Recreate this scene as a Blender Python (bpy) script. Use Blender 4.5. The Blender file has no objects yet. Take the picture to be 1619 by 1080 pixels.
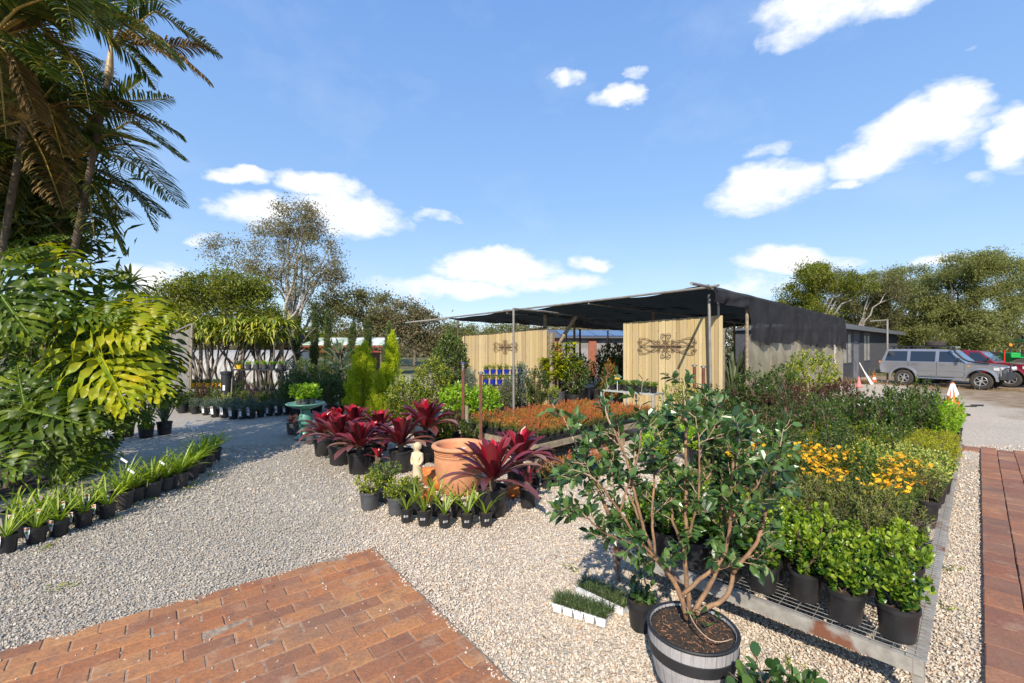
import bpy, math, random
import numpy as np
from mathutils import Vector, Matrix
C = bpy.context.scene.collection
F, H0, U0, V0 = 715.0, 2.1, 809.5, 545.0     # focal (px of a 1619 wide picture), eye height, principal column, horizon row
rng = np.random.default_rng(7)
R = math.radians
def gp(u, v, z=0.0):
    Y = F * (H0 - z) / (v - V0); return ((u - U0) / F * Y, Y)
def at(u, v, Y):
    return np.array([(u - U0) / F * Y, Y, H0 - (v - V0) / F * Y])
def nz(a):
    a = np.asarray(a, float); return a / np.maximum(np.linalg.norm(a, axis=-1, keepdims=True), 1e-9)
def rdir(n):
    return nz(rng.normal(size=(n, 3)))
ORD = 'first second third fourth fifth sixth seventh eighth ninth tenth eleventh twelfth thirteenth fourteenth fifteenth sixteenth seventeenth eighteenth nineteenth twentieth twenty-first twenty-second twenty-third twenty-fourth twenty-fifth twenty-sixth twenty-seventh twenty-eighth twenty-ninth thirtieth thirty-first thirty-second thirty-third thirty-fourth'.split()

# ---------------------------------------------------------------- mesh builder
class MB:
    def __init__(s): s.v = []; s.f = []; s.n = 0
    def add(s, V, Fs, m=0):
        V = np.asarray(V, float).reshape(-1, 3)
        groups = {}
        if isinstance(Fs, np.ndarray): groups[Fs.shape[1]] = [Fs]
        else:
            for f in Fs: groups.setdefault(len(f), []).append(f)
            groups = {k: [np.array(g, int)] for k, g in groups.items()}
        for k, g in groups.items():
            for a in g: s.f.append((a + s.n, m))
        s.v.append(V); s.n += len(V); return s
    def box(s, c, size, rot=0.0, m=0, M=None):
        x, y, z = np.array(size, float) / 2
        V = np.array([[a*x, b*y, d*z] for a in (-1, 1) for b in (-1, 1) for d in (-1, 1)])
        if M is not None: V = V @ np.array(M).T
        elif rot: cr, sr = math.cos(rot), math.sin(rot); V = np.c_[V[:, 0]*cr - V[:, 1]*sr, V[:, 0]*sr + V[:, 1]*cr, V[:, 2]]
        return s.add(V + np.array(c, float), [(0,1,3,2), (4,6,7,5), (0,4,5,1), (2,3,7,6), (0,2,6,4), (1,5,7,3)], m)
    def bar(s, a, b, w, h=None, m=0):
        """square bar between two points"""
        a = np.array(a, float); b = np.array(b, float); h = h or w; d = nz(b - a)
        up = np.array([0, 0, 1.0]) if abs(d[2]) < .95 else np.array([0, 1.0, 0])
        sx = nz(np.cross(d, up)); sy = np.cross(sx, d)
        M = np.array([sx, d, sy]).T
        return s.box((a + b) / 2, (w, np.linalg.norm(b - a), h), M=M, m=m)
    def tube(s, P, r, n=6, m=0, cap=True):
        P = np.array(P, float); k = len(P); r = np.broadcast_to(np.asarray(r, float), (k,))
        T = np.gradient(P, axis=0); T = nz(T)
        up = np.array([0, 0, 1.0]) if abs(T[0][2]) < .9 else np.array([1.0, 0, 0])
        A = nz(np.cross(T, up)); B = np.cross(T, A)
        for i in range(1, k):   # keep the frame from flipping
            a = A[i-1] - T[i]*np.dot(A[i-1], T[i]); A[i] = nz(a); B[i] = np.cross(T[i], A[i])
        an = np.arange(n) * 2*math.pi/n
        V = P[:, None] + r[:, None, None]*(A[:, None]*np.cos(an)[None, :, None] + B[:, None]*np.sin(an)[None, :, None])
        i = np.arange(k-1)[:, None]*n; j = np.arange(n)[None]; j2 = (j+1) % n
        Q = np.stack([i+j, i+j2, i+n+j2, i+n+j], -1).reshape(-1, 4)
        o = s.n; s.add(V.reshape(-1, 3), Q, m)
        if cap:
            s.f.append((np.array([list(range(n))[::-1]]) + o, m)); s.f.append((np.array([list(range(n))]) + o + (k-1)*n, m))
        return s
    def lathe(s, prof, c=(0, 0, 0), n=20, m=0, M=None, sx=1, sy=1):
        prof = np.array(prof, float); k = len(prof); an = np.arange(n)*2*math.pi/n
        V = np.stack([prof[:, 0, None]*np.cos(an)*sx, prof[:, 0, None]*np.sin(an)*sy, np.repeat(prof[:, 1, None], n, 1)], -1).reshape(-1, 3)
        if M is not None: V = V @ np.array(M).T
        i = np.arange(k-1)[:, None]*n; j = np.arange(n)[None]; j2 = (j+1) % n
        Q = np.stack([i+j, i+j2, i+n+j2, i+n+j], -1).reshape(-1, 4)
        return s.add(V + np.array(c, float), Q, m)
    def poly(s, P, m=0):
        return s.add(P, [tuple(range(len(P)))], m)
    def prism(s, P2, h0, h1, f, m=0):
        """extrude a 2-D outline; f maps (x, y, h) to 3-D"""
        n = len(P2); V = [f(x, y, h0) for x, y in P2] + [f(x, y, h1) for x, y in P2]
        return s.add(V, [tuple(range(n))[::-1], tuple(range(n, 2*n))] + [(i, (i+1) % n, n+(i+1) % n, n+i) for i in range(n)], m)
    def mesh(s, name, mats, smooth=False):
        me = bpy.data.meshes.new(name); V = np.concatenate(s.v).astype(np.float32)
        me.vertices.add(len(V)); me.vertices.foreach_set('co', V.ravel())
        li = np.concatenate([a.ravel() for a, _ in s.f]); tot = np.concatenate([np.full(len(a), a.shape[1]) for a, _ in s.f])
        mi = np.concatenate([np.full(len(a), m) for a, m in s.f])
        me.loops.add(len(li)); me.loops.foreach_set('vertex_index', li.astype(np.int32))
        me.polygons.add(len(tot)); st = np.concatenate([[0], np.cumsum(tot)[:-1]])
        me.polygons.foreach_set('loop_start', st.astype(np.int32)); me.polygons.foreach_set('material_index', mi.astype(np.int32))
        me.update(calc_edges=True)
        for m_ in (mats if isinstance(mats, (list, tuple)) else [mats]): me.materials.append(m_)
        me.polygons.foreach_set('use_smooth', np.full(len(tot), bool(smooth)))
        if smooth == 'auto':
            try: me.set_sharp_from_angle(angle=R(40))
            except Exception: pass
        return me
    def build(s, name, mats, parent=None, smooth=False, label=None, loc=None):
        o = bpy.data.objects.new(name, s.mesh(name, mats, smooth)); C.objects.link(o)
        if parent is not None: o.parent = parent
        if label: o['label'] = label
        if loc is not None: o.location = loc
        return o
def thing(name, label, cat, loc=(0, 0, 0), rz=0, group=None, scale=1):
    o = bpy.data.objects.new(name, None); C.objects.link(o); o.empty_display_size = .1
    o.location = loc if len(loc) == 3 else (loc[0], loc[1], 0); o.rotation_euler = (0, 0, rz); o.scale = (scale,)*3 if np.isscalar(scale) else scale
    o['label'] = label; o['category'] = cat
    if group: o['group'] = group
    return o
def tag(o, label, cat, group=None, kind=None):
    o['label'] = label; o['category'] = cat
    if group: o['group'] = group
    if kind: o['kind'] = kind
    return o
def struct(o): o['kind'] = 'structure'; return o
def kids(o): return [c for c in bpy.data.objects if c.parent == o]
KC = {}
def dup(root, loc, rz=0, scale=1, label=None, group=None, cat=None):
    def tree(o):
        if o.name not in KC: KC[o.name] = kids(o)
        return KC[o.name]
    r = root.copy(); C.objects.link(r); r.location = loc if len(loc) == 3 else (loc[0], loc[1], 0)
    r.rotation_euler = (0, 0, rz); r.scale = (scale,)*3 if np.isscalar(scale) else scale
    if label: r['label'] = label
    if group: r['group'] = group
    if cat: r['category'] = cat
    for ch in tree(root):
        c = ch.copy(); C.objects.link(c); c.parent = r
        for g in tree(ch):
            d = g.copy(); C.objects.link(d); d.parent = c
    return r
USED = set()
def place(proto, loc, rz=0, scale=1, label=None, group=None, cat=None):
    """the first call moves the prototype itself, later ones copy it"""
    if proto.name not in USED:
        if proto.name not in KC: KC[proto.name] = kids(proto)
        for k in KC[proto.name]:
            if k.name not in KC: KC[k.name] = kids(k)
        USED.add(proto.name)
        proto.location = loc if len(loc) == 3 else (loc[0], loc[1], 0); proto.rotation_euler = (0, 0, rz)
        proto.scale = (scale,)*3 if np.isscalar(scale) else scale
        if label: proto['label'] = label
        if group: proto['group'] = group
        if cat: proto['category'] = cat
        return proto
    return dup(proto, loc, rz, scale, label, group, cat)

# ---------------------------------------------------------------- leaves
TPL = {
 'diam': (np.array([(0,0,0), (.45,.5,.07), (1,0,-.1), (.45,-.5,.07)], float), [(0,1,2), (0,2,3)]),
 'oval': (np.array([(0,0,0), (.33,0,-.02), (.7,0,-.03), (1,0,-.14), (.3,.46,.06), (.7,.4,.03), (.3,-.46,.06), (.7,-.4,.03)], float),
          [(0,4,1), (1,4,5,2), (2,5,3), (0,1,6), (1,2,7,6), (2,3,7)]),
 'round': (np.array([(0,0,0), (.5,0,-.02), (1,0,-.06), (.2,.36,.05), (.6,.5,.07), (.92,.28,.0), (.2,-.36,.05), (.6,-.5,.07), (.92,-.28,.0)], float),
          [(0,3,4,1), (1,4,5,2), (0,1,7,6), (1,2,8,7)]),
}
def leaves(mb, P, D, L, W, kind='diam', S=None, m=0, flip=0.0):
    """P base points, D directions, L lengths, W widths; leaf faces look mostly up"""
    P = np.asarray(P, float); n = len(P); D = nz(D)
    L = np.broadcast_to(np.asarray(L, float), (n,)); W = np.broadcast_to(np.asarray(W, float), (n,))
    if S is None:
        up = np.array([0, 0, 1.0]) + rng.normal(size=(n, 3))*.55
        S = nz(np.cross(D, up))
    N = np.cross(S, D)
    T, Fs = TPL[kind]
    V = P[:, None] + D[:, None]*(L[:, None, None]*T[None, :, 0:1]) + S[:, None]*(W[:, None, None]*T[None, :, 1:2]) + N[:, None]*(L[:, None, None]*T[None, :, 2:3])
    off = (np.arange(n)*len(T))[:, None]
    base = mb.n; mb.v.append(V.reshape(-1, 3)); mb.n += n*len(T)
    for k in (3, 4):
        fk = np.array([f for f in Fs if len(f) == k])
        if len(fk): mb.f.append(((off[:, :, None] + fk[None] + base).reshape(-1, k), m))
    return mb
def ribbons(mb, P, D, L, W, droop=1.0, seg=6, m=0, fold=.15, prof=None, twist=0):
    """strap leaves that arch over: D start direction, droop pulls it down along the length"""
    P = np.asarray(P, float); n = len(P); D = nz(D)
    L = np.broadcast_to(np.asarray(L, float), (n,)); W = np.broadcast_to(np.asarray(W, float), (n,)); droop = np.broadcast_to(np.asarray(droop, float), (n,))
    hor = D*np.array([1, 1, 0.0]) + rng.normal(size=(n, 3))*.02*np.array([1, 1, 0]); S = nz(np.cross(hor, [0, 0, 1.0]))
    pts = [P]; d = D.copy()
    for i in range(seg):
        pts.append(pts[-1] + d*(L/seg)[:, None]); d = nz(d + np.array([0, 0, -1.0])*(droop/seg*(.35 + 1.3*i/seg))[:, None])
    pts = np.stack(pts, 1); t = np.linspace(0, 1, seg+1)
    w = prof(t) if prof else np.minimum(1, .55 + 1.6*t)*np.sqrt(np.maximum(0, 1 - t**3))*1.0
    w = np.maximum(w, .03)
    Tn = nz(np.gradient(pts, axis=1)); N = np.cross(S[:, None], Tn)
    Lf = pts + S[:, None]*(W[:, None, None]*w[None, :, None]/2) + N*(W[:, None, None]*w[None, :, None]*fold)
    Rt = pts - S[:, None]*(W[:, None, None]*w[None, :, None]/2) + N*(W[:, None, None]*w[None, :, None]*fold)
    V = np.stack([Lf, pts, Rt], 2)   # n, seg+1, 3, 3
    base = mb.n; mb.v.append(V.reshape(-1, 3)); mb.n += n*(seg+1)*3
    a = (np.arange(n)*(seg+1)*3)[:, None, None] + (np.arange(seg)*3)[None, :, None] + np.arange(2)[None, None]
    Q = np.stack([a, a+1, a+4, a+3], -1).reshape(-1, 4) + base
    mb.f.append((Q, m)); return mb
def ell(n, c, r, inner=.35, zmin=-1):
    """points in the outer part of an ellipsoid"""
    d = rdir(n); d[:, 2] = np.where(d[:, 2] < zmin, -d[:, 2]*.5, d[:, 2])
    q = (inner + (1-inner)*rng.random(n)**.5)[:, None]
    return np.array(c) + d*np.array(r)*q, d
# ---------------------------------------------------------------- materials
def _new(name):
    m = bpy.data.materials.new(name); m.use_nodes = True; nt = m.node_tree; nt.nodes.clear()
    out = nt.nodes.new('ShaderNodeOutputMaterial'); b = nt.nodes.new('ShaderNodeBsdfPrincipled'); nt.links.new(b.outputs[0], out.inputs[0])
    return m, nt, b, out
def N(nt, t, **k):
    n = nt.nodes.new('ShaderNode'+t)
    for a, v in k.items(): setattr(n, a, v)
    return n
def ramp(nt, fac, stops, interp='LINEAR'):
    r = N(nt, 'ValToRGB'); cr = r.color_ramp; cr.interpolation = interp
    while len(cr.elements) < len(stops): cr.elements.new(.5)
    for e, (p, c) in zip(cr.elements, stops): e.position = p; e.color = (*c[:3], 1)
    if fac is not None: nt.links.new(fac, r.inputs[0])
    return r.outputs[0]
def noise(nt, scale, detail=4, vec=None, rough=.55):
    n = N(nt, 'TexNoise'); n.inputs['Scale'].default_value = scale; n.inputs['Detail'].default_value = detail; n.inputs['Roughness'].default_value = rough
    if vec is not None: nt.links.new(vec, n.inputs['Vector'])
    return n.outputs['Fac']
def mixc(nt, fac, a, b, mode='MIX'):
    n = N(nt, 'Mix', data_type='RGBA', blend_type=mode)
    for i, x in ((0, fac), (6, a), (7, b)):
        if hasattr(x, 'is_linked'): nt.links.new(x, n.inputs[i])
        else: n.inputs[i].default_value = x if i == 0 else (*x[:3], 1)
    return n.outputs[2]
def mth(nt, op, a, b=None, clamp=False):
    n = N(nt, 'Math', operation=op, use_clamp=clamp)
    for i, x in ((0, a), (1, b)):
        if x is None: continue
        if hasattr(x, 'is_linked'): nt.links.new(x, n.inputs[i])
        else: n.inputs[i].default_value = x
    return n.outputs[0]
def bump(nt, b, h, strength=.4, dist=.01):
    n = N(nt, 'Bump'); n.inputs['Strength'].default_value = strength; n.inputs['Distance'].default_value = dist
    nt.links.new(h, n.inputs['Height']); nt.links.new(n.outputs[0], b.inputs['Normal'])
def plain(name, col, rough=.6, var=.25, scale=6, metal=0, bmp=0, coat=0, col2=None, spec=.5, bscale=None):
    m, nt, b, out = _new(name); tc = N(nt, 'TexCoord').outputs['Object']
    f = noise(nt, scale, 6, tc); c2 = col2 or tuple(x*(1-var) for x in col); c1 = tuple(min(1, x*(1+var*.5)) for x in col) if not col2 else col
    nt.links.new(ramp(nt, f, [(.32, c2), (.68, c1)]), b.inputs['Base Color'])
    b.inputs['Roughness'].default_value = rough; b.inputs['Metallic'].default_value = metal; b.inputs['Coat Weight'].default_value = coat
    b.inputs['Specular IOR Level'].default_value = spec
    if bmp: bump(nt, b, noise(nt, bscale or scale*6, 5, tc), bmp, .01)
    return m
def leafmat(name, cols, rough=.45, tr=.28, top=None, spec=.5, objvar=.15, blend=0):
    """cols: list of colours picked at random for each leaf; top: (colour, z0, z1, amount) new growth higher up the plant"""
    m, nt, b, out = _new(name); g = N(nt, 'NewGeometry'); oi = N(nt, 'ObjectInfo')
    rnd = g.outputs['Random Per Island']
    if blend: rnd = mth(nt, 'ADD', mth(nt, 'MULTIPLY', rnd, 1-blend), mth(nt, 'MULTIPLY', mth(nt, 'SUBTRACT', noise(nt, 3.5, 5, g.outputs['Position'], .6), .25), blend*2), True)
    k = len(cols); col = ramp(nt, rnd, [((i+.0)/max(1, k-1)*.94+.03, c) for i, c in enumerate(cols)] if k > 1 else [(0, cols[0]), (1, cols[0])])
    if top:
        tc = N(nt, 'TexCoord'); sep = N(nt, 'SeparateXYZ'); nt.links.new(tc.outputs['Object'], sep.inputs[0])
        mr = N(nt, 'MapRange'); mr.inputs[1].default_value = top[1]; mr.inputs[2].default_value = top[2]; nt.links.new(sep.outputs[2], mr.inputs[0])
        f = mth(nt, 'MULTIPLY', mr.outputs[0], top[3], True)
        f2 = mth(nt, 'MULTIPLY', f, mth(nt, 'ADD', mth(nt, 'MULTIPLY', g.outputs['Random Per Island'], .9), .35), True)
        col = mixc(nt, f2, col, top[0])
    hs = N(nt, 'HueSaturation'); nt.links.new(col, hs.inputs['Color'])
    v = mth(nt, 'ADD', mth(nt, 'MULTIPLY', oi.outputs['Random'], 2*objvar), 1-objvar); nt.links.new(v, hs.inputs['Value'])
    col = hs.outputs[0]; nt.links.new(col, b.inputs['Base Color'])
    b.inputs['Roughness'].default_value = rough; b.inputs['Specular IOR Level'].default_value = spec
    t = N(nt, 'BsdfTranslucent'); tcol = N(nt, 'HueSaturation'); nt.links.new(col, tcol.inputs['Color']); tcol.inputs['Value'].default_value = 1.6; tcol.inputs['Saturation'].default_value = 1.1
    nt.links.new(tcol.outputs[0], t.inputs['Color'])
    mx = N(nt, 'MixShader'); mx.inputs[0].default_value = tr; nt.links.new(b.outputs[0], mx.inputs[1]); nt.links.new(t.outputs[0], mx.inputs[2])
    nt.links.new(mx.outputs[0], out.inputs[0]); return m
M = {}
M['pot'] = plain('black_plastic', (.022, .022, .024), .42, .4, 9, bmp=.05)
M['potgrey'] = plain('grey_plastic', (.075, .078, .085), .5, .3, 8, bmp=.05)
M['potdusty'] = plain('dusty_plastic', (.075, .065, .058), .6, .4, 7, bmp=.05, col2=(.035, .03, .027))
M['soil'] = plain('potting_mix', (.09, .06, .04), .95, .7, 60, bmp=1, col2=(.02, .013, .009))
M['stem'] = plain('woody_stem', (.17, .11, .07), .8, .4, 30)
M['stemgreen'] = plain('green_stem', (.12, .16, .05), .6, .3, 30)
M['white'] = plain('white_plastic', (.75, .76, .78), .45, .1, 10)
M['tagprint'] = plain('tag_print_green', (.08, .35, .07), .5, .2, 10)
M['tagorange'] = plain('tag_print_orange', (.75, .25, .08), .5, .2, 10)
M['tagred'] = plain('tag_print_maroon', (.28, .02, .06), .5, .2, 10)
M['chalk'] = plain('white_marker', (.8, .8, .8), .6, .1, 10)
M['galv'] = plain('weathered_galvanised_steel', (.33, .31, .28), .55, .3, 5, .35, bmp=.1, col2=(.22, .20, .17))
M['rust'] = plain('rusty_steel', (.19, .065, .035), .85, .4, 14, .1, bmp=.2, col2=(.10, .04, .028))
M['rustbeam'] = None
M['paint_grey'] = plain('pale_grey_metal', (.38, .41, .40), .5, .2, 6)
M['terracotta'] = plain('terracotta', (.63, .30, .15), .75, .18, 5, bmp=.15, col2=(.46, .20, .10), bscale=50)
M['orangeclay'] = plain('orange_clay', (.58, .17, .03), .6, .25, 4)
M['cream'] = plain('cream_stone', (.66, .56, .38), .85, .3, 9, bmp=.2, col2=(.46, .35, .2))
M['greenglaze'] = plain('green_glaze', (.10, .27, .20), .35, .25, 9, coat=.3)
M['timber'] = plain('grey_timber', (.30, .24, .16), .85, .4, 12, bmp=.2)
M['darktimber'] = plain('dark_timber', (.12, .09, .06), .85, .4, 12, bmp=.2)
M['blackmetal'] = plain('black_metal', (.02, .02, .022), .5, .3, 8)
M['blue'] = plain('blue_plastic', (.012, .03, .32), .35, .2, 8)
M['yellow'] = plain('yellow_plastic', (.75, .45, .01), .4, .15, 8)
M['conered'] = plain('cone_orange', (.85, .13, .02), .5, .15, 6)
M['conepink'] = plain('cone_faded_pink', (.78, .22, .2), .6, .15, 6)
M['rubber'] = plain('rubber', (.045, .038, .032), .9, .35, 10, bmp=.2)
M['alloy'] = plain('alloy_rim', (.6, .6, .6), .3, .15, 6, .7)
M['chrome'] = plain('bright_metal', (.7, .7, .7), .2, .1, 6, .9)
M['trim'] = plain('black_trim', (.02, .021, .024), .55, .3, 6)
M['silver'] = plain('silver_paint', (.31, .32, .345), .28, .06, 2, .55, coat=.5)
M['red'] = plain('dark_red_paint', (.20, .008, .018), .28, .1, 2, .2, coat=.8)
M['amber'] = plain('amber_lens', (.85, .28, .02), .25, .1, 8)
M['redlens'] = plain('red_lens', (.5, .01, .01), .25, .1, 8)
M['lamp'] = plain('clear_lens', (.75, .77, .8), .15, .1, 8, .3)
M['green_paint'] = plain('green_paint', (.01, .30, .05), .4, .15, 5)
M['whitepaint'] = plain('white_paint', (.8, .8, .78), .4, .08, 5)
M['brickred'] = plain('red_brickwork', (.32, .11, .06), .85, .3, 8)
def glassmat(name, col, rough=.08):
    m, nt, b, out = _new(name); b.inputs['Base Color'].default_value = (*col, 1); b.inputs['Roughness'].default_value = rough
    b.inputs['Specular IOR Level'].default_value = .9; b.inputs['Coat Weight'].default_value = .5; return m
M['glass'] = glassmat('tinted_glass', (.012, .017, .025))
M['solar'] = glassmat('solar_panel', (.03, .05, .12), .25)
def timber_boards(name, c1, c2, c3):
    """upright palings with their own tone each, grain and knots"""
    m, nt, b, out = _new(name); g = N(nt, 'NewGeometry'); tc = N(nt, 'TexCoord').outputs['Object']
    mp = N(nt, 'Mapping'); mp.inputs['Scale'].default_value = (14, 14, .8); nt.links.new(tc, mp.inputs[0])
    gr = noise(nt, 3, 6, mp.outputs[0]); base = ramp(nt, g.outputs['Random Per Island'], [(0, c1), (.5, c2), (1, c3)])
    col = mixc(nt, mth(nt, 'MULTIPLY', gr, .55), base, tuple(x*.42 for x in c1))
    mp2 = N(nt, 'Mapping'); mp2.inputs['Scale'].default_value = (1, 1, .45); nt.links.new(tc, mp2.inputs[0])
    vo = N(nt, 'TexVoronoi'); vo.inputs['Scale'].default_value = 4.2; nt.links.new(mp2.outputs[0], vo.inputs['Vector'])
    kn = ramp(nt, vo.outputs['Distance'], [(.03, (1, 1, 1)), (.085, (0, 0, 0))])
    col = mixc(nt, mth(nt, 'MULTIPLY', kn, .75), col, (.13, .06, .03))
    st = ramp(nt, noise(nt, 1.3, 4, tc), [(.5, (0, 0, 0)), (.75, (1, 1, 1))])
    col = mixc(nt, mth(nt, 'MULTIPLY', st, .35), col, (.3, .24, .17))
    nt.links.new(col, b.inputs['Base Color']); b.inputs['Roughness'].default_value = .85; bump(nt, b, gr, .35, .006); return m
M['paling'] = timber_boards('treated_pine_palings', (.40, .29, .14), (.66, .53, .29), (.52, .38, .17))
def rustbeam():
    m, nt, b, out = _new('galvanised_with_rust'); tc = N(nt, 'TexCoord').outputs['Object']
    n1 = ramp(nt, noise(nt, 3.2, 6, tc), [(.56, (0, 0, 0)), (.64, (1, 1, 1))]); n2 = ramp(nt, noise(nt, 14, 5, tc), [(.3, (.25, .23, .20)), (.7, (.40, .38, .34))])
    col = mixc(nt, n1, n2, (.20, .08, .045)); nt.links.new(col, b.inputs['Base Color']); b.inputs['Roughness'].default_value = .65
    b.inputs['Metallic'].default_value = .15; bump(nt, b, noise(nt, 60, 4, tc), .15, .005); return m
M['rustbeam'] = rustbeam()
def brickmat(name, cols):
    m, nt, b, out = _new(name); g = N(nt, 'NewGeometry'); tc = N(nt, 'TexCoord').outputs['Object']
    k = len(cols); base = ramp(nt, g.outputs['Random Per Island'], [(i/(k-1), c) for i, c in enumerate(cols)])
    f = noise(nt, 7, 8, tc, .65); col = mixc(nt, ramp(nt, f, [(.50, (0, 0, 0)), (.74, (.7, .7, .7))]), base, (.11, .075, .065))
    f2 = noise(nt, 2.2, 5, tc); col = mixc(nt, ramp(nt, f2, [(.45, (0, 0, 0)), (.75, (.55, .55, .55))]), col, (.42, .19, .09))
    f4 = noise(nt, 38, 5, tc, .7); col = mixc(nt, ramp(nt, f4, [(.35, (.45, .45, .45)), (.6, (0, 0, 0))]), col, (.13, .055, .035))
    f3 = noise(nt, 90, 4, tc, .7); sp = ramp(nt, f3, [(.60, (0, 0, 0)), (.72, (.6, .6, .6))]); col = mixc(nt, sp, col, (.52, .40, .30))
    f5 = noise(nt, 1.1, 6, g.outputs['Position'], .6); col = mixc(nt, ramp(nt, f5, [(.48, (0, 0, 0)), (.72, (.5, .5, .5))]), col, (.16, .11, .09)); col = mixc(nt, ramp(nt, noise(nt, 3.1, 7, g.outputs['Position'], .7), [(.56, (0, 0, 0)), (.72, (.45, .45, .45))]), col, (.50, .36, .24))
    nt.links.new(col, b.inputs['Base Color']); b.inputs['Roughness'].default_value = .85; bump(nt, b, noise(nt, 45, 6, tc, .7), .5, .006); return m
M['brick'] = brickmat('clay_pavers', [(.40, .15, .055), (.47, .21, .078), (.35, .13, .05), (.26, .115, .06), (.43, .17, .06), (.46, .23, .09), (.32, .125, .055)])
M['brick2'] = brickmat('clay_pavers_path', [(.30, .115, .06), (.37, .17, .085), (.25, .095, .055), (.19, .10, .07), (.33, .14, .07)])
def stone_cols(nt, fac, pos, gain=1.0):
    """cream pebbles to the right of the patio corner, grey crushed rock to the left"""
    sx = N(nt, 'SeparateXYZ'); nt.links.new(pos, sx.inputs[0])
    w = noise(nt, .9, 3, pos)
    line = mth(nt, 'ADD', mth(nt, 'ADD', sx.outputs[0], 1.75), mth(nt, 'MULTIPLY', mth(nt, 'SUBTRACT', sx.outputs[1], 4.3), .18))
    k = mth(nt, 'ADD', mth(nt, 'MULTIPLY', mth(nt, 'ADD', line, mth(nt, 'MULTIPLY', mth(nt, 'SUBTRACT', w, .5), 1.4)), 1.5), .5, True)
    g = lambda c: (min(.9, c[0]*gain*1.0), min(.9, c[1]*gain*.95), min(.9, c[2]*gain*.875))
    grey = ramp(nt, fac, [(0, g((.33, .315, .285))), (.25, g((.43, .41, .37))), (.55, g((.52, .50, .45))), (.8, g((.62, .60, .55))), (.93, g((.46, .36, .26))), (1, g((.75, .74, .70)))])
    cream = ramp(nt, fac, [(0, g((.40, .36, .30))), (.16, g((.60, .53, .44))), (.45, g((.74, .68, .59))), (.78, g((.82, .77, .69))), (.9, g((.62, .40, .25))), (.95, g((.36, .33, .30))), (1, g((.88, .86, .81)))])
    return mixc(nt, k, grey, cream)
def gravelmat():
    m, nt, b, out = _new('gravel'); g = N(nt, 'NewGeometry'); pos = g.outputs['Position']
    vo = N(nt, 'TexVoronoi'); vo.inputs['Scale'].default_value = 62; nt.links.new(pos, vo.inputs['Vector'])
    sc = N(nt, 'SeparateColor'); nt.links.new(vo.outputs['Color'], sc.inputs[0])
    col = stone_cols(nt, sc.outputs[0], pos, .80)
    gap = ramp(nt, vo.outputs['Distance'], [(.45, (0, 0, 0)), (.8, (.55, .55, .55))]); col = mixc(nt, gap, col, (.2, .17, .13))
    big = ramp(nt, noise(nt, .45, 6, pos), [(.45, (0, 0, 0)), (.75, (.45, .45, .45))]); col = mixc(nt, big, col, (.36, .31, .24))
    # compacted dirt round the parked cars and rough grass far off (what the ground is made of there)
    sx = N(nt, 'SeparateXYZ'); nt.links.new(pos, sx.inputs[0]); w = noise(nt, .5, 5, pos)
    ln = mth(nt, 'SUBTRACT', sx.outputs[0], mth(nt, 'ADD', mth(nt, 'MULTIPLY', sx.outputs[1], .45), 9.6))
    d = mth(nt, 'ADD', mth(nt, 'MULTIPLY', mth(nt, 'ADD', ln, mth(nt, 'MULTIPLY', mth(nt, 'SUBTRACT', w, .5), 5)), .8), .5, True)
    dirt = ramp(nt, noise(nt, 2.5, 7, pos), [(.3, (.15, .10, .055)), (.55, (.30, .215, .13)), (.75, (.37, .30, .20))])
    col = mixc(nt, d, col, dirt)
    far = mth(nt, 'MULTIPLY', mth(nt, 'SUBTRACT', mth(nt, 'ADD', sx.outputs[1], mth(nt, 'MULTIPLY', w, 6)), 32), .3, True)
    gr = ramp(nt, noise(nt, 1.2, 7, pos), [(.35, (.07, .085, .03)), (.65, (.17, .15, .06))]); col = mixc(nt, far, col, gr)
    nt.links.new(col, b.inputs['Base Color']); b.inputs['Roughness'].default_value = .9
    h = mth(nt, 'SUBTRACT', 1, vo.outputs['Distance']); bump(nt, b, h, .9, .012); return m
M['gravel'] = gravelmat()
def pebblemat():
    m, nt, b, out = _new('pebbles'); g = N(nt, 'NewGeometry'); col = stone_cols(nt, g.outputs['Random Per Island'], g.outputs['Position'], .84)
    f = noise(nt, 150, 3, g.outputs['Position']); col = mixc(nt, mth(nt, 'MULTIPLY', f, .3), col, (.4, .36, .3))
    nt.links.new(col, b.inputs['Base Color']); b.inputs['Roughness'].default_value = .8; return m
M['pebble'] = pebblemat()
M['mulch'] = plain('leaf_mulch', (.07, .05, .035), .95, .7, 25, bmp=1, col2=(.02, .015, .012))
def clothmat(name, c, open_, wave=0):
    """woven shade cloth: dark threads with small open holes"""
    m, nt, b, out = _new(name); tc = N(nt, 'TexCoord').outputs['Object']
    f = noise(nt, 2.0, 6, tc); nt.links.new(ramp(nt, f, [(.3, tuple(x*.75 for x in c)), (.7, tuple(x*1.2 for x in c))]), b.inputs['Base Color']); b.inputs['Roughness'].default_value = .9; b.inputs['Specular IOR Level'].default_value = .08
    t = N(nt, 'BsdfTransparent'); mx = N(nt, 'MixShader'); nt.links.new(b.outputs[0], mx.inputs[1]); nt.links.new(t.outputs[0], mx.inputs[2])
    if wave:
        mp = N(nt, 'Mapping'); mp.inputs['Rotation'].default_value = (0, 0, R(-46)); mp.inputs['Scale'].default_value = (.5, 3.2, 1); nt.links.new(tc, mp.inputs[0])
        s = ramp(nt, noise(nt, 1.6, 5, mp.outputs[0]), [(.70, (open_,)*3), (.80, (wave,)*3)]); nt.links.new(s, mx.inputs[0])
    else: mx.inputs[0].default_value = open_
    nt.links.new(mx.outputs[0], out.inputs[0]); return m
M['net_roof'] = clothmat('black_shade_cloth', (.006, .007, .010), .012, .30)
M['net_side'] = clothmat('dark_grey_shade_cloth', (.030, .030, .033), .04)
M['net_panel'] = clothmat('grey_shade_cloth', (.22, .21, .19), .12)
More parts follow.
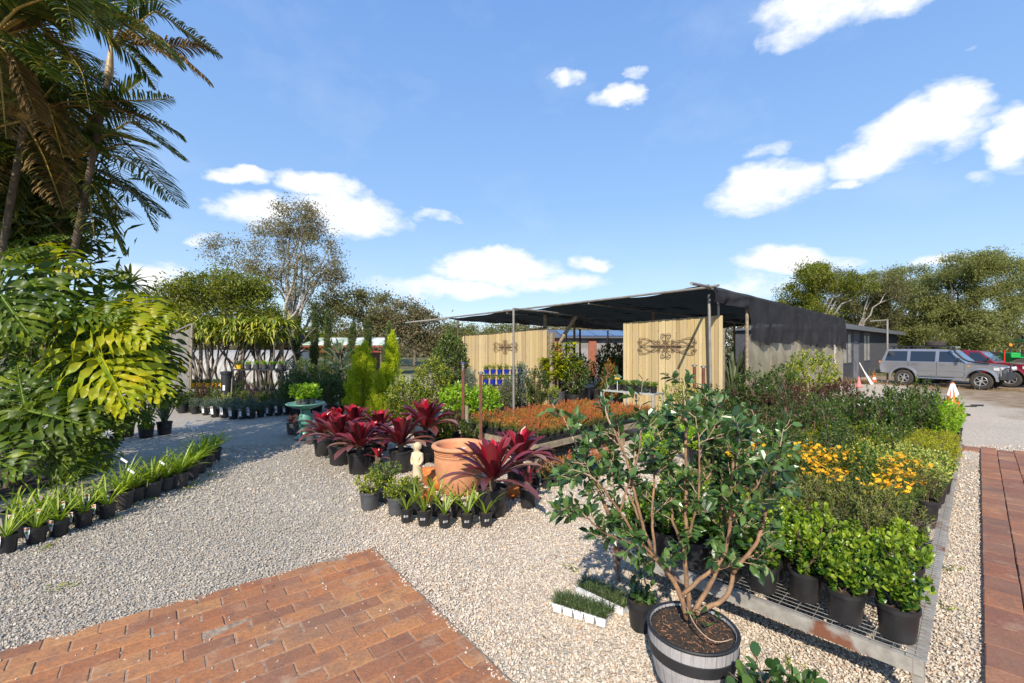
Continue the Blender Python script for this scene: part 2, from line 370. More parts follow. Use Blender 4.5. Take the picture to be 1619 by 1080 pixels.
M['film'] = clothmat('dusty_clear_film', (.44, .39, .28), .45)
M['shedwall'] = plain('charcoal_boards', (.055, .057, .066), .6, .25, 5)
M['shedroof'] = plain('grey_metal_roof', (.10, .105, .115), .5, .2, 4)
M['corr'] = plain('white_corrugated', (.40, .39, .37), .6, .2, 2, col2=(.28, .27, .25))
M['greenroof'] = plain('pale_green_roof', (.38, .47, .34), .5, .2, 2)
M['creamroof'] = plain('cream_roof', (.66, .66, .60), .5, .15, 2)
M['redsteel'] = plain('red_oxide_steel', (.30, .06, .03), .7, .2, 5)
M['barrelwood'] = None
def staves():
    m, nt, b, out = _new('grey_barrel_staves'); tc = N(nt, 'TexCoord').outputs['Object']; mp = N(nt, 'Mapping'); mp.inputs['Scale'].default_value = (1, 1, .12); nt.links.new(tc, mp.inputs[0])
    g = N(nt, 'NewGeometry'); gr = noise(nt, 60, 6, mp.outputs[0], .7); base = ramp(nt, gr, [(.3, (.24, .235, .235)), (.7, (.44, .43, .43))])
    col = mixc(nt, mth(nt, 'MULTIPLY', g.outputs['Random Per Island'], .3), base, (.30, .29, .29)); nt.links.new(col, b.inputs['Base Color']); b.inputs['Roughness'].default_value = .75; bump(nt, b, gr, .5, .004); return m
M['barrelwood'] = staves()
# leaves
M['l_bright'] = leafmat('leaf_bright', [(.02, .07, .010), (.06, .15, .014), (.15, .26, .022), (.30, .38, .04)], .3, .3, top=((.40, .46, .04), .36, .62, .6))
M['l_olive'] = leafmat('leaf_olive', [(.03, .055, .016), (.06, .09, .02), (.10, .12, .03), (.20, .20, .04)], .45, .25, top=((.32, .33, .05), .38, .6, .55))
M['l_euon'] = leafmat('leaf_variegated', [(.04, .11, .02), (.10, .20, .03), (.50, .52, .09), (.62, .58, .16)], .35, .25)
M['l_golden'] = leafmat('leaf_golden', [(.16, .21, .01), (.34, .36, .015), (.50, .46, .02)], .5, .3)
M['l_dark'] = leafmat('leaf_dark', [(.016, .042, .010), (.035, .075, .014), (.07, .12, .022), (.15, .20, .035)], .36, .28)
M['l_mid'] = leafmat('leaf_mid_glossy', [(.03, .07, .012), (.06, .12, .016), (.12, .19, .025), (.24, .30, .04)], .36, .3)
M['l_red'] = leafmat('leaf_reddish', [(.03, .06, .018), (.06, .04, .02), (.11, .035, .03), (.16, .06, .04)], .4, .22)
M['l_seed'] = leafmat('leaf_orange_new', [(.05, .12, .02), (.09, .15, .02), (.22, .16, .02)], .45, .3, top=((.66, .15, .04), .17, .27, 1.2))
M['l_seed2'] = leafmat('leaf_amber_new', [(.05, .12, .02), (.09, .15, .02), (.28, .20, .02)], .45, .3, top=((.66, .27, .03), .16, .26, 1.2))
M['l_lav'] = leafmat('leaf_grey', [(.08, .12, .08), (.14, .19, .14), (.2, .25, .2)], .7, .2)
M['l_strap'] = leafmat('leaf_strap', [(.11, .19, .015), (.24, .34, .03), (.42, .48, .06)], .4, .38)
M['l_lime'] = leafmat('leaf_lime', [(.12, .26, .01), (.25, .42, .02), (.38, .52, .04)], .4, .35)
M['l_flax'] = leafmat('leaf_flax', [(.07, .10, .05), (.13, .16, .08), (.2, .22, .11)], .5, .25)
M['l_conifer'] = leafmat('leaf_conifer', [(.24, .32, .012), (.42, .48, .018), (.58, .60, .03)], .6, .4)
M['l_pencil'] = leafmat('leaf_pencil_pine', [(.045, .075, .02), (.10, .14, .035), (.16, .19, .05)], .6, .15)
M['l_mondo'] = leafmat('leaf_mondo', [(.03, .06, .015), (.06, .10, .025), (.12, .15, .04)], .4, .2)
M['l_camellia'] = leafmat('leaf_glossy_dark', [(.018, .048, .013), (.035, .085, .02), (.065, .13, .032), (.11, .19, .05)], .30, .16, spec=.55)
M['l_euc'] = leafmat('leaf_eucalypt', [(.08, .08, .03), (.15, .145, .06), (.24, .21, .10), (.27, .19, .11)], .5, .4)
M['l_broad'] = leafmat('leaf_broad_tree', [(.06, .09, .012), (.17, .20, .018), (.32, .32, .03)], .5, .4)
M['l_wattle'] = leafmat('leaf_wattle', [(.08, .095, .028), (.18, .195, .055), (.31, .31, .10)], .55, .45)
M['l_brownish'] = leafmat('leaf_olive_brown', [(.07, .075, .025), (.15, .15, .05), (.25, .22, .085)], .55, .4)
M['l_palm'] = leafmat('leaf_palm', [(.025, .050, .012), (.05, .085, .018), (.10, .14, .025), (.22, .21, .035)], .35, .25, objvar=.3)
M['l_palmdead'] = leafmat('leaf_palm_brown', [(.07, .05, .018), (.17, .11, .035), (.28, .17, .055)], .6, .2)
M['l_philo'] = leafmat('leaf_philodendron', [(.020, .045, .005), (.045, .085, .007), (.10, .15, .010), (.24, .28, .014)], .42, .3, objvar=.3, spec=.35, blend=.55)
M['l_philo_sunlit'] = leafmat('leaf_philodendron_sunlit', [(.10, .16, .010), (.26, .32, .010), (.40, .38, .012), (.56, .43, .014)], .42, .4, objvar=.1, spec=.35, blend=.75)  # lit copy of the philodendron leaf: sunlight put into a yellower colour
M['l_dragon'] = leafmat('stem_dragonfruit', [(.08, .14, .012), (.20, .26, .02), (.38, .40, .03), (.50, .46, .05)], .5, .12)
M['l_hedge'] = leafmat('leaf_mid_green', [(.04, .08, .018), (.08, .13, .025), (.15, .20, .04), (.23, .27, .06)], .4, .3)
M['l_varyel'] = leafmat('leaf_yellow_edged', [(.025, .07, .012), (.06, .13, .018), (.14, .20, .02), (.40, .42, .035), (.50, .48, .05)], .4, .28)
M['bromel'] = leafmat('leaf_bromeliad', [(.06, .006, .010), (.14, .012, .020), (.24, .032, .036)], .30, .2, spec=.8)
M['bromelpale'] = leafmat('leaf_bromeliad_bronze', [(.10, .03, .03), (.17, .06, .05), (.24, .13, .09)], .28, .12, spec=.7)
M['bromelred'] = leafmat('leaf_bromeliad_red', [(.35, .008, .025), (.46, .012, .03)], .28, .25)
M['l_dry'] = leafmat('dry_grass', [(.28, .20, .10), (.38, .28, .14), (.2, .14, .07)], .8, .2)
M['petal'] = leafmat('petal_orange', [(.85, .46, .008), (.9, .58, .015), (.8, .34, .006)], .5, .3)
M['petalw'] = leafmat('petal_pale', [(.75, .72, .78), (.85, .85, .82)], .5, .3)
M['petalp'] = leafmat('petal_pink', [(.5, .05, .12), (.7, .3, .4), (.6, .02, .04)], .5, .3)
M['iron'] = plain('brown_wrought_iron', (.16, .10, .055), .7, .3, 12)
M['bark'] = plain('bark', (.16, .13, .10), .9, .4, 6, bmp=.3)
M['barkpale'] = plain('pale_gum_bark', (.42, .40, .36), .85, .35, 3, bmp=.2, col2=(.22, .19, .16))
M['figbark'] = plain('orange_brown_bark', (.33, .19, .10), .7, .25, 14, bmp=.6, col2=(.14, .085, .05))
M['figtwig'] = plain('pale_twig', (.42, .29, .20), .7, .25, 16)
M['palmshaft'] = plain('palm_crownshaft', (.50, .36, .18), .5, .35, 5)
M['palmstalk'] = plain('palm_stalk', (.42, .27, .05), .45, .3, 5)
M['palmtrunk'] = plain('palm_trunk', (.12, .09, .06), .9, .5, 10, bmp=.3)
M['philostalk'] = plain('philodendron_stalk', (.14, .22, .03), .4, .25, 6)
M['l_croton'] = leafmat('leaf_croton', [(.06, .10, .02), (.20, .12, .02), (.32, .10, .02), (.30, .26, .03)], .35, .3)
# ================================================================ ground, paving, benches
E1 = np.array([.718, .696]); E2 = np.array([-.696, .718])          # the nursery's own grid
def frame(o, r, c): return np.array(o) + r*E1 + c*E2
BA = math.atan2(E1[1], E1[0])
g = MB(); xs = np.concatenate([np.linspace(-260, -14, 16), np.linspace(-12, 30, 60), np.linspace(34, 300, 16)]); ys = np.concatenate([np.linspace(-20, 0, 6), np.linspace(1, 30, 60), np.linspace(34, 600, 20)])
X, Y = np.meshgrid(xs, ys); nx = len(xs)
Z = .006*np.sin(X*1.7+Y)*np.sin(Y*1.3); Z = np.where((Y > 0) & (Y < 32), Z-.012, -.01)
i, j = np.meshgrid(np.arange(len(ys)-1), np.arange(nx-1), indexing='ij'); a = (i*nx+j).ravel()
g.add(np.stack([X, Y, Z], -1).reshape(-1, 3), np.stack([a, a+1, a+nx+1, a+nx], -1))
struct(g.build('ground', M['gravel']))

D2 = nz([.792, .611]); D1 = np.array([-D2[1], D2[0]])              # courses / across, patio
PC = np.array([-1.43, 4.65])
def brick(mb, c, ax, ay, l, w, z0, z1, jit=.004, bev=.006):
    c = np.array(c) + rng.normal(size=2)*jit*.4; z1 = z1 + rng.normal()*jit*.6; t = rng.normal()*.004
    ax2 = ax*math.cos(t)+ay*math.sin(t); ay2 = -ax*math.sin(t)+ay*math.cos(t)
    V = []
    for zz, e in ((z0, 0), (z1-bev, 0), (z1, bev)):
        for sx, sy in ((-1, -1), (1, -1), (1, 1), (-1, 1)):
            p = c + ax2*sx*(l/2-e) + ay2*sy*(w/2-e) + (rng.normal(size=2)*.0012 if e else 0); V.append((p[0], p[1], zz + (rng.normal()*.0012 if e else 0)))
    mb.add(V, [(0,1,5,4), (1,2,6,5), (2,3,7,6), (3,0,4,7), (4,5,9,8), (5,6,10,9), (6,7,11,10), (7,4,8,11), (8,9,10,11)])
pm = MB(); BL, BW = .295, .149; BZ = .022
for r in range(0, 34):
    off = (r % 2)*.5*BL + rng.normal()*.012 + (.0 if r else .04)
    end = .0 - .012*rng.random()
    k = 0; x1 = end
    first = off if off > .08 else BL
    while x1 > -7.2:
        l = first if k == 0 else BL
        c = PC + D2*(x1 - l/2) - D1*(r*BW + BW/2)
        if c[1] > -1.0 and x1 - l > -(2.6 + r*.3) - 2: brick(pm, c, D2, D1, l-.007, BW-.006, -.05, BZ)
        x1 -= l; k += 1
# a cement-sand bed under the bricks fills the joints
struct(pm.build('patio', M['brick']))
def quad(mb, P, z): mb.poly([(p[0], p[1], z) for p in P])
bed = MB(); q = [PC, PC-D2*7.3, PC-D2*7.3-D1*5, PC-D1*5]; quad(bed, [p - (p-PC)*.003 for p in q], .0165)
struct(bed.build('patio_bed', plain('jointing_sand', (.40, .31, .22), .95, .4, 30, col2=(.16, .10, .07))))
# path on the right
PL = np.array([2.93, 2.806]); pw = MB(); CW, CL = .224, .335
top_r = 9.15
for c in range(-2, 42):
    for r in range(-9, 34):
        rr = r*CL + (c % 2)*CL/2
        if c < 0 and not (top_r - .5 < rr < top_r + .2): continue
        if rr > top_r+.05 + .12*max(c, 0)*0: continue
        p = PL + E1*rr - E2*(CW*(c+.5))
        if p[1] < -.5: continue
        brick(pw, p, E1, -E2, CL-.006, CW-.007, -.04, .03, .003)
struct(pw.build('path', M['brick2']))
def in_patio(p):
    d = p - PC; u = d @ D2; v = d @ D1
    return (u < -.015) & (v < -.005)
def in_path(p):
    d = p - PL; r = d @ E1; c = -(d @ E2); return (c > -.012) & (r < top_r+.1)
def edge_in(p):
    d = p - PC; u = -(d @ D2); v = -(d @ D1); q = np.minimum(u, v); w = .028+.03*np.sin((u+v)*9)+.02*np.sin((u-v)*23+1); return (q < w) & (rng.random(len(p)) < .75) | (rng.random(len(p)) < .006)
# loose stones close to the camera, each its own angular chip
def pebbles():
    ys_, xs_ = [], []
    for (y0, y1, dens) in ((2.3, 4.2, 3700), (4.2, 5.6, 2300), (5.6, 7.4, 700), (7.4, 9.5, 300)):
        w = 1.16*y1; n = int(dens*(y1-y0)*2*w); ys_.append(y0 + (y1-y0)*rng.random(n)); xs_.append((rng.random(n)*2-1)*w)
    P = np.c_[np.concatenate(xs_), np.concatenate(ys_)]
    keep = (np.abs(P[:, 0]) < 1.16*P[:, 1]) & ~(in_patio(P) & ~edge_in(P)) & ~in_path(P) & ~((P[:, 0] < -5.9) & (P[:, 1] > 5))
    P = P[keep]
    onb = in_patio(P)      # a few have been kicked onto the bricks
    n = len(P)
    base = np.array([[a, b, c] for a in (-1, 1) for b in (-1, 1) for c in (-1, 1)], float)
    V = base[None] * (1 + rng.normal(size=(n, 8, 1))*.22) + rng.normal(size=(n, 8, 3))*.16
    s = (.0034 + .0027*rng.random(n)**2) * np.where(P[:, 1] > 5.6, 1.5, 1.0); V = V*s[:, None, None]*(1 + rng.normal(size=(n, 1, 3))*.22)*np.array([1.25, 1.05, .8])
    # random rotation
    q = rng.normal(size=(n, 4)); q /= np.linalg.norm(q, axis=1)[:, None]; w, x, y, z = q.T
    Rm = np.stack([1-2*(y*y+z*z), 2*(x*y-z*w), 2*(x*z+y*w), 2*(x*y+z*w), 1-2*(x*x+z*z), 2*(y*z-x*w), 2*(x*z-y*w), 2*(y*z+x*w), 1-2*(x*x+y*y)], -1).reshape(n, 3, 3)
    V = np.einsum('nij,nkj->nki', Rm, V); V[:, :, :2] += P[:, None]; V[:, :, 2] += (np.where(onb, .020, -.006) + .010*rng.random(n)*np.where(onb, .4, 1))[:, None]
    fs = np.array([(0,1,3,2), (4,6,7,5), (0,4,5,1), (2,3,7,6), (0,2,6,4), (1,5,7,3)])
    mb = MB(); mb.v = [V.reshape(-1, 3)]; mb.n = n*8; mb.f = [((np.arange(n)*8)[:, None, None]+fs[None], 0)]; mb.f = [(mb.f[0][0].reshape(-1, 4), 0)]
    o = mb.build('pebbles', M['pebble']); tag(o, 'loose cream and grey gravel chips spread over the ground', 'gravel', kind='stuff')
pebbles()
# mulch bed under the big leaves, left
mu = MB(); mu.poly([(-7.0, 5.0, .006), (-6.8, 7.6, .006), (-7.9, 9.0, .006), (-10, 10.5, .006), (-16, 12, .006), (-14, 4, .006)]); struct(mu.build('garden_bed', M['mulch']))

# fallen leaves
def fallen():
    mb = MB(); n = 110; P = []
    while len(P) < n:
        y = 2.8 + 5*rng.random(); p = np.array([(rng.random()*2-1)*1.1*y, y]); P.append((p[0], p[1], (BZ if in_patio(p[None])[0] else .012)+.004))
    a = rng.random(n)*6.28; D = np.c_[np.cos(a), np.sin(a), rng.normal(size=n)*.12]
    leaves(mb, P, D, .02+.03*rng.random(n), .014, 'oval'); o = mb.build('fallen_leaves', leafmat('fallen_leaf', [(.22, .10, .04), (.36, .17, .06), (.12, .07, .04)], .7, .1))
    tag(o, 'dry brown leaves scattered on the gravel and bricks', 'leaves', kind='stuff')
fallen()

# ---------------------------------------------------------------- mesh benches
BO = np.array([2.31, 2.52])
def mesh_bench(o, length, width, h, label, group='rusty mesh benches'):
    t = thing('mesh_bench', label, 'bench', (o[0], o[1], 0), BA, group)     # local x along E1, y along E2
    fr = MB(); b = .07
    for y in (b/2, width-b/2): fr.box((length/2, y, h-.045), (length-.01, .045, .09))
    for x in (.03, length-.03, length/2): fr.box((x, width/2, h-.047), (.045, width-.1, .086))
    # flat angle lip along the outer edges
    for y in (.045, width-.045): fr.box((length/2, y, h+.0025), (length-.01, .09, .004))
    fr.build('frame', M['rustbeam'], t)
    w = MB(); z = h+.010
    for k in range(int((length-.06)/.05)+1):
        w.tube([(.03+k*.05, .02, z), (.03+k*.05, width-.02, z)], .0023, 4)
    for k in range(int((width-.1)/.10)+1): w.tube([(.02, .05+k*.10, z-.004), (length-.02, .05+k*.10, z-.004)], .0023, 4)
    w.build('mesh_top', M['galv'], t)
    for x in (.04, length-.04):
        for y in (.035, width-.035): MB().box((x, y, (h-.092)/2), (.05, .05, h-.092)).build('leg', M['rustbeam'], t)
    return t
BH = .32; BENCHW = 2.07; SEG = [0, 2.9, 5.82, 8.5]
for k, nm in enumerate(('long low rusty mesh bench nearest the camera beside the brick path', 'middle length of rusty mesh bench beside the brick path under flowering pots', 'farthest length of rusty mesh bench where the brick path begins')):
    mesh_bench(frame(BO, SEG[k]+.005, 0), SEG[k+1]-SEG[k]-.01, BENCHW, BH, nm)
# ================================================================ plant prototypes
def pot_parts(t, r, h, mat='pot', soil=True, taper=.82, lip=True, handles=False):
    m = MB(); pr = [(0.001, .004), (r*taper*.97, .004), (r*taper, .012), (r*.965, h*.86), (r*.965, h-.035*min(1, h/.2))]
    pr += [(r*1.03, h-.033*min(1, h/.2)), (r*1.03, h), (r*.96, h), (r*.93, h*.86), (r*.9, h*.8)] if lip else [(r, h), (r*.96, h), (r*.92, h*.8)]
    m.lathe(pr, n=24); p = m.build('pot', M[mat], t, 'auto')
    if soil:
        s = MB(); n = 16; rr = r*.93; s.lathe([(rr, h*.86), (rr*.7, h*.88), (rr*.35, h*.875), (.001, h*.89)], n=n)
        s.v[-1][:, 2] += rng.normal(size=len(s.v[-1]))*h*.012; s.build('soil', M['soil'], p)
    return p
PR = {}
def proto(name, cat, build, **k):
    t = thing(name, 'plant in a pot', cat, (0, 0, -50)); build(t, **k); return t
def bushy(t, r, ph, hgt, spread, n, L, W, mat, kind='oval', nstem=7, potmat='pot', up=.55, stemmat='stem', z0=None, round_=1.0, clump=7, pot=True, stemr=.004, inner=.3, shape='ell', open_=0.0, jit=.5, trunk=0, flowers=None):
    """upright stems leaving the pot, twigs at their ends and leaves in whorls round the twigs"""
    if pot: pot_parts(t, r, ph, potmat)
    z0 = ph*.85 if z0 is None else z0
    nc = max(4, n//clump); c = np.array([0, 0, ph+hgt*(.5+trunk/2)]); rad = np.array([spread, spread, hgt*(.5-trunk/2)])
    tips, d = ell(nc, c, rad, inner)
    if shape == 'cone': f = 1 - (tips[:, 2]-ph)/(hgt*1.05); tips[:, :2] *= (.35+1.0*np.clip(f, 0, 1))[:, None]
    if shape == 'flat': tips[:, 2] = np.minimum(tips[:, 2], ph+hgt*(.78+.2*rng.random(nc)))
    st = MB(); roots = []
    k = min(nstem, nc); idx = rng.choice(nc, k, replace=False)
    if trunk:
        top = np.array([0, 0, ph+hgt*trunk]); st.tube([(0, 0, z0), top*[1, 1, .6]+[.004, .003, z0*.3], top], [stemr*2.2, stemr*1.9, stemr*1.5], 6)
    for q in idx:
        a = rng.random()*6.28; b0 = np.array([math.cos(a), math.sin(a), 0])*r*.25*rng.random() + [0, 0, z0]
        if trunk: b0 = top
        p1 = b0*.55 + tips[q]*.45 + np.array([0, 0, .12*hgt]) ; st.tube([b0, p1, tips[q]], [stemr*1.2, stemr, stemr*.45], 5)
        roots.append((b0, p1, tips[q]))
    if len(roots):   # twigs to other tips from nearest stem point
        A = np.array([r_[1] for r_ in roots])
        for q in range(0, nc, max(1, nc//24)):
            j = np.argmin(np.linalg.norm(A-tips[q], axis=1)); st.tube([A[j], tips[q]], [stemr*.6, stemr*.3], 3, cap=False)
    st.build('stem', M[stemmat], t)
    ci = np.repeat(np.arange(nc), clump); m_ = len(ci)
    out = nz(tips - (c - [0, 0, hgt*.35]))
    tw = nz(out*.6 + np.array([0, 0, up]) + rng.normal(size=(nc, 3))*.2)
    along = rng.random(m_)
    P = tips[ci] - tw[ci]*(along*L*2.1)[:, None] + rng.normal(size=(m_, 3))*L*.12
    side = rdir(m_); D = nz(side*(.6+jit*along)[:, None] + tw[ci]*(1.0-.5*along)[:, None])
    lm = MB(); leaves(lm, P, D, L*(.65+.5*rng.random(m_)), W*(.75+.4*rng.random(m_)), kind); lm.build('foliage', M[mat], t)
    if flowers:
        nf, pr_, fm = flowers; fl = MB(); k = rng.choice(nc, min(nf, nc), replace=False)
        for q in k:
            if tips[q][2] < ph+hgt*.45: continue
            cc = tips[q] + [0, 0, L*.8 + .03*rng.random()]
            a = np.arange(9)*.698 + rng.random(); cc = cc + np.array([rng.normal()*.03, rng.normal()*.03, rng.normal()*.04]); nn = nz([rng.normal()*.45, rng.normal()*.45, .8]); e1 = nz(np.cross(nn, [0, 1, 0])); e2 = np.cross(nn, e1); Dp = e1*np.cos(a)[:, None]+e2*np.sin(a)[:, None]+nn*.12
            leaves(fl, np.repeat([cc], 9, 0), Dp, pr_, pr_*.42, 'diam', S=e2*np.cos(a)[:, None]-e1*np.sin(a)[:, None]); fl.lathe([(pr_*.25, .002), (.0005, pr_*.14)], cc, 6, m=1)
        fl.build('flowers', [M[fm], M['orangeclay']], t)
    return t
def strappy(t, r, ph, n, L, W, mat, potmat='pot', droop=1.4, up=.9, tags=False, stalk=None, pot=True, base=.25, seg=6):
    if pot: pot_parts(t, r, ph, potmat)
    a = rng.random(n)*6.28; P = np.c_[np.cos(a)*r*base*rng.random(n), np.sin(a)*r*base*rng.random(n), np.full(n, ph*.86)]
    D = np.c_[np.cos(a)*(.3+.6*rng.random(n)), np.sin(a)*(.3+.6*rng.random(n)), up*(.6+.8*rng.random(n))]
    m = MB(); ribbons(m, P, D, L*(.55+.55*rng.random(n)), W*(.8+.4*rng.random(n)), droop*(.5+.9*rng.random(n)), seg); m.build('foliage', M[mat], t)
def nursery_tag(t, x, y, z, w=.05, h=.09, a=0.0, tilt=.15, cols=('white', 'tagprint', 'tagorange'), taper=True):
    m = MB(); f = lambda px, py, hh: (x+math.cos(a)*px - math.sin(a)*(hh+py*tilt), y+math.sin(a)*px + math.cos(a)*(hh+py*tilt), z+py)
    o = [(-w/2, h), (w/2, h), (w*.45, h*.55), (w*.12, -h*.3), (-w*.12, -h*.3), (-w*.45, h*.55)] if taper else [(-w/2, h), (w/2, h), (w/2, -h*.1), (-w/2, -h*.1)]
    m.prism(o, 0, .0012, f, 0); m.prism([(-w*.42, h*.93), (w*.42, h*.93), (w*.4, h*.72), (-w*.4, h*.72)], -.0008, 0, f, 2); m.prism([(-w*.3, h*.5), (w*.3, h*.5), (w*.18, h*.25), (-w*.18, h*.25)], -.0008, 0, f, 1)
    return m.build('plant_tag', [M[c] for c in cols], t)
def K(name, n, fn): PR[name] = [fn(i) for i in range(n)]
pp = 'potted_plant'
K('bright', 3, lambda i: proto('potted_shrub', 'shrub', bushy, r=.118, ph=.225, hgt=.29+.045*i, spread=.175, n=600, L=.041, W=.030, mat='l_bright', kind='round', nstem=6, up=.9, clump=11, inner=.15))
K('olive', 3, lambda i: proto('potted_shrub', 'shrub', bushy, r=.11, ph=.21, hgt=.30+.05*i, spread=.175, n=820, L=.042, W=.014, mat='l_olive', kind='diam', nstem=9, up=1.0, clump=12, inner=.1))
K('euon', 2, lambda i: proto('potted_shrub', 'shrub', bushy, r=.13, ph=.22, hgt=.30+.05*i, spread=.2, n=600, L=.038, W=.019, mat='l_euon', kind='diam', nstem=9, up=.8, clump=12, inner=.2))
K('golden', 2, lambda i: proto('potted_shrub', 'shrub', bushy, r=.13, ph=.22, hgt=.26+.04*i, spread=.21, n=1500, L=.022, W=.010, mat='l_golden', kind='diam', nstem=8, up=1.1, clump=16, inner=.35))
K('murraya', 3, lambda i: proto('potted_shrub', 'shrub', bushy, r=.13, ph=.24, hgt=.72+.1*i, spread=.2, n=560, L=.066, W=.026, mat='l_dark', kind='diam', nstem=8, up=.8, clump=12, inner=.1))
K('midg', 3, lambda i: proto('potted_shrub', 'shrub', bushy, r=.125, ph=.23, hgt=.42+.12*i, spread=.19, n=620, L=.055, W=.024, mat='l_mid', kind='diam', nstem=8, up=.8, clump=12, inner=.1))
K('leafy', 1, lambda i: proto('potted_plant', 'plant', bushy, r=.10, ph=.13, hgt=.36, spread=.25, n=420, L=.075, W=.045, mat='l_lime', kind='diam', nstem=7, up=.6, clump=9, inner=.3, potmat='potgrey'))
K('murlime', 1, lambda i: proto('potted_shrub', 'shrub', bushy, r=.13, ph=.24, hgt=.66, spread=.2, n=520, L=.062, W=.026, mat='l_lime', kind='diam', nstem=8, up=.8, clump=12, inner=.1))
K('daisy', 2, lambda i: proto('potted_daisy', 'flowers', bushy, r=.13, ph=.22, hgt=.36+.04*i, spread=.27, n=1900, L=.045, W=.007, mat='l_hedge', kind='diam', nstem=12, up=.9, clump=9, inner=.3, shape='flat', flowers=(95, .030, 'petal')))
K('red', 2, lambda i: proto('potted_shrub', 'shrub', bushy, r=.14, ph=.26, hgt=.7+.1*i, spread=.28, n=900, L=.055, W=.02, mat='l_red', kind='diam', nstem=9, up=.9, clump=12, inner=.2))
K('dark', 2, lambda i: proto('potted_shrub', 'shrub', bushy, r=.13, ph=.24, hgt=.5+.12*i, spread=.24, n=900, L=.042, W=.02, mat='l_dark', kind='diam', nstem=9, up=.7, clump=12, inner=.2))
K('standard', 2, lambda i: proto('standard_tree', 'shrub', bushy, r=.14, ph=.25, hgt=.85+.1*i, spread=.22, n=950, L=.042, W=.018, mat='l_dark', kind='diam', nstem=10, up=.5, clump=12, inner=.3, trunk=.45, stemr=.006))
K('standgreen', 2, lambda i: proto('standard_tree', 'shrub', bushy, r=.16, ph=.26, hgt=.5+.05*i, spread=.23, n=620, L=.055, W=.024, mat='l_bright' if i == 0 else 'l_varyel', kind='diam', nstem=8, up=.6, clump=10, inner=.3, trunk=.3, stemr=.007))
K('seed', 3, lambda i: proto('potted_seedling', 'seedling', bushy, r=.05, ph=.09, hgt=.20+.02*i, spread=.095, n=300, L=.028, W=.0095, mat='l_seed' if i else 'l_seed2', kind='diam', nstem=4, up=1.3, clump=12, inner=.1, stemr=.002))
K('lav', 3, lambda i: proto('potted_lavender', 'plant', bushy, r=.09, ph=.17, hgt=.27, spread=.15, n=650, L=.065, W=.006, mat='l_lav', kind='diam', nstem=7, up=1.6, clump=12, inner=.1, stemmat='stemgreen'))
K('smallround', 2, lambda i: proto('potted_plant', 'plant', bushy, r=.085, ph=.15, hgt=.13, spread=.11, n=260, L=.035, W=.022, mat='l_bright', kind='diam', nstem=5, up=.8, clump=10, inner=.2))
K('bluepot', 1, lambda i: proto('potted_plant', 'plant', bushy, r=.09, ph=.17, hgt=.2, spread=.13, n=240, L=.05, W=.025, mat='l_varyel', kind='diam', nstem=5, up=1.0, clump=8, inner=.2, potmat='blue'))
K('yellowpot', 1, lambda i: proto('potted_plant', 'plant', bushy, r=.085, ph=.13, hgt=.14, spread=.13, n=300, L=.04, W=.02, mat='l_hedge', kind='diam', nstem=5, up=.6, clump=8, inner=.2, potmat='yellow'))
K('greypot', 1, lambda i: proto('potted_plant', 'plant', bushy, r=.11, ph=.17, hgt=.16, spread=.14, n=260, L=.05, W=.028, mat='l_lime', kind='diam', nstem=5, up=.7, clump=8, inner=.2, potmat='potgrey'))
K('strap', 3, lambda i: proto('potted_agapanthus', 'plant', strappy, r=.125, ph=.22, n=52, L=.50, W=.021, mat='l_strap', potmat='potdusty', droop=1.5, up=.9))
K('strapS', 3, lambda i: proto('potted_agapanthus', 'plant', strappy, r=.085, ph=.17, n=17, L=.36, W=.02, mat='l_strap', potmat='pot', droop=1.3, up=.9))
K('strapF', 3, lambda i: proto('potted_lily', 'plant', strappy, r=.075, ph=.16, n=11, L=.34+.08*i, W=.022, mat='l_strap', potmat='pot', droop=1.2, up=1.1, base=.2))
K('flax', 2, lambda i: proto('potted_flax', 'plant', strappy, r=.165, ph=.30, n=46, L=.7, W=.035, mat='l_flax', potmat='pot', droop=.45, up=1.7))
K('limestrap', 1, lambda i: proto('potted_plant', 'plant', strappy, r=.15, ph=.2, n=46, L=.55, W=.045, mat='l_lime', potmat='pot', droop=.8, up=1.4))
# bromeliad: broad arching leaves in a rosette, red inner leaves round the cup
def bromeliad(t, r=.17, ph=.3, L=.5, n=30, potmat='pot', W=.135, stemh=.06):
    pot_parts(t, r, ph, potmat)
    a = np.arange(n)*2.39996; f = np.arange(n)/(n-1)      # 0 inner .. 1 outer
    z0 = ph + stemh
    prof = lambda q: np.minimum(1, .45+1.3*q)*np.clip((1-q)*5.5, 0, 1)**.55
    for nm, sel, mt in (('inner_leaves', f < .16, 'bromelred'), ('leaves', (f >= .16) & (f < .78), 'bromel'), ('outer_leaves', f >= .78, 'bromelpale')):
        ff = f[sel]; aa = a[sel] + rng.normal(size=len(ff))*.15
        P = np.c_[np.cos(aa)*.03, np.sin(aa)*.03, z0 + .08*(1-ff)]
        el = 1.42 - 1.1*ff**1.1 + rng.normal(size=len(ff))*.09
        D = np.c_[np.cos(aa)*np.cos(el), np.sin(aa)*np.cos(el), np.sin(el)]
        m = MB(); ribbons(m, P, D, L*(.55+.5*np.sqrt(ff))*(.9+.2*rng.random(len(ff))), W*(.8+.3*rng.random(len(ff))), .55+.75*ff, 7, prof=prof, fold=.24)
        m.build(nm, M[mt], t, True)
    s = MB(); s.tube([(0, 0, ph*.8), (0, 0, z0+.03)], [.035, .045], 8); s.build('stem', M['stem'], t)
PR['brom'] = [proto('potted_bromeliad', 'bromeliad', bromeliad, r=.175+.01*rng.normal(), ph=.31, L=.50+.03*rng.normal(), n=24+int(rng.integers(9)), W=.10+.03*rng.random()) for _ in range(8)] + [proto('potted_bromeliad', 'bromeliad', bromeliad, r=.19, ph=.45, L=.56, n=32, W=.14)]
def brom_small(t): bromeliad(t, r=.115, ph=.24, L=.24, n=9, W=.05, stemh=.05)
PR['bromS'] = [proto('potted_bromeliad', 'bromeliad', brom_small)]
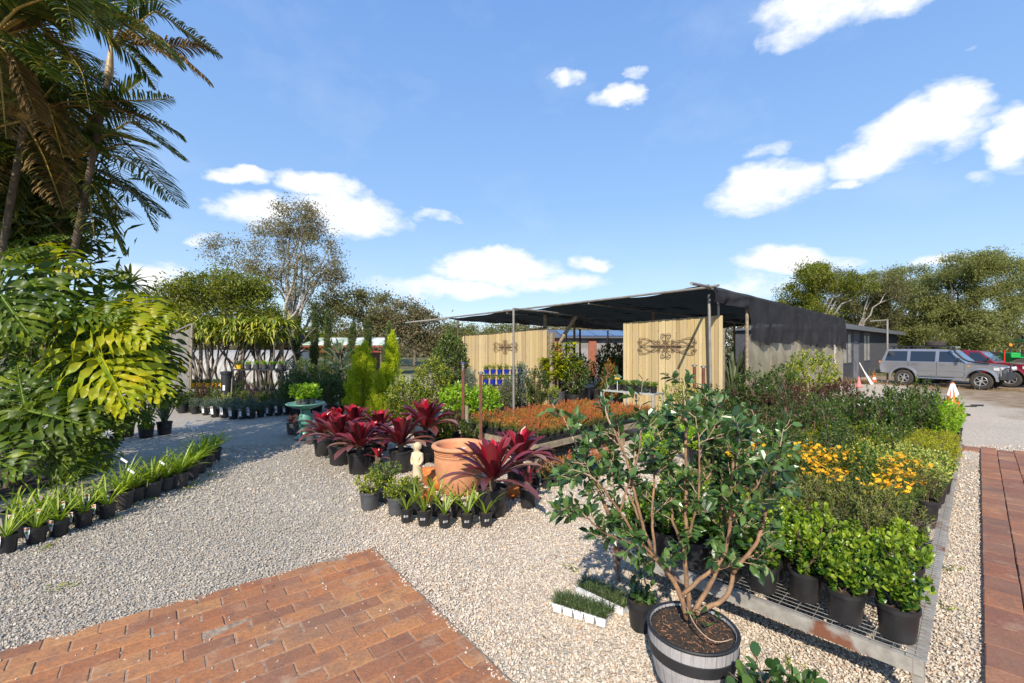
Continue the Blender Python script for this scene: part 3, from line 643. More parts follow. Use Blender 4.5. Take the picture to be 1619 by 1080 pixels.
def cordyline(t):
    pot_parts(t, .15, .3, 'potgrey'); n = 24; a = rng.random(n)*6.28; el = .2+1.1*rng.random(n)
    m = MB(); ribbons(m, np.repeat([[0, 0, .3]], n, 0), np.c_[np.cos(a)*np.cos(el), np.sin(a)*np.cos(el), np.sin(el)], .3, .035, .8, 5); m.build('foliage', leafmat('leaf_bronze', [(.10, .03, .02), (.2, .07, .03), (.16, .08, .04)], .4, .2), t)
PR['cord'] = [proto('potted_cordyline', 'plant', cordyline)]
# ================================================================ plants on the mesh benches
LOOK = {'bright': 'glossy lime round-leaf shrub', 'olive': 'fine olive-leaved shrub', 'euon': 'yellow-edged green shrub', 'golden': 'low golden mound shrub',
        'murraya': 'tall dark glossy shrub', 'murlime': 'tall fresh green shrub', 'daisy': 'orange-flowered daisy bush', 'red': 'reddish-leaved shrub', 'midg': 'mid-green glossy shrub', 'dark': 'dark green shrub', 'standard': 'dark ball-headed standard'}
COLN = ['at the path edge', 'second in from path', 'third in from path', 'fourth in from path', 'fourth from far side', 'third from far side', 'second from far side', 'on the far side']
zt = BH + .014
tmb = MB(); tmb.prism([(-.02, .05), (.02, .05), (.018, -.02), (.004, -.09), (-.004, -.09), (-.018, -.02)], 0, .0012, lambda x, y, h: (x, h, y), 0); tmb.prism([(-.016, .045), (.016, .045), (.016, .02), (-.016, .02)], -.0008, 0, lambda x, y, h: (x, h, y), 1); TAGM = tmb.mesh('plant_tag', [M['white'], M['tagprint']])
def bench_plants():
    r = .16; row = 0
    ncol = 8
    while r < 8.35:
        for c in range(ncol):
            cc = .14 + c*.248 + (.03 if row % 2 else -.0) + rng.normal()*.010
            x = r + rng.normal()*.016 + (0 if row else [0, .0, .10, .02, 0, 0, .03, 0][c])
            k, s = None, 1.0
            if r < 1.05: k = 'bright'; s = .84+.1*rng.random()
            elif r < 2.05: k = 'olive'; s = .92
            elif r < 3.3:
                k = 'daisy' if (c in (1, 3, 4) and row % 2 == 0) or (c == 6 and r < 2.7) else ('olive' if c < 2 else 'dark'); s = .9 if k != 'dark' else .68
            elif r < 4.3: k = 'euon' if c < 4 else ('golden' if c % 2 else 'dark'); s = .95 if k == 'euon' else .85
            elif r < 5.5: k = 'golden' if c < 2 or (c+row) % 3 == 0 else ('dark' if c < 5 else 'standard'); s = 1.0 if k == 'golden' else .8
            elif r < 6.4: k = 'murraya' if c in (2, 3, 4) else ('golden' if c < 2 else 'dark'); s = .92
            else: k = 'murlime' if c == 0 and r > 6.3 else ('murraya' if c < 4 else 'dark'); s = 1.0 if c < 5 else .95
            if r > .5 and r < 3.2 and c == 0 and row % 2 == 0: continue      # gaps along the edge
            if r > 1.5 and c == 0 and r < 2.2: continue
            if k == 'daisy' and row % 2: k = 'olive'
            if k == 'dark' and rng.random() < .5: k = 'midg'; s = .9
            if k == 'murraya' and rng.random() < .25: k = 'midg'; s = 1.2
            if rng.random() < .03 and r > 1: continue
            if k == 'standard' and row % 2: continue
            p = frame(BO, x, cc); v = PR[k][rng.integers(len(PR[k]))]
            side = COLN[c]
            ob = place(v, (p[0], p[1], zt), rng.random()*6.28, s*(.94+.12*rng.random()), f"{LOOK[k]} in black pot, {side}, {ORD[row]} bench row from camera", 'potted plants on the mesh benches')
            if rng.random() < .16:
                tg = bpy.data.objects.new('plant_tag', TAGM); C.objects.link(tg); tg.parent = ob; an = 3.9 + rng.random()*1.6 - ob.rotation_euler[2]; hh = .24 + .12*rng.random(); tg.location = (.10*math.cos(an), .10*math.sin(an), hh); tg.rotation_euler = (rng.normal()*.15, .25*rng.normal(), an+1.57)
        r += .242 if r < 4.2 else .30; row += 1
bench_plants()
# gravel side beyond the benches: taller stock standing on the ground
def pl(k, u, v, lab, rz=None, s=1.0, z=0, group=None, cat=None, i=None, xy=None):
    p = gp(u, v, z) if xy is None else xy
    P = PR[k]; return place(P[rng.integers(len(P)) if i is None else i], (p[0], p[1], z), rng.random()*6.28 if rz is None else rz, s, lab, group, cat)
n = 0
for row, (r, k, s) in enumerate([(5.0, 'dark', 1.0), (5.6, 'standard', .9), (6.3, 'dark', 1.15), (7.0, 'red', 1.05), (7.7, 'red', 1.15), (8.4, 'dark', 1.3), (9.3, 'red', 1.1)]):
    for c in range(6):
        cc = 2.45 + c*.45; x = r + rng.normal()*.06
        if row < 2 and c > 2: continue
        if c > 3 and row > 4: continue
        p = frame(BO, x, cc)
        place(PR[k][rng.integers(len(PR[k]))], (p[0], p[1], 0), rng.random()*6.28, s*(.9+.2*rng.random()), f"{'tall ' if s > 1.05 else ''}{LOOK[k]} standing on gravel, {ORD[row]} row beyond bench side, {ORD[c]} from bench", 'taller shrubs on the gravel behind the benches')
# strappy lime plants left of them
for q, (u, v) in enumerate([(1168, 676), (1188, 672), (1208, 678), (1222, 668), (1180, 662), (1203, 660)]):
    pl('limestrap', u, v, f'lime green strappy plant in black pot, {ORD[q]} of the six beside the open doorway', s=.8+.1*rng.random(), group='lime strappy plants')

# ---------------------------------------------------------------- timber bench with seedlings
SB = np.array([.43, 7.55])
def timber_bench(o, L, Wd, h, label):
    t = thing('timber_bench', label, 'bench', (o[0], o[1], 0), BA, None)
    f = MB(); f.box((L/2, .02, h-.05), (L, .04, .1)); f.box((.02, Wd/2, h-.052), (.04, Wd-.08, .096)); f.box((L/2, Wd-.02, h-.05), (L, .04, .1)); f.build('frame', M['timber'], t)
    s = MB()
    for k in range(int(L/.12)): s.box((.1+k*.12, Wd/2, h-.012), (.085, Wd-.09, .02))
    s.build('slats', M['darktimber'], t)
    for x in np.arange(.1, L, 1.3):
        for y in (.08, Wd-.08): MB().box((x, y, (h-.1)/2), (.08, .07, h-.1)).build('leg', M['timber'], t)
    return t
timber_bench(SB, 4.2, 2.15, .42, 'low timber bench carrying black trays of orange seedlings')
def tray(label, x, y, z, L=.34, W_=.30, hgt=.055, rz=BA, grp='black seedling trays on the timber bench'):
    t = MB(); t.box((0, 0, .004), (L-.03, W_-.03, .006))
    for sx in (-1, 1): t.box((sx*(L/2-.012), 0, hgt/2+.008), (.005, W_-.02, hgt))
    for sy in (-1, 1): t.box((0, sy*(W_/2-.012), hgt/2+.008), (L-.03, .005, hgt))
    t.box((0, W_/2-.004, hgt+.004), (L, .014, .005)); t.box((0, -W_/2+.004, hgt+.004), (L, .014, .005)); t.box((L/2-.004, 0, hgt+.0035), (.014, W_-.02, .005)); t.box((-L/2+.004, 0, hgt+.0035), (.014, W_-.02, .005))
    o = t.build('seedling_tray', M['pot'], loc=(x, y, z)); o.rotation_euler = (0, 0, rz); tag(o, label, 'tray', grp); return o
tr0 = None
for a in range(11):
    for b in range(6):
        p = frame(SB, .22+a*.36, .2+b*.35)
        lab = f'black tray of seedlings, {ORD[a]} along the timber bench, {ORD[b]} row from its front edge'
        if tr0 is None: tr0 = tray(lab, p[0], p[1], .422)
        else: dup(tr0, (p[0], p[1], .422), BA, 1, lab)
        for q in range(4):
            pq = p + E1*(-.08+.16*(q % 2)) + E2*(-.07+.14*(q//2)) + rng.normal(size=2)*.006
            place(PR['seed'][rng.integers(3)], (pq[0], pq[1], .432), rng.random()*6.28, .92+.22*rng.random(), f"orange-tipped seedling, {('near left', 'near right', 'far left', 'far right')[q]} in {ORD[a]} tray along, {ORD[b]} tray back", 'orange-tipped seedlings on the timber bench')
for q in range(9):
    for w in range(2):
        p = np.array([.49, 6.62]) + q*.19*nz([.80, .60]) + w*.2*E2
        place(PR['seed'][rng.integers(3)], (p[0], p[1], .005), rng.random()*6.28, 1.25+.2*rng.random(), f"amber seedling on gravel below the timber bench, {ORD[q]} from left in {('front', 'back')[w]} row", 'amber seedlings on the ground')
# small standards and round-leaf pots behind the seedlings
for q, (u, v) in enumerate([(790, 662), (810, 660), (834, 657), (857, 655), (876, 646), (846, 645), (824, 648), (866, 637), (800, 648), (888, 640), (780, 640), (812, 636), (840, 634)]):
    pl('standgreen', u, v, f'small round-headed standard in black pot, {ORD[q]} of the group behind the orange seedlings', s=1.0, group='small standards behind the seedlings')
# big lance-leaved plant in large grey pot
def lance(t):
    pot_parts(t, .30, .55, 'potgrey'); st = MB(); lm = MB()
    for k in range(9):
        a = rng.random()*6.28; tip = np.array([math.cos(a)*(.2+.5*rng.random()), math.sin(a)*(.2+.5*rng.random()), 1.15+1.0*rng.random()]); b = np.array([math.cos(a)*.1, math.sin(a)*.1, .5])
        st.tube([b, b*.5+tip*.5+[0, 0, .1], tip], [.016, .012, .006], 6)
        for f in np.linspace(.35, 1, 9):
            p = b + (tip-b)*f; n_ = 9; an = rng.random(n_)*6.28
            ribbons(lm, np.repeat([p], n_, 0), np.c_[np.cos(an), np.sin(an), .35+.5*rng.random(n_)], .36, .055, 1.6, 5)
    st.build('stem', M['stem'], t); lm.build('foliage', leafmat('leaf_lance', [(.12, .18, .015), (.32, .38, .02), (.55, .52, .05)], .35, .45), t)
lt = thing('lance_leaved_plant', 'tall yellow-green lance-leaved plant in a large grey pot before the gap', 'plant', (0, 0, 0)); lance(lt); p = gp(881, 644); lt.location = (p[0], p[1], 0)

# ---------------------------------------------------------------- pale metal table with eight small pots
def metal_table(label, L, Wd, h, loc, rz, mat='paint_grey', shelf=False, top='slats'):
    t = thing('metal_table', label, 'table', loc, rz); m = MB()
    for y in (0.02, Wd-.02): m.box((L/2, y, h-.02), (L, .035, .04))
    for x in (.02, L-.02): m.box((x, Wd/2, h-.022), (.035, Wd-.08, .036))
    for k in range(int(L/.1)): m.box((.08+k*.1, Wd/2, h-.006), (.06, Wd-.075, .008))
    m.build('table_top', M[mat], t)
    for x in (.03, L*.5, L-.03):
        for y in (.03, Wd-.03): MB().box((x, y, (h-.04)/2), (.04, .035, h-.04)).build('leg', M[mat], t)
    if shelf: MB().box((L/2, Wd/2, h*.38), (L-.1, Wd-.08, .02)).build('shelf', M[mat], t)
    return t
TA = math.atan2(-.718, .696)
tb = np.array([2.40, 12.35]); metal_table('pale grey metal table in front of the right paling fence', 1.6, .55, .88, (tb[0], tb[1], 0), TA)
dF = np.array([.696, -.718]); dB = np.array([.718, .696])
for q in range(8):
    p = tb + dF*(.1+q*.2) + dB*.16
    o = place(PR['smallround'][0], (p[0], p[1], .884), rng.random()*6, 1.0, f'small green plant in black pot, {ORD[q]} from left on the pale metal table', 'small pots on the pale metal table')
for q in range(7):
    p = tb + dF*(.2+q*.2) + dB*.38
    place(PR['smallround'][1], (p[0], p[1], .884), rng.random()*6, 1.0, f'small green plant, {ORD[q]} from left in back row on pale metal table', 'small pots on the pale metal table')
sg = thing('price_sign', 'small yellow card on a stick among pots on pale table', 'sign', (tb[0]+dF[0]*.55, tb[1]+dF[1]*.55, .88)); MB().box((0, 0, .36), (.16, .012, .11), TA).build('card', M['yellow'], sg); MB().box((0, 0, .15), (.012, .012, .3)).build('stick', M['white'], sg)

# ---------------------------------------------------------------- bromeliad corner
BR = [('crimson bromeliad in black pot at the left front edge of the group', 568, 747, 0, 1.08, 0), ('crimson bromeliad in black pot left of the front crimson one', 537, 733, 0, 1.08, 1), ('crimson bromeliad in small black pot nearest the green birdbath', 512, 719, 0, 1.02, 1),
      ('crimson bromeliad in black pot behind the cream statue', 634, 744, 0, 1.12, 1), ('largest crimson bromeliad, raised in a tall black pot behind the statue', 673, 728, 0, 1.12, 2),
      ('crimson bromeliad in large black pot in front of the terracotta urn', 779, 813, 0, 1.10, 0), ('pale-tipped bromeliad behind the small bromeliad right of the urn', 822, 776, 0, 1.12, 1),
      ('crimson bromeliad at the back of the group below the conifers', 600, 712, 0, 1.05, 0), ('crimson bromeliad at the back beside the birdbath', 533, 704, 0, 1.05, 1), ('crimson bromeliad half hidden in middle of the group', 590, 730, 0, .9, 0), ('crimson bromeliad behind the green birdbath pedestal side', 560, 706, 0, 1.05, 0)]
for q, (lab, u, v, z, s, i) in enumerate(BR): pl('brom', u, v, lab, s=s, i=8 if i == 2 else q % 8, group='crimson bromeliads')
pl('bromS', 835, 801, 'small green and red bromeliad in black pot right of the urn', s=1.0)
pl('bromS', 597, 752, 'small red bromeliad tucked between two crimson ones', s=.9)
pl('cord', 462, 686, 'bronze spiky plant in grey pot left of the birdbath', s=.85); pl('cord', 473, 688, 'bronze spiky plant in grey pot touching the birdbath stem', s=.85)
pl('cord', 491, 701, 'spiky plant in grey pot at the foot of birdbath', s=.7); 
# urn
ux, uy = (726-U0)/F*6.5, 6.5
ur = thing('terracotta_urn', 'large open terracotta urn with a thick rim and rope band', 'urn', (ux, uy, 0))
m = MB(); m.lathe([(.001, .01), (.24, .01), (.25, .0), (.262, .02), (.30, .12), (.335, .26), (.352, .40), (.352, .50), (.346, .53), (.353, .534), (.353, .545), (.345, .549), (.343, .585), (.350, .588), (.350, .60), (.343, .603), (.345, .615), (.375, .622), (.392, .636), (.395, .655), (.388, .672), (.365, .683), (.335, .68), (.318, .665), (.312, .63), (.318, .5), (.315, .35), (.28, .12), (.22, .05), (.001, .045)], n=64)
for a in np.arange(0, 6.283, 6.283/60): m.box((.349*math.cos(a), .349*math.sin(a), .567), (.012, .030, .014), M=np.array([[math.cos(a), -math.sin(a), 0], [math.sin(a), math.cos(a), 0], [0, 0, 1]]) @ np.array([[1, 0, 0], [0, .9, -.4], [0, .4, .9]]))
m.build('bowl', M['terracotta'], ur, True)
pk = MB(); pk.prism([(-.07, -.03), (.06, -.035), (.075, .025), (-.06, .03)], .05, .09, lambda x, y, h: (x+.05, y+.1, h)); pk.v[-1][:, 2] += 0
o = pk.build('white_packet', M['white']); o.location = (ux, uy, .50); o.rotation_euler = (0, .0, .3); tag(o, 'small white packet lying inside the terracotta urn', 'packet')
MB().lathe([(.001, .54), (.31, .535)], n=40).build('fill', M['orangeclay'], ur)
# small orange clay pieces
def claypot(lab, u, v, s, prof):
    p = gp(u, v); o = MB().lathe(prof, n=28).build('clay_pot', M['orangeclay'], None, True); o.location = (p[0], p[1], 0); o.scale = (s,)*3; tag(o, lab, 'pot', 'orange clay pots')
ball = [(.001, .0), (.5, .03), (.8, .25), (1, .7), (.96, 1.1), (.75, 1.4), (.62, 1.5), (.68, 1.6), (.6, 1.6), (.5, 1.45), (.001, 1.3)]
bowl = [(.001, 0), (.5, 0), (.6, .1), (.9, .5), (1, .8), (1.05, .85), (1.0, .9), (.9, .8), (.5, .3), (.001, .25)]
claypot('round orange clay pot beside the large front bromeliad', 810, 786, .115, ball)
claypot('orange clay bowl at the statue foot among green plants', 668, 795, .16, bowl)
claypot('orange clay pot between statue and urn', 694, 774, .17, ball); claypot('wide orange clay bowl behind the statue', 676, 765, .22, bowl)
# statue: one continuous draped child figure on a plinth
def statue():
    p = gp(660, 792); t = thing('statue', 'cream stone statue of a small child beside the terracotta urn', 'statue', (p[0], p[1], 0), -.35)
    MB().lathe([(.001, 0), (.10, 0), (.10, .04), (.085, .05), (.08, .19), (.095, .20), (.095, .235), (.001, .235)], n=20).build('plinth', M['cream'], t, 'auto')
    me = bpy.data.meshes.new('figure'); V = [(0, 0, .43), (0, .005, .36), (0, 0, .55), (0, -.005, .63), (0, -.002, .665), (0, -.008, .705), (.035, -.005, .30), (.035, 0, .235), (-.035, .0, .30), (-.035, 0, .235), (.06, 0, .625), (.075, -.01, .54), (.045, -.05, .49), (-.06, 0, .625), (-.078, -.01, .54), (-.05, -.045, .49), (0, -.010, .745)]
    E = [(0, 1), (0, 2), (2, 3), (3, 4), (4, 5), (1, 6), (6, 7), (1, 8), (8, 9), (3, 10), (10, 11), (11, 12), (3, 13), (13, 14), (14, 15), (5, 16)]
    Rr = [.068, .072, .060, .064, .028, .042, .045, .04, .045, .04, .034, .026, .02, .034, .026, .02, .042]
    me.from_pydata(V, E, []); o = bpy.data.objects.new('figure', me); C.objects.link(o); o.parent = t
    sk_ = o.modifiers.new('s', 'SKIN'); sk_.use_smooth_shade = True
    for q, r_ in enumerate(Rr): me.skin_vertices[0].data[q].radius = (r_, r_)
    me.skin_vertices[0].data[0].use_root = True
    sb = o.modifiers.new('b', 'SUBSURF'); sb.levels = 2; sb.render_levels = 2; me.materials.append(M['cream'])
    h = MB(); h.lathe([(.001, .792), (.03, .785), (.052, .762), (.057, .735), (.052, .705), (.036, .69)], (0, .006, 0), n=16); hp = h.build('hair', M['cream'], t, True)
    f = MB(); f.add([(0, -.055, .712), (-.008, -.042, .702), (.008, -.042, .702), (0, -.042, .725)], [(0, 2, 3), (0, 3, 1), (0, 1, 2)])
    for s_ in (-1, 1): f.lathe([(.001, 0), (.006, .002), (.001, .007)], (s_*.016, -.043, .722), 6)
    f.box((0, -.044, .693), (.018, .005, .003)); f.build('face', M['cream'], t, True)
statue()
# $10 pots in front
def text_mesh(s, size, mat, r, parent, z, ang, name='price_mark'):
    cu = bpy.data.curves.new('t', 'FONT'); cu.body = s; cu.size = size; cu.align_x = 'CENTER'; cu.align_y = 'CENTER'; cu.shear = .15
    o = bpy.data.objects.new('t', cu); C.objects.link(o); bpy.context.view_layer.update(); me = bpy.data.meshes.new_from_object(o.evaluated_get(bpy.context.evaluated_depsgraph_get())); bpy.data.objects.remove(o); bpy.data.curves.remove(cu)
    for v in me.vertices:
        a = ang + v.co.x/r; v.co = (math.cos(a)*r, math.sin(a)*r, z+v.co.y)
    me.materials.clear(); me.materials.append(M[mat]); q = bpy.data.objects.new(name, me); C.objects.link(q); q.parent = parent
    q['label'] = f'hand-written price {s} in white'; return q
G10 = []
for q, (u, v, k, s, lb) in enumerate([(643, 824.5, 'strapF', 1.0, 'leftmost'), (671, 830, 'strapF', 1.12, 'tall, second from left'), (703, 833, 'strapF', 1.0, 'middle'), (738.6, 833, 'strapF', 1.02, 'fourth from left'), (768, 831, 'strapF', 1.0, 'rightmost')]):
    o = pl('strapF', u, v, f'small black pot of strappy leaves marked 10 dollars, {lb} in front row', s=s, i=[0, 2, 1, 1, 0][q], group='ten dollar strappy plants', rz=0)
    text_mesh('$10', .034, 'chalk', .0725, o, .085, -1.57 + [.05, -.1, .25, 0, .2][q])
for q, (u, v) in enumerate([(655, 812), (690, 815), (722, 816), (753, 812)]):
    pl('strapF', u, v, f'strappy-leaved plant in black pot behind the priced front row, {ORD[q]} from left', s=1.05, group='strappy plants behind the front row')
b = PR['bromS'][0]; text_mesh('120', .05, 'chalk', .112, [o for o in C.objects if o.name.startswith('potted_bromeliad') and 'right of the urn' in o['label'] and 'small green' in o['label']][0], .13, -1.35)
K('globe', 2, lambda i: proto('potted_shrub', 'shrub', bushy, r=.125, ph=.24, hgt=.26, spread=.2, n=900, L=.04, W=.018, mat=['l_varyel', 'l_hedge'][i], kind='diam', nstem=8, up=.8, clump=10, inner=.4, potmat='potgrey'))
pl('globe', 584, 804, 'round yellow-green shrub in grey pot at the left front corner', i=0, s=.95); pl('globe', 627, 812, 'yellow-green shrub in grey pot behind first priced pot', i=0, s=.9); pl('globe', 609, 790, 'round grey-green clipped shrub between the bromeliads and yellow shrub', i=1, s=1.1)
pl('globe', 648, 800, 'yellow-green shrub hiding the statue foot', i=0, s=.8)
# ---------------------------------------------------------------- agapanthus row on the left
for q, (u, v, s) in enumerate([(193, 803, 1.0), (239, 785, 1.0), (283, 770, 1.0), (301, 757, .98), (314, 747, 1.0), (325, 738, 1.0), (338, 728, 1.0), (262, 775, .9), (214, 792, .85)]):
    pl('strap', u, v, f'large agapanthus in dusty pot, {ORD[q]} in the row curving along the left garden bed', s=s, group='large agapanthus pots')
for q, (u, v) in enumerate([(10, 873), (57, 858), (93, 846), (132, 832), (169, 819)]):
    o = pl('strapS', u, v, f'small agapanthus with white tag, {ORD[q]} from left in the front row', s=1.05, group='small tagged agapanthus', rz=0)
    nursery_tag(o, .0+.03*rng.normal(), -.088, .10, a=.25+.1*rng.normal(), tilt=-.1)
for q, (u, v) in enumerate([(34, 848), (75, 838), (112, 824), (150, 812), (20, 833), (62, 824), (98, 812)]):
    o = pl('strapS', u, v, f'small agapanthus, {ORD[q]} from left behind the tagged front row', s=1.1, group='small agapanthus in the back row', rz=0)
    if q < 4: nursery_tag(o, .0, -.088, .16, a=.25+.1*rng.normal(), tilt=-.1)
for q, (u, v) in enumerate([(200, 690), (231, 691), (260, 686)]): pl('flax', u, v, f"grey-green flax in square-set black pot, {('left', 'middle', 'right')[q]} of three beside the big leaves", s=.95, group='three flax pots')
# agapanthus flowers: long stalk with a pale ball
def umbel(lab, u, v, Y, base):
    p = at(u, v, Y); t = thing('agapanthus_flower', lab, 'flower', (base[0], base[1], .2)); q = p - np.array([base[0], base[1], .2])
    MB().tube([(0, 0, 0), q*.5+[0, 0, .04], q], [.005, .004, .003], 6).build('stalk', M['stemgreen'], t)
    m_ = MB(); D = rdir(26); leaves(m_, np.repeat([q], 26, 0)+D*.02, D, .06, .02, 'diam'); m_.build('petals', M['petalw'], t)
umbel('pale agapanthus flower on a long leaning stalk above left pots', 170, 687, 6.3, gp(208, 795)); umbel('pale lilac agapanthus flower near the end of the pot row', 299, 672, 8.0, gp(314, 747)); umbel('white agapanthus flower beside the lilac one', 308, 676, 8.1, gp(325, 738))
# white plastic labels on stakes in the big pots
for q, (u, v, Y) in enumerate([(306, 712, 7.7), (337, 694, 8.3), (256, 732, 6.3), (207, 745, 5.9), (196, 728, 6.0)]):
    p = at(u, v, Y); t = MB(); t.prism([(-.05, .014), (.05, .014), (.05, -.014), (-.05, -.014)], 0, .002, lambda x, y, h: (x*.85+y*.5, h, -x*.55+y*.85)); o = t.build('plant_label', M['white'], loc=tuple(p)); tag(o, f"white strip label standing in an agapanthus pot, {('above the fourth pot', 'above the last pot', 'above the second pot', 'low on the first pot', 'high on the first pot')[q]}", 'label', 'white strip labels')
# ---------------------------------------------------------------- birdbath with leafy plant
p = gp(483, 693); bb = thing('birdbath', 'green glazed birdbath pedestal holding leafy pots beside the gravel drive', 'birdbath', (p[0], p[1], 0))
MB().lathe([(.001, 0), (.22, 0), (.23, .03), (.19, .06), (.13, .10), (.115, .2), (.14, .33), (.155, .42), (.13, .52), (.10, .60), (.11, .66), (.001, .66)], n=28).build('pedestal', M['greenglaze'], bb, True)
MB().lathe([(.001, .66), (.12, .66), (.26, .70), (.40, .765), (.415, .79), (.40, .80), (.30, .765), (.001, .74)], n=36).build('bowl', M['greenglaze'], bb, True)
for q, (dx, dy) in enumerate([(-.12, 0), (.12, .02), (0, .14), (.02, -.13)]):
    place(PR['leafy'][0], (p[0]+dx, p[1]+dy, .77), rng.random()*6, 1.0, f"bright leafy plant in grey pot, {('left', 'right', 'back', 'front')[q]} one in the birdbath bowl", 'leafy pots in the birdbath')
# ---------------------------------------------------------------- punnets of mondo grass
def punnet(lab, a, b, n):
    a = np.array(a); b = np.array(b); d = nz(b-a); L = np.linalg.norm(b-a)/n; t = thing('punnet', lab, 'punnet', (a[0], a[1], .005), math.atan2(d[1], d[0]), 'white punnets of grass'); m = MB()
    for r_ in range(2):
        for k in range(n):
            c = np.array([L*(k+.5), .04+r_*.085]); s0, s1 = L*.36, L*.47
            V = [(c[0]+x*s, c[1]+y*s*.95, z) for z, s in ((0, s0), (.068, s1)) for x, y in ((-1, -1), (1, -1), (1, 1), (-1, 1))]
            m.add(V, [(3, 2, 1, 0), (0, 1, 5, 4), (1, 2, 6, 5), (2, 3, 7, 6), (3, 0, 4, 7)])
    m.box((L*n/2, -.003, .069), (L*n, .012, .004)); m.box((L*n/2, .170, .069), (L*n, .012, .004)); m.build('cells', M['white'], t)
    s = MB().box((L*n/2, .083, .058), (L*n-.02, .155, .006)).build('soil', M['soil'], t)
    g_ = MB(); k = n*230; P = np.c_[rng.random(k)*L*n, .0+rng.random(k)*.165, np.full(k, .06)]; an = rng.random(k)*6.28
    ribbons(g_, P, np.c_[np.cos(an)*.6, np.sin(an)*.6, .5+.9*rng.random(k)], .05+.05*rng.random(k), .0045, 2.2, 4); g_.build('grass', M['l_mondo'], t)
punnet('front white punnet tray of dark mondo grass on the gravel', gp(872, 968), gp(958, 996), 5)
punnet('rear white punnet tray of taller mondo grass on the gravel', gp(909, 940), gp(986, 977), 5)
K('dwarf', 1, lambda i: proto('potted_shrub', 'shrub', bushy, r=.105, ph=.21, hgt=.16, spread=.11, n=90, L=.055, W=.034, mat='l_camellia', kind='round', nstem=4, up=.7, clump=8, inner=.2))
pl('dwarf', 1015, 992, 'low glossy dark shrub in black pot left of the barrel', s=1.0)
place(PR['dwarf'][0], (1.24, 2.30, 0), 1.0, (1.45, 1.45, 1.42), 'glossy dark rosette-leaved shrub in black pot in front of the barrel', None)
place(PR['dwarf'][0], (1.42, 2.26, 0), 2.2, 1.25, 'glossy dark shrub at the bottom edge right of the barrel', None)
K('mond', 1, lambda i: proto('potted_grass', 'grass', strappy, r=.09, ph=.15, n=120, L=.18, W=.006, mat='l_mondo', droop=1.3, up=1.0))
place(PR['mond'][0], (1.55, 2.32, 0), 1.0, 1.0, 'fine dark grass in a pot at the bottom edge', None)

# weeds at the foot of the left pots
wd = MB(); Pw = []
for u, v in [(208, 800), (236, 790), (310, 765), (330, 752), (180, 822), (300, 772), (72, 866), (905, 900), (1440, 1010), (1500, 900), (1490, 960), (95, 930), (1250, 1060)]:
    p = gp(u, v)
    for _ in range(26): Pw.append((p[0]+rng.normal()*.05, p[1]+rng.normal()*.05, .004))
Pw = np.array(Pw); n_ = len(Pw); an = rng.random(n_)*6.28; leaves(wd, Pw, np.c_[np.cos(an), np.sin(an), .2+.7*rng.random(n_)], .02+.045*rng.random(n_), .010, 'diam')
tag(wd.build('weeds', M['l_varyel']), 'small green weeds growing in the gravel at the foot of pots', 'weeds', kind='stuff')
# ================================================================ barrel planter with the multi-stemmed tree
bx, by = 1.075, 2.70
bp = thing('barrel_planter', 'grey half-barrel planter with two black bands at the front', 'planter', (bx, by, 0))
prof = np.array([(.165, 0), (.19, .07), (.215, .15), (.236, .24), (.25, .33), (.256, .42)])
ns = 26; m = MB()
for k in range(ns):
    a0, a1 = 2*math.pi*k/ns + .007, 2*math.pi*(k+1)/ns - .007; V = []
    for rr, z in prof:
        for a in (a0, (a0+a1)/2, a1): V.append((rr*math.cos(a), rr*math.sin(a), z))
    for rr, z in prof[::-1]:
        for a in (a0, (a0+a1)/2, a1): V.append(((rr-.018)*math.cos(a), (rr-.018)*math.sin(a), z))
    q = len(prof)*2; m.add(V, [(3*i+j, 3*i+j+1, 3*i+j+4, 3*i+j+3) for i in range(q-1) for j in (0, 1)] + [(3*i+j, 3*i+3+j, 3*i+4+j, 3*i+1+j) for i in () for j in ()])
m.lathe([(r_-.006, z) for r_, z in prof], n=40)
m.build('staves', M['barrelwood'], bp)
rr = lambda z: np.interp(z, prof[:, 1], prof[:, 0])
for z0, z1 in ((.275, .345), (.085, .135)):
    MB().lathe([(rr(z0)+.001, z0), (rr(z0)+.006, z0+.003), (rr(z1)+.006, z1-.003), (rr(z1)+.001, z1)], n=48).build('band', M['trim'], bp, 'auto')
MB().lathe([(.232, .30), (.236, .40), (.241, .424), (.256, .427), (.262, .421), (.260, .412), (.255, .408)], n=48).build('rim', M['trim'], bp, 'auto')
s = MB(); n_ = 40; pr = [(.243-.243*i/9, .392+.008*(i/9)) for i in range(9)] + [(.001, .402)]; s.lathe(pr, n=n_); s.v[-1] += rng.normal(size=s.v[-1].shape)*[.002, .002, .005]; s.build('soil', M['soil'], bp)
ck = MB(); kk = 260; a = rng.random(kk)*6.28; q = .22*np.sqrt(rng.random(kk)); ck_P = np.c_[q*np.cos(a), q*np.sin(a), np.full(kk, .402)]; leaves(ck, ck_P, rdir(kk)*[1, 1, .3], .016+.014*rng.random(kk), .008, 'diam'); ck.build('bark_chips', plain('bark_chip', (.26, .13, .07), .9, .5, 30), bp)

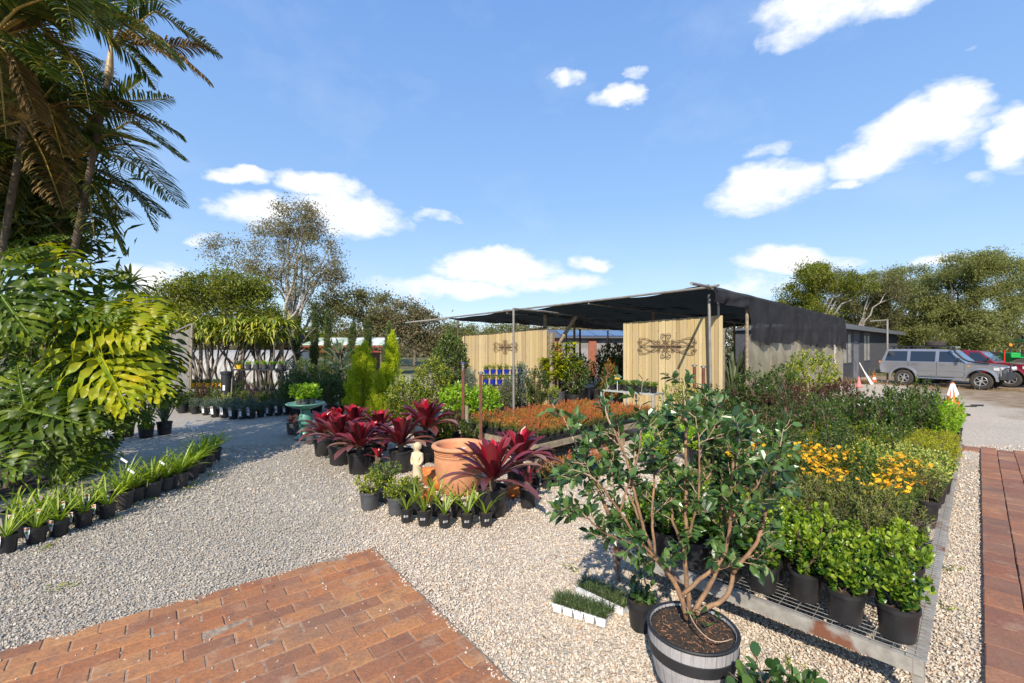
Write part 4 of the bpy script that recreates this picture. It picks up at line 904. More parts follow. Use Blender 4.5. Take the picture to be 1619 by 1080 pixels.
tr = thing('camellia_tree', 'multi-stemmed young tree with orange-brown bark and glossy dark leaves in the barrel', 'tree', (bx, by, .36))
def W3(u, v, dy): return at(u, v, by+dy) - np.array([bx, by, .36])
BRN = [ # (pixel path), depth offsets start/end, radius start/end
 ([(1086, 978), (1077, 940), (1056, 900), (1036, 882), (998, 850), (963, 820), (945, 768), (923, 730), (891, 660)], 0, .05, .016, .0035),
 ([(1091, 970), (1083, 906), (1084, 847), (1084, 802), (1085, 702), (1083, 650), (1080, 606)], .04, .12, .015, .0035),
 ([(1077, 942), (1112, 911), (1144, 887), (1154, 840), (1157, 749), (1168, 690), (1172, 655)], .0, -.10, .013, .0035),
 ([(1094, 972), (1127, 919), (1140, 877), (1146, 820), (1136, 770), (1140, 700), (1128, 660)], .03, .28, .015, .0035),
 ([(1100, 970), (1130, 955), (1149, 946), (1159, 919), (1160, 877), (1161, 820), (1150, 760)], .0, .15, .016, .004),
 ([(1160, 905), (1178, 880), (1196, 860), (1208, 825), (1213, 800), (1224, 745), (1236, 692)], .03, -.05, .013, .003),
 ([(1036, 882), (1008, 852), (980, 809), (951, 768), (928, 748), (905, 742)], .0, -.12, .010, .003),
 ([(1030, 868), (1013, 822), (999, 761), (995, 736), (975, 690), (960, 660), (954, 622)], .0, .10, .011, .003),
 ([(1056, 900), (1030, 880), (990, 856), (954, 843), (920, 812), (904, 785)], -.02, -.28, .008, .0025),
 ([(1085, 860), (1096, 820), (1105, 793), (1106, 708), (1100, 660)], .02, -.16, .008, .003),
 ([(1084, 802), (1106, 770), (1127, 746), (1128, 690), (1127, 640)], .05, .20, .009, .003),
 ([(1157, 820), (1180, 790), (1203, 760), (1222, 730)], -.03, -.18, .007, .002),
 ([(1036, 878), (1030, 820), (1034, 770), (1036, 690), (1033, 662)], .02, .22, .009, .003),
 ([(1142, 870), (1160, 800), (1190, 740), (1200, 690), (1190, 650)], .05, .32, .009, .003),
 ([(980, 810), (992, 770), (1010, 720), (1015, 670), (1010, 650)], .0, -.10, .007, .0025),
 ([(1084, 880), (1062, 820), (1060, 760), (1058, 700), (1055, 650)], .0, .3, .009, .0025),
 ([(1010, 822), (1000, 790), (975, 762), (950, 715), (930, 690)], .02, .32, .008, .0025),
 ([(1112, 911), (1150, 893), (1190, 880), (1218, 850), (1232, 800)], .02, .2, .008, .0025),
]
bark = MB(); tw = MB(); lf = MB()
LP, LD, LL = [], [], []
def spline(P, n):
    P = np.array(P); t = np.r_[0, np.cumsum(np.linalg.norm(np.diff(P, axis=0), axis=1))]; q = np.linspace(0, t[-1], n)
    o = np.stack([np.interp(q, t, P[:, i]) for i in range(3)], 1)
    for _ in range(2): o[1:-1] = (o[:-2]+2*o[1:-1]+o[2:])/4
    return o
def twig(p, d, L, lv=1):
    k = 6; pts = [p]; dd = nz(d)
    for i in range(k): pts.append(pts[-1]+dd*L/k); dd = nz(dd + rng.normal(size=3)*.10 + [0, 0, .05])
    pts = np.array(pts); tw.tube(pts, np.linspace(.0026, .0014, k+1), 4, cap=False)
    nl = max(4, int(L/.027))
    for f in np.linspace(.3, 1, nl):
        q = pts[0]+(pts[-1]-pts[0])*f; q = pts[min(k, int(f*k))]; a = rng.random()*6.28; s = nz(np.cross(dd, rdir(1)[0]))
        LP.append(q); LD.append(nz(s*.9 + dd*(.45+.3*(f > .9)) + np.array([0, 0, .10]))); LL.append(.050+.036*rng.random() - .012*(f > .95))
    if lv and L > .09:
        for f in (.35, .6): twig(pts[int(f*k)], nz(dd + rdir(1)[0]*.9), L*.55, 0)
for px, y0, y1, r0, r1 in BRN:
    n_ = len(px); P = [W3(u, v, y0+(y1-y0)*(i/(n_-1))**1.2) for i, (u, v) in enumerate(px)]
    P = spline(P, 26); P[2:-1] += rng.normal(size=P[2:-1].shape)*.0022
    bark.tube(P[:20], np.linspace(r0, r0*.45+r1*.55, 20), 9, cap=True); tw.tube(P[19:], np.linspace(r0*.45+r1*.55, r1*.6, 7), 6)
    L_ = np.linalg.norm(np.diff(P, axis=0), axis=1).sum()
    lo = P[:, 2]
    nt = int(L_/.060)
    for f in np.linspace(.25, 1.0, nt):
        i = min(25, int(f*25)); p = P[i]
        if p[2] < .34 and rng.random() < .88: continue
        if rng.random() < .2: continue
        T_ = P[min(25, i+1)]-P[max(0, i-1)]; s = nz(np.cross(T_, rdir(1)[0])); twig(p, nz(s + nz(T_)*.55 + np.array([0, 0, .12])), .06+.13*rng.random())
    for f in (.8, .88, .94, 1): 
        p = P[int(f*25)]; LP.append(p); LD.append(nz(rdir(1)[0]+nz(P[-1]-P[-3])*1.2)); LL.append(.055)
# shoots at the foot hanging over the rim
sp = spline([W3(1086, 960, -.05), W3(1096, 985, -.14), W3(1108, 1000, -.2), W3(1122, 1013, -.26), W3(1137, 1018, -.28), W3(1158, 1010, -.27)], 12); tw.tube(sp, np.linspace(.004, .0025, 12), 6)
for u, v in ((1097, 972), (1105, 980), (1099, 995), (1110, 968), (1130, 972), (1138, 978), (1118, 990)):
    for _ in range(2): LP.append(W3(u, v, -.10)); LD.append(nz(rdir(1)[0]+[0, -.4, .5])); LL.append(.045)
bark.build('trunk', M['figbark'], tr, True); tw.build('twigs', M['figtwig'], tr, True)
LP = np.array(LP); LD = np.array(LD); LL = np.array(LL); leaves(lf, LP, LD, LL*1.08, LL*.54, 'oval'); lf.build('foliage', M['l_camellia'], tr)
# ================================================================ fences, shade house, sheds
FO = np.array([1.2, 15.5]); FD = np.array([.696, -.718]); FN = np.array([-.718, -.696])   # along the fence, and its face towards the camera
FA = math.atan2(FD[1], FD[0])
def fence(label, t0, t1, top, wavy=0.0, extra=()):
    o = FO + FD*t0; L = t1-t0; t = thing('paling_fence', label, 'fence', (o[0], o[1], 0), FA, 'treated pine paling fences'); m = MB(); w = .10; n_ = int(L/w)
    for k in range(n_):
        h = top(k/(n_-1)) + rng.normal()*.006; x = (k+.5)*L/n_
        wd = L/n_-.002-.003*rng.random(); m.box((x, rng.normal()*.005+.007*(k % 2), h/2), (wd-.004, .016+.004*rng.random(), h))
    m.build('palings', M['paling'], t)
    r_ = MB()
    for z in (.5, 1.5, 2.2): r_.box((L/2, .045, z), (L-.1, .07, .05))
    r_.build('rails', M['timber'], t)
    for x in (0.06, L-.06): MB().box((x, .13, 1.25), (.1, .1, 2.5)).build('post', M['timber'], t)
    if wavy:
        cap = MB(); n2 = 30
        cap.tube([(L*i/n2, -.0, top(i/n2)+.03+.01*math.sin(i*.9)) for i in range(n2+1)], .022, 6); cap.build('top_roll', M['darktimber'], t)
    return t
fl_ = fence('left paling fence with wrought-iron scroll, its top edge rolled and sloping', -4.76, 0, lambda q: 2.46+.04*q + .15*q*q, 1)
fr_ = fence('right paling fence with wrought-iron scroll under the roof corner', 3.0, 5.84, lambda q: 2.75+.08*q)
# wrought-iron scroll work
def spiral(cx, cz, r, a0, turns, sg): 
    k = 22; return [(cx+r*(1-i/k*.82)*math.cos(a0+sg*turns*6.283*i/k), cz+r*(1-i/k*.82)*math.sin(a0+sg*turns*6.283*i/k)) for i in range(k+1)]
def scroll(label, tc, z, W_):
    p = FO + FD*tc + FN*.05; t = MB(); s = W_/2
    def add(P, r=.0085): t.tube([(x*s, -.0, z_*s) for x, z_ in P], r*s/.85, 5)
    for sx in (-1, 1):
        for sz in (-1, 1):
            add([(sx*x, sz*z_) for x, z_ in [(.10, .0), (.22, .09), (.36, .16), (.52, .17), (.66, .10), (.80, .03), (.93, 0)]])
            add([(sx*x, sz*z_) for x, z_ in [(.28, .0), (.40, .10), (.55, .20), (.70, .24), (.84, .25)]] + [(sx*x, sz*z_) for x, z_ in spiral(.86, .17, .085, 1.57, 1.2, -1)])
            add([(sx*x, sz*z_) for x, z_ in spiral(.92, .10, .06, 0, 1.2, 1)])
            add([(sx*x, sz*z_) for x, z_ in spiral(.105, .30, .095, 3.6, 1.3, -1)])
            add([(sx*x, sz*z_) for x, z_ in spiral(.22, .13, .085, 4.2, 1.3, 1)])
            add([(sx*x, sz*z_) for x, z_ in spiral(.075, .14, .055, 0, 1, 1)])
        add([(0, 0), (sx*.3, 0), (sx*.5, 0)], .022); add([(sx*.5, 0), (sx*.86, 0)], .009)
        add([(0, sx*0), (0, sx*.22)], .02); add([(0, sx*.22), (0, sx*.40)], .009)
    t.tube([(.11*s*math.cos(a), 0, .11*s*math.sin(a)) for a in np.linspace(0, 6.283, 20)], .010, 5); t.tube([(.05*s*math.cos(a), 0, .05*s*math.sin(a)) for a in np.linspace(0, 6.283, 14)], .012, 5)
    o = t.build('wall_scroll', M['iron'], loc=(p[0], p[1], z)); o.rotation_euler = (0, 0, FA); tag(o, label, 'ornament', 'wrought-iron scrolls on the fences')
scroll('brown wrought-iron scroll ornament on the left paling fence', -2.05, 2.02, 1.35); scroll('larger wrought-iron scroll ornament on the right paling fence', 4.35, 2.07, 1.75)

# ---------------- shade house
sh = thing('shade_house', 'large black shade-cloth shelter with a draped dark side net and film wall', 'shelter', (4.69, 10.8, 0))
S0 = np.array([4.69, 10.8]); EA = np.array([.718, .696]); EL = np.array([-.696, .718])
def SP(a, l, z): p = EA*a + EL*l; return (p[0], p[1], z)
def roof_z(a, l): return 3.49 - .011*a - .031*l
m = MB(); na, nl = 60, 46; A_, L_ = np.meshgrid(np.linspace(0, 15.2, na), np.linspace(0, 10.7, nl)); Zr = roof_z(A_, L_) - .10*np.abs(np.sin(L_*math.pi/3.55))*1 - .05*np.abs(np.sin(A_*math.pi/3.8)) + .05*(A_ < .1) + .02*np.sin(A_*5+L_*3) + .025*np.sin(L_*9+A_*1.3)*np.sin(A_*2.1)
P = np.stack([EA[0]*A_+EL[0]*L_, EA[1]*A_+EL[1]*L_, Zr], -1).reshape(-1, 3); i, j = np.meshgrid(np.arange(nl-1), np.arange(na-1), indexing='ij'); a = (i*na+j).ravel()
m.add(P, np.stack([a, a+1, a+na+1, a+na], -1)); m.build('roof_net', M['net_roof'], sh, True)
# draped side net with folds
m = MB(); nq, nh = 190, 12; V = []
for q in range(nq):
    a = 15.3*q/(nq-1); top = roof_z(a, 0)+.0; low = 3.11-.02*a if a < 2.4 else (2.28 - .02*a + (.07*math.sin(a*1.1) + .05*math.sin(a*2.7+1) + .03*math.sin(a*6.1)))
    if 2.4 <= a < 2.75: low = 3.05 + (low-3.05)*(a-2.4)/.35
    for h in range(nh):
        f = h/(nh-1); w = f*(.05*math.sin(a*4.1+1.3*math.sin(a*1.3)) + .03*math.sin(a*9+2.5*math.sin(a*.9)+f*2) + .012*math.sin(a*21+f*5)) + .02*math.sin(f*9+a*3.3)*math.sin(a*.8) + .06*f*(1-f)*math.sin(a*1.5) + .05*math.sin(f*2.5); z = top + (low-top)*f
        V.append(SP(a, -.10-w, z))
m.add(V, [(q*nh+h, q*nh+h+1, (q+1)*nh+h+1, (q+1)*nh+h) for q in range(nq-1) for h in range(nh-1)]); m.build('side_net', M['net_side'], sh, True)
m = MB(); V = []; nq = 70
for q in range(nq):
    a = 2.55+12.7*q/(nq-1)
    for z in (.05, .8, 1.6, 2.35): V.append(SP(a, -.02+.012*math.sin(a*6+z), z))
m.add(V, [(q*4+h, q*4+h+1, q*4+h+5, q*4+h+4) for q in range(nq-1) for h in range(3)]); m.build('film_wall', M['film'], sh, True)
def spost(a, l, z0, z1, r=.04, mat='timber', lean=(0, 0), nm='post'):
    p0 = SP(a, l, z0); p1 = SP(a+lean[0], l+lean[1], z1); MB().tube([p0, p1], r, 8).build(nm, M[mat], sh)
for a in (2.5, 5.0, 8.0, 11.5, 15.0): spost(a, -.03 if a < 3 else .10, 0, 3.38-.012*a, .042)
for a in (3.8, 7.6, 11.4, 15.0):
    for l in (3.5, 7, 10.5): spost(a, l, 0, roof_z(a, l)-.1, .045)
spost(.55, .15, 0, 3.35, .035, 'galv', (-.15, 0)); spost(.9, .12, 0, 3.35, .03, 'galv')
# pipe frame along the roof front, a pipe end sticking out at the corner
MB().tube([SP(0, -.25, 3.50), SP(0, 0, 3.47), SP(0, 10.9, roof_z(0, 10.9)+.03)], .03, 8).build('front_pipe', M['galv'], sh)
MB().tube([(.05, .05, 3.49), (-.88, -1.2, 3.40)], .035, 8).build('pipe_end', M['galv'], sh)
MB().tube([SP(0, 10.6, 3.17), SP(-.9, 12.2, 3.02)], .03, 8).build('left_pipe', M['galv'], sh)
MB().tube([SP(0, 0, 3.45), SP(15.2, 0, 3.31)], .03, 8).build('side_pipe', M['galv'], sh)
for l in (3.5, 7.0): MB().tube([SP(0, l, roof_z(0, l)-.07), SP(15, l, roof_z(15, l)-.12)], .025, 6).build('rafter', M['galv'], sh)
# braces out in front of the fences, casting the slanting shadows
def pole(label, P, r, mat, group=None, nm='steel_pole', n=8):
    P = np.array(P, float); o = MB().tube(P-P[0], r, n).build(nm, M[mat], loc=tuple(P[0])); tag(o, label, 'pole', group); return o
A0 = at(812, 487, 12.6); pole('slim galvanised pole standing in front of the left paling fence', [(A0[0], 12.6, 0), tuple(A0)], .032, 'galv')
pole('horizontal pipe running from the slim pole top back to the shade roof', [tuple(A0+[0, 0, -.02]), at(858, 492, 13.6), at(935, 503, 16.6)], .028, 'galv')
pole('slanting timber brace behind the gap between the fences', [at(882, 545, 15.3), at(911, 500, 15.3)], .065, 'timber')
pole('square timber post at the right end of the left fence', [at(873, 640, 15.2)*[1, 1, 0], at(873, 526, 15.2)], .085, 'timber', n=4)
pole('timber post rising above the left fence into the shade roof', [at(862, 600, 15.9)*[1, 1, 0], at(862, 492, 15.9)], .06, 'timber')
pole('far thin post under the left end of the shade roof', [at(724, 600, 18)*[1, 1, 0], at(724, 506, 18)], .03, 'darktimber')
pole('thin dark post in the gap under the roof', [at(917, 600, 18.5)*[1, 1, 0], at(917, 520, 18.5)], .04, 'darktimber')
# rusty steel posts with tap heads
for q, (u, v0, v1, Y) in enumerate([(732, 700, 582, 8.9), (760, 706, 592, 8.4), (1098, 680, 580, 9.6), (1112, 680, 582, 9.4)]):
    a, b = at(u, v1, Y), at(u, v1, Y); lab = ['rusty steel post with a blue tap left of the urn pair', 'rusty steel post with a dark bracket right of the blue-tapped one', 'left rusty post behind the barrel tree', 'right rusty post behind the barrel tree'][q]
    t = thing('steel_post', lab, 'post', (a[0], Y, 0), 0, 'rusty steel posts'); MB().box((0, 0, a[2]/2), (.055, .045, a[2])).build('shaft', M['rust'], t)
    if q == 0: MB().tube([(0, -.03, a[2]-.05), (0, -.035, a[2]+.10)], .014, 6).build('pipe', M['galv'], t); MB().tube([(-.03, -.03, a[2]+.10), (.035, -.035, a[2]+.10)], .016, 6).build('tap', M['blue'], t)
    else: MB().tube([(-.05, 0, a[2]+.03), (0, 0, a[2]+.01), (.05, 0, a[2]+.03)], .016, 6).build('bracket', M['blackmetal'], t); MB().lathe([(.001, 0), (.035, 0), (.035, .05), (.001, .06)], (0, 0, a[2]+.002), 8).build('head', M['galv'], t)
pole('short round timber stake beside the blue-tapped rusty post', [(at(738, 640, 8.9)*[1, 1, 0]), at(738, 642, 8.9)], .035, 'timber')
# inside the shade house: dim greenery
for q in range(10):
    a = 1.5+rng.random()*10; l = 1.0+rng.random()*3.0; p = S0+EA*a+EL*l
    place(PR['murraya'][q % 3], (p[0], p[1], 0), rng.random()*6, 1.5+.6*rng.random(), f'dark foliage plant inside the shade house, {ORD[q]} from the doorway', 'plants inside the shade house')
for q in range(26):
    a = .8 + rng.random()*6; l = 3.6+rng.random()*2.2; p = S0+EA*a+EL*l
    place(PR['dark'][q % 2], (p[0], p[1], 0), rng.random()*6, 1.9+.8*rng.random(), f'large shaded plant behind the gap between the fences, {ORD[q]} going back', 'plants behind the gap')

for q in range(9):
    p = S0+EA*(3.2+q*1.05)+EL*(.6+.3*(q % 2))
    place((PR['limestrap'] if q % 2 else PR['flax'])[0], (p[0], p[1], 0), rng.random()*6, 1.9+.4*rng.random(), f'arching plant seen dimly through the film wall, {ORD[q]} from the doorway', 'plants behind the film wall')
# ---------------- charcoal shed on the right
SD = np.array([.724, .690]); SN = np.array([.690, -.724]); so = np.array([17.0, 23.8]); shed = thing('shed', 'long charcoal board shed with roller door and two pale windows', 'shed', (so[0], so[1], 0), math.atan2(SD[1], SD[0]))
Ls, Ds = 24.0, 5.0      # local x along the face, y away from the camera side (face at y=0)
def openings(mb, x0, x1, z0, z1, holes):
    xs_ = sorted({x0, x1, *[h[0] for h in holes], *[h[1] for h in holes]}); 
    for a_, b_ in zip(xs_[:-1], xs_[1:]):
        hs = [h for h in holes if h[0] <= a_ and h[1] >= b_]
        if not hs: mb.box(((a_+b_)/2, .05, (z0+z1)/2), (b_-a_, .1, z1-z0))
        else:
            h = hs[0]
            if h[2] > z0: mb.box(((a_+b_)/2, .05, (z0+h[2])/2), (b_-a_, .1, h[2]-z0))
            mb.box(((a_+b_)/2, .05, (z1+h[3])/2), (b_-a_, .1, z1-h[3]))
HO = [(1.8, 4.3, 1.0, 2.75), (4.7, 6.7, .0, 2.35), (8.0, 10.4, 1.0, 2.75)]
m = MB(); openings(m, 0, Ls, 0, 2.95, HO)
for k in range(int(Ls/.3)):
    x = .15+k*.3
    if not any(h[0]-.03 < x < h[1]+.03 for h in HO): m.box((x, -.012, 1.47), (.035, .024, 2.9))
m.box((.05, Ds/2+.05, 1.47), (.1, Ds-.1, 2.94)); m.box((Ls-.05, Ds/2+.05, 1.47), (.1, Ds-.1, 2.94)); m.box((Ls/2, Ds, 1.47), (Ls-.2, .1, 2.94)); m.build('wall', M['shedwall'], shed)
m = MB(); m.prism([(-.5, 2.96), (-.5, 3.20), (Ds+.4, 3.05), (Ds+.4, 2.95)], -.25, Ls+.4, lambda x, y, h: (h, x, y)); m.build('roof', M['shedroof'], shed)
MB().box((Ls/2, -.515, 3.06), (Ls+.66, .02, .26)).build('gutter', plain('grey_gutter', (.13, .135, .145), .45, .2, 4), shed)
for h in (HO[0], HO[2]):
    w = MB().box(((h[0]+h[1])/2, .03, (h[2]+h[3])/2), (h[1]-h[0], .02, h[3]-h[2])); w = w.build('window', plain('pale_window_sheet', (.50, .48, .42), .3, .4, 2.5, col2=(.22, .22, .2)), shed)
    f = MB()
    for x in (h[0]+.03, (h[0]+h[1])/2, h[1]-.03): f.box((x, .0, (h[2]+h[3])/2), (.06, .05, h[3]-h[2]))
    for z in (h[2]+.03, h[3]-.03): f.box(((h[0]+h[1])/2, .001, z), (h[1]-h[0]-.12, .046, .06))
    f.build('frame', M['shedwall'], w)
h = HO[1]; m = MB(); nz_ = 34; V = []
for k in range(nz_*2+1):
    z = 2.35*k/(nz_*2); V += [(h[0], .06-.02*(k % 2), z), (h[1], .06-.02*(k % 2), z)]
m.add(V, [(2*k, 2*k+1, 2*k+3, 2*k+2) for k in range(nz_*2)]); m.build('roller_door', plain('roller_door', (.20, .20, .21), .5, .2, 3), shed)
nb = thing('notice_board', 'small white and red notice fixed at the near corner of the shed', 'sign', (so[0]-SD[0]*.3+SN[0]*.06, so[1]-SD[1]*.3+SN[1]*.06, 0), math.atan2(SD[1], SD[0])); MB().box((0, 0, 1.75), (.35, .02, 1.3)).build('board', M['whitepaint'], nb); MB().box((0, -.013, 1.5), (.25, .004, .3)).build('print', M['redlens'], nb); MB().box((0, .03, 1.2), (.06, .04, 2.4)).build('post', M['timber'], nb)
# washing-line style pole
a = at(1403, 505, 24.5); t = thing('antenna_pole', 'thin steel pole with a short arm rising behind the silver car', 'pole', (a[0], 24.5, 0)); MB().tube([(0, 0, 0), (0, 0, a[2])], .045, 8).build('mast', M['galv'], t); b_ = at(1375, 508, 24.5); MB().tube([(0, 0, a[2]-.03), (b_[0]-a[0], 0, b_[2])], .03, 6).build('arm', M['galv'], t)
# leaning boards and cones at the shed
t = thing('leaning_boards', 'pale boards leaning on the shed wall beside the orange cone', 'boards', (at(1373, 607, 23.8)[0], 23.8, 0), .7)
for k in range(4): MB().bar((k*.20, -.1, .01), (k*.16-.22, .35, 1.15-.12*k), .16, .03).build('board', M['whitepaint'] if k < 3 else M['timber'], t)
def cone(lab, x, y, h, mat, rot=0, stripes=True, base='trim', grp=None, tilt=0):
    t = thing('traffic_cone', lab, 'cone', (x, y, 0), rot, grp); b = h*.26; MB().box((0, 0, h*.03), (h*.55, h*.55, h*.06)).build('base', M[base], t)
    pr = [(b*.85, h*.06), (b*.62, h*.34), (b*.46, h*.54), (b*.33, h*.72), (b*.14, h*.98), (.001, h)]
    MB().lathe(pr, n=20).build('body', M[mat], t, 'auto')
    if stripes: MB().lathe([(b*.625, h*.345), (b*.47, h*.545)], n=20).build('band', M['whitepaint'], t)
    if tilt: t.rotation_euler[1] = tilt
    return t
x, y = gp(1382, 606); cone('orange cone with white band standing beside the leaning boards', x, y, .6, 'conered', .3)
x, y = gp(1358, 612); cone('faded pink cone on the gravel before the roller door', x, y, .52, 'conepink', .6, False, 'conepink')
cn = cone('orange cone wrapped in white cloth behind the bench shrubs', (1506-U0)/F*13.6, 13.6, .98, 'conered', 0, False); m = MB(); V = []
for k in range(25):
    a_ = k/24*3.6-4.3
    for f in (0, .33, .66, 1): rr_ = .05+.075*f+.02*math.sin(a_*7)*f; V.append((rr_*math.cos(a_), rr_*math.sin(a_), .93-.42*f-.1*math.sin(a_*2.2)*f))
m.add(V, [(k*4+f, k*4+f+1, k*4+f+5, k*4+f+4) for k in range(24) for f in range(3)]); m.build('cloth', M['whitepaint'], cn, True)
# trolley behind the shrubs, handles to the right
t = thing('garden_trolley', 'garden trolley hidden by shrubs with two grey handles pointing right', 'trolley', (9.1, 10.3, 0)); m = MB()
for dy, zz, xe in ((0, at(1518, 641, 10.1)[2], 1.42), (.34, at(1518, 644, 10.1)[2]-.02, 1.62)): MB().tube([(-.3, dy*0+dy-.2, .35), (.25, dy-.2, .5), (.68, dy-.2, zz-.02), (.8, dy-.2, zz), (xe-.0, dy-.2, zz)], .014, 6).build('handle', M['galv'], t); MB().tube([(xe-.28, dy-.2, zz), (xe, dy-.2, zz)], .021, 8).build('grip', M['trim'], t)
MB().box((-.4, 0, .34), (.8, .5, .04)).build('deck', M['galv'], t)
for dy in (-.28, .28): MB().lathe([(.05, -.03), (.14, -.03), (.16, -.02), (.16, .02), (.14, .03), (.05, .03)], (-.3, dy, .16), 18, M=[[1, 0, 0], [0, 0, 1], [0, -1, 0]]).build('wheel', M['rubber'], t, 'auto')
# ---------------- building with solar roof seen through the gap
sb = thing('solar_building', 'low brick and tin building with dark blue solar panels behind the gap', 'building', (at(930, 600, 29)[0], 29.0, 0), .12)
m = MB(); m.box((1.5, 3, 1.25), (8.5, 5, 2.5)); m.build('wall', plain('corrugated_wall', (.26, .25, .24), .5, .3, 3), sb)
for x in (-1.9, .4): MB().box((x, .42, 1.25), (.5, .14, 2.5)).build('pier', M['brickred'], sb)
m = MB(); m.prism([(.1, 2.52), (.1, 2.60), (3.2, 3.15), (6.1, 2.6), (6.1, 2.52)], -3.1, 6.2, lambda x, y, h: (h, x, y)); rf = m.build('roof', M['shedroof'], sb)
for k in range(6): 
    V = [(-1.6+k*1.15, .35, 2.69), (-.5+k*1.15, .35, 2.69), (-.5+k*1.15, 2.6, 3.10), (-1.6+k*1.15, 2.6, 3.10)]; q = MB(); q.add(V+[(x, y, z-.03) for x, y, z in V], [(0, 1, 2, 3), (7, 6, 5, 4), (0, 4, 5, 1), (1, 5, 6, 2), (2, 6, 7, 3), (3, 7, 4, 0)]); q.build('solar_panel', M['solar'], rf)
# ---------------- white corrugated tunnel on the left
cx0, cx1, cy, rad = -17.9, -11.6, 25.5, 1.75
tn = thing('corrugated_tunnel', 'long white corrugated curved shelter behind the trellis', 'shelter', (cx0, cy, 0)); m = MB(); nx_, na_ = int((cx1-cx0)/.06), 16; V = []
for q in range(nx_+1):
    for k in range(na_+1): a_ = math.pi*k/na_; rr_ = rad + .06*math.cos(q*1.5708*1.0); V.append((q*.06, -rr_*math.cos(a_), rr_*math.sin(a_)))
m.add(V, [(q*(na_+1)+k, q*(na_+1)+k+1, (q+1)*(na_+1)+k+1, (q+1)*(na_+1)+k) for q in range(nx_) for k in range(na_)]); m.build('roof_sheet', M['corr'], tn, True)
m = MB(); L_ = cx1-cx0; V = [(L_-.05, -1.7*math.cos(math.pi*k/na_), 1.7*math.sin(math.pi*k/na_)) for k in range(na_+1)]; m.add(V, [tuple(range(na_+1))]); m.build('end_wall', M['corr'], tn)
# ---------------- open shed with pale green roof and red trusses
gs = thing('open_shed', 'open shed with pale green and cream roof on red steel trusses', 'shed', (at(500, 600, 30)[0], 30, 0)); m = MB()
for k in range(7):
    mt = (0, 1)[k % 2]; x0 = -1.0+k*.85; m.add([(x0, 0, 2.12), (x0+.85, 0, 2.12), (x0+.55, 3.5, 2.62), (x0-.3, 3.5, 2.62), (x0, 0, 2.06), (x0+.85, 0, 2.06), (x0+.55, 3.5, 2.56), (x0-.3, 3.5, 2.56)], [(0, 1, 2, 3), (4, 7, 6, 5), (0, 4, 5, 1), (3, 2, 6, 7)], mt)
m.build('roof', [M['greenroof'], M['creamroof']], gs)
m = MB()
for z in (1.98, 1.62): m.box((.5, .1, z), (7.6, .05, .05))
for k in range(18): m.bar((-3.2+k*.42, .1, 1.62 if k % 2 else 1.98), (-3.2+(k+1)*.42, .1, 1.98 if k % 2 else 1.62), .03)
m.build('truss', M['redsteel'], gs)
for x in (-3.2, -1.4, 1.1, 4.2): MB().box((x, .3, .98), (.1, .1, 1.96)).build('post', M['darktimber'], gs)
MB().box((2.3, 2.6, .9), (4, .1, 1.8)).build('back_wall', M['darktimber'], gs)
m = MB(); m.add([(-4.2, -.5, 2.25), (-1.3, -.5, 2.15), (-1.5, 3, 2.9), (-4.0, 3, 2.9), (-2.7, 1, 2.35)], [(0, 1, 4), (1, 2, 4), (2, 3, 4), (3, 0, 4)]); m.build('shade_sail', M['net_roof'], gs)
# small distant white utility vehicle and stakes
# grey shade panel on poles, left
a = at(300, 600, 14.2); b_ = at(304, 512, 14.2); pn = thing('shade_screen', 'grey shade-cloth panel hung between leaning poles at left', 'screen', (a[0], 14.2, 0)); 
MB().tube([(0, 0, 0), (b_[0]-a[0], 0, b_[2])], .035, 8).build('pole', M['timber'], pn); l0, l1 = at(268, 600, 15.2)-[a[0], 14.2, 0], at(270, 527, 15.2)-[a[0], 14.2, 0]; MB().tube([(l0[0], l0[1], 0), tuple(l1)], .035, 8).build('pole', M['timber'], pn)
MB().tube([tuple(l1), (b_[0]-a[0], 0, b_[2])], .028, 8).build('top_rail', M['galv'], pn)
V = []
for i in range(13):
    f = i/12; tp = l1*(1-f)+np.array([b_[0]-a[0], 0, b_[2]-.05])*f; bt = np.array([l0[0], l0[1], .25])*(1-f)+np.array([0, 0, .25])*f
    for k in range(7): g_ = k/6; q = tp*(1-g_)+bt*g_; V.append((q[0], q[1]+.05*math.sin(f*9+g_*3), q[2]-.10*math.sin(f*3.14)*(1-g_)))
m = MB(); m.add(V, [(i*7+k, i*7+k+1, i*7+k+8, i*7+k+7) for i in range(12) for k in range(6)]); m.build('cloth', M['net_panel'], pn, True)
# stands in the left background
def stand(lab, u0, u1, v, Y, h, d=.6, shelf=True):
    a = at(u0, v, Y); b_ = at(u1, v, Y); L_ = b_[0]-a[0]; t = thing('plant_stand', lab, 'stand', (a[0], Y, 0), 0, 'dark metal plant stands'); MB().box((L_/2, d/2, h-.02), (L_, d, .04)).build('top', M['blackmetal'], t)
    for x in (.02, L_*.5, L_-.02):
        for y in (.02, d-.02): MB().box((x, y, (h-.04)/2), (.035, .035, h-.04)).build('leg', M['blackmetal'], t)
    if shelf: MB().box((L_/2, d/2, h*.42), (L_-.08, d-.08, .03)).build('shelf', M['blackmetal'], t)
    return a[0], L_
x0, L_ = stand('tall black plant stand with grey pots on top, left background', 367, 446, 584, 15.0, 2.1-39/F*15.0)
zz = 2.1-39/F*15.0
for q in range(5): place(PR['greypot'][0], (x0+.42+q*.27, 15.2, zz), rng.random()*6, .9, f'leafy plant in grey pot, {ORD[q]} from left on the tall black stand', 'grey pots on the tall stand')
place(PR['yellowpot'][0], (x0+.12, 15.2, zz), 0, 1.1, 'single yellow pot at the left end of the tall black stand', None)
for q in range(6): place(PR['dark'][q % 2], (x0+.1+q*.27, 15.25, zz*.43), rng.random()*6, .45, f'small dark plant, {ORD[q]} from left on the lower shelf of the tall black stand', 'plants on the lower shelf')
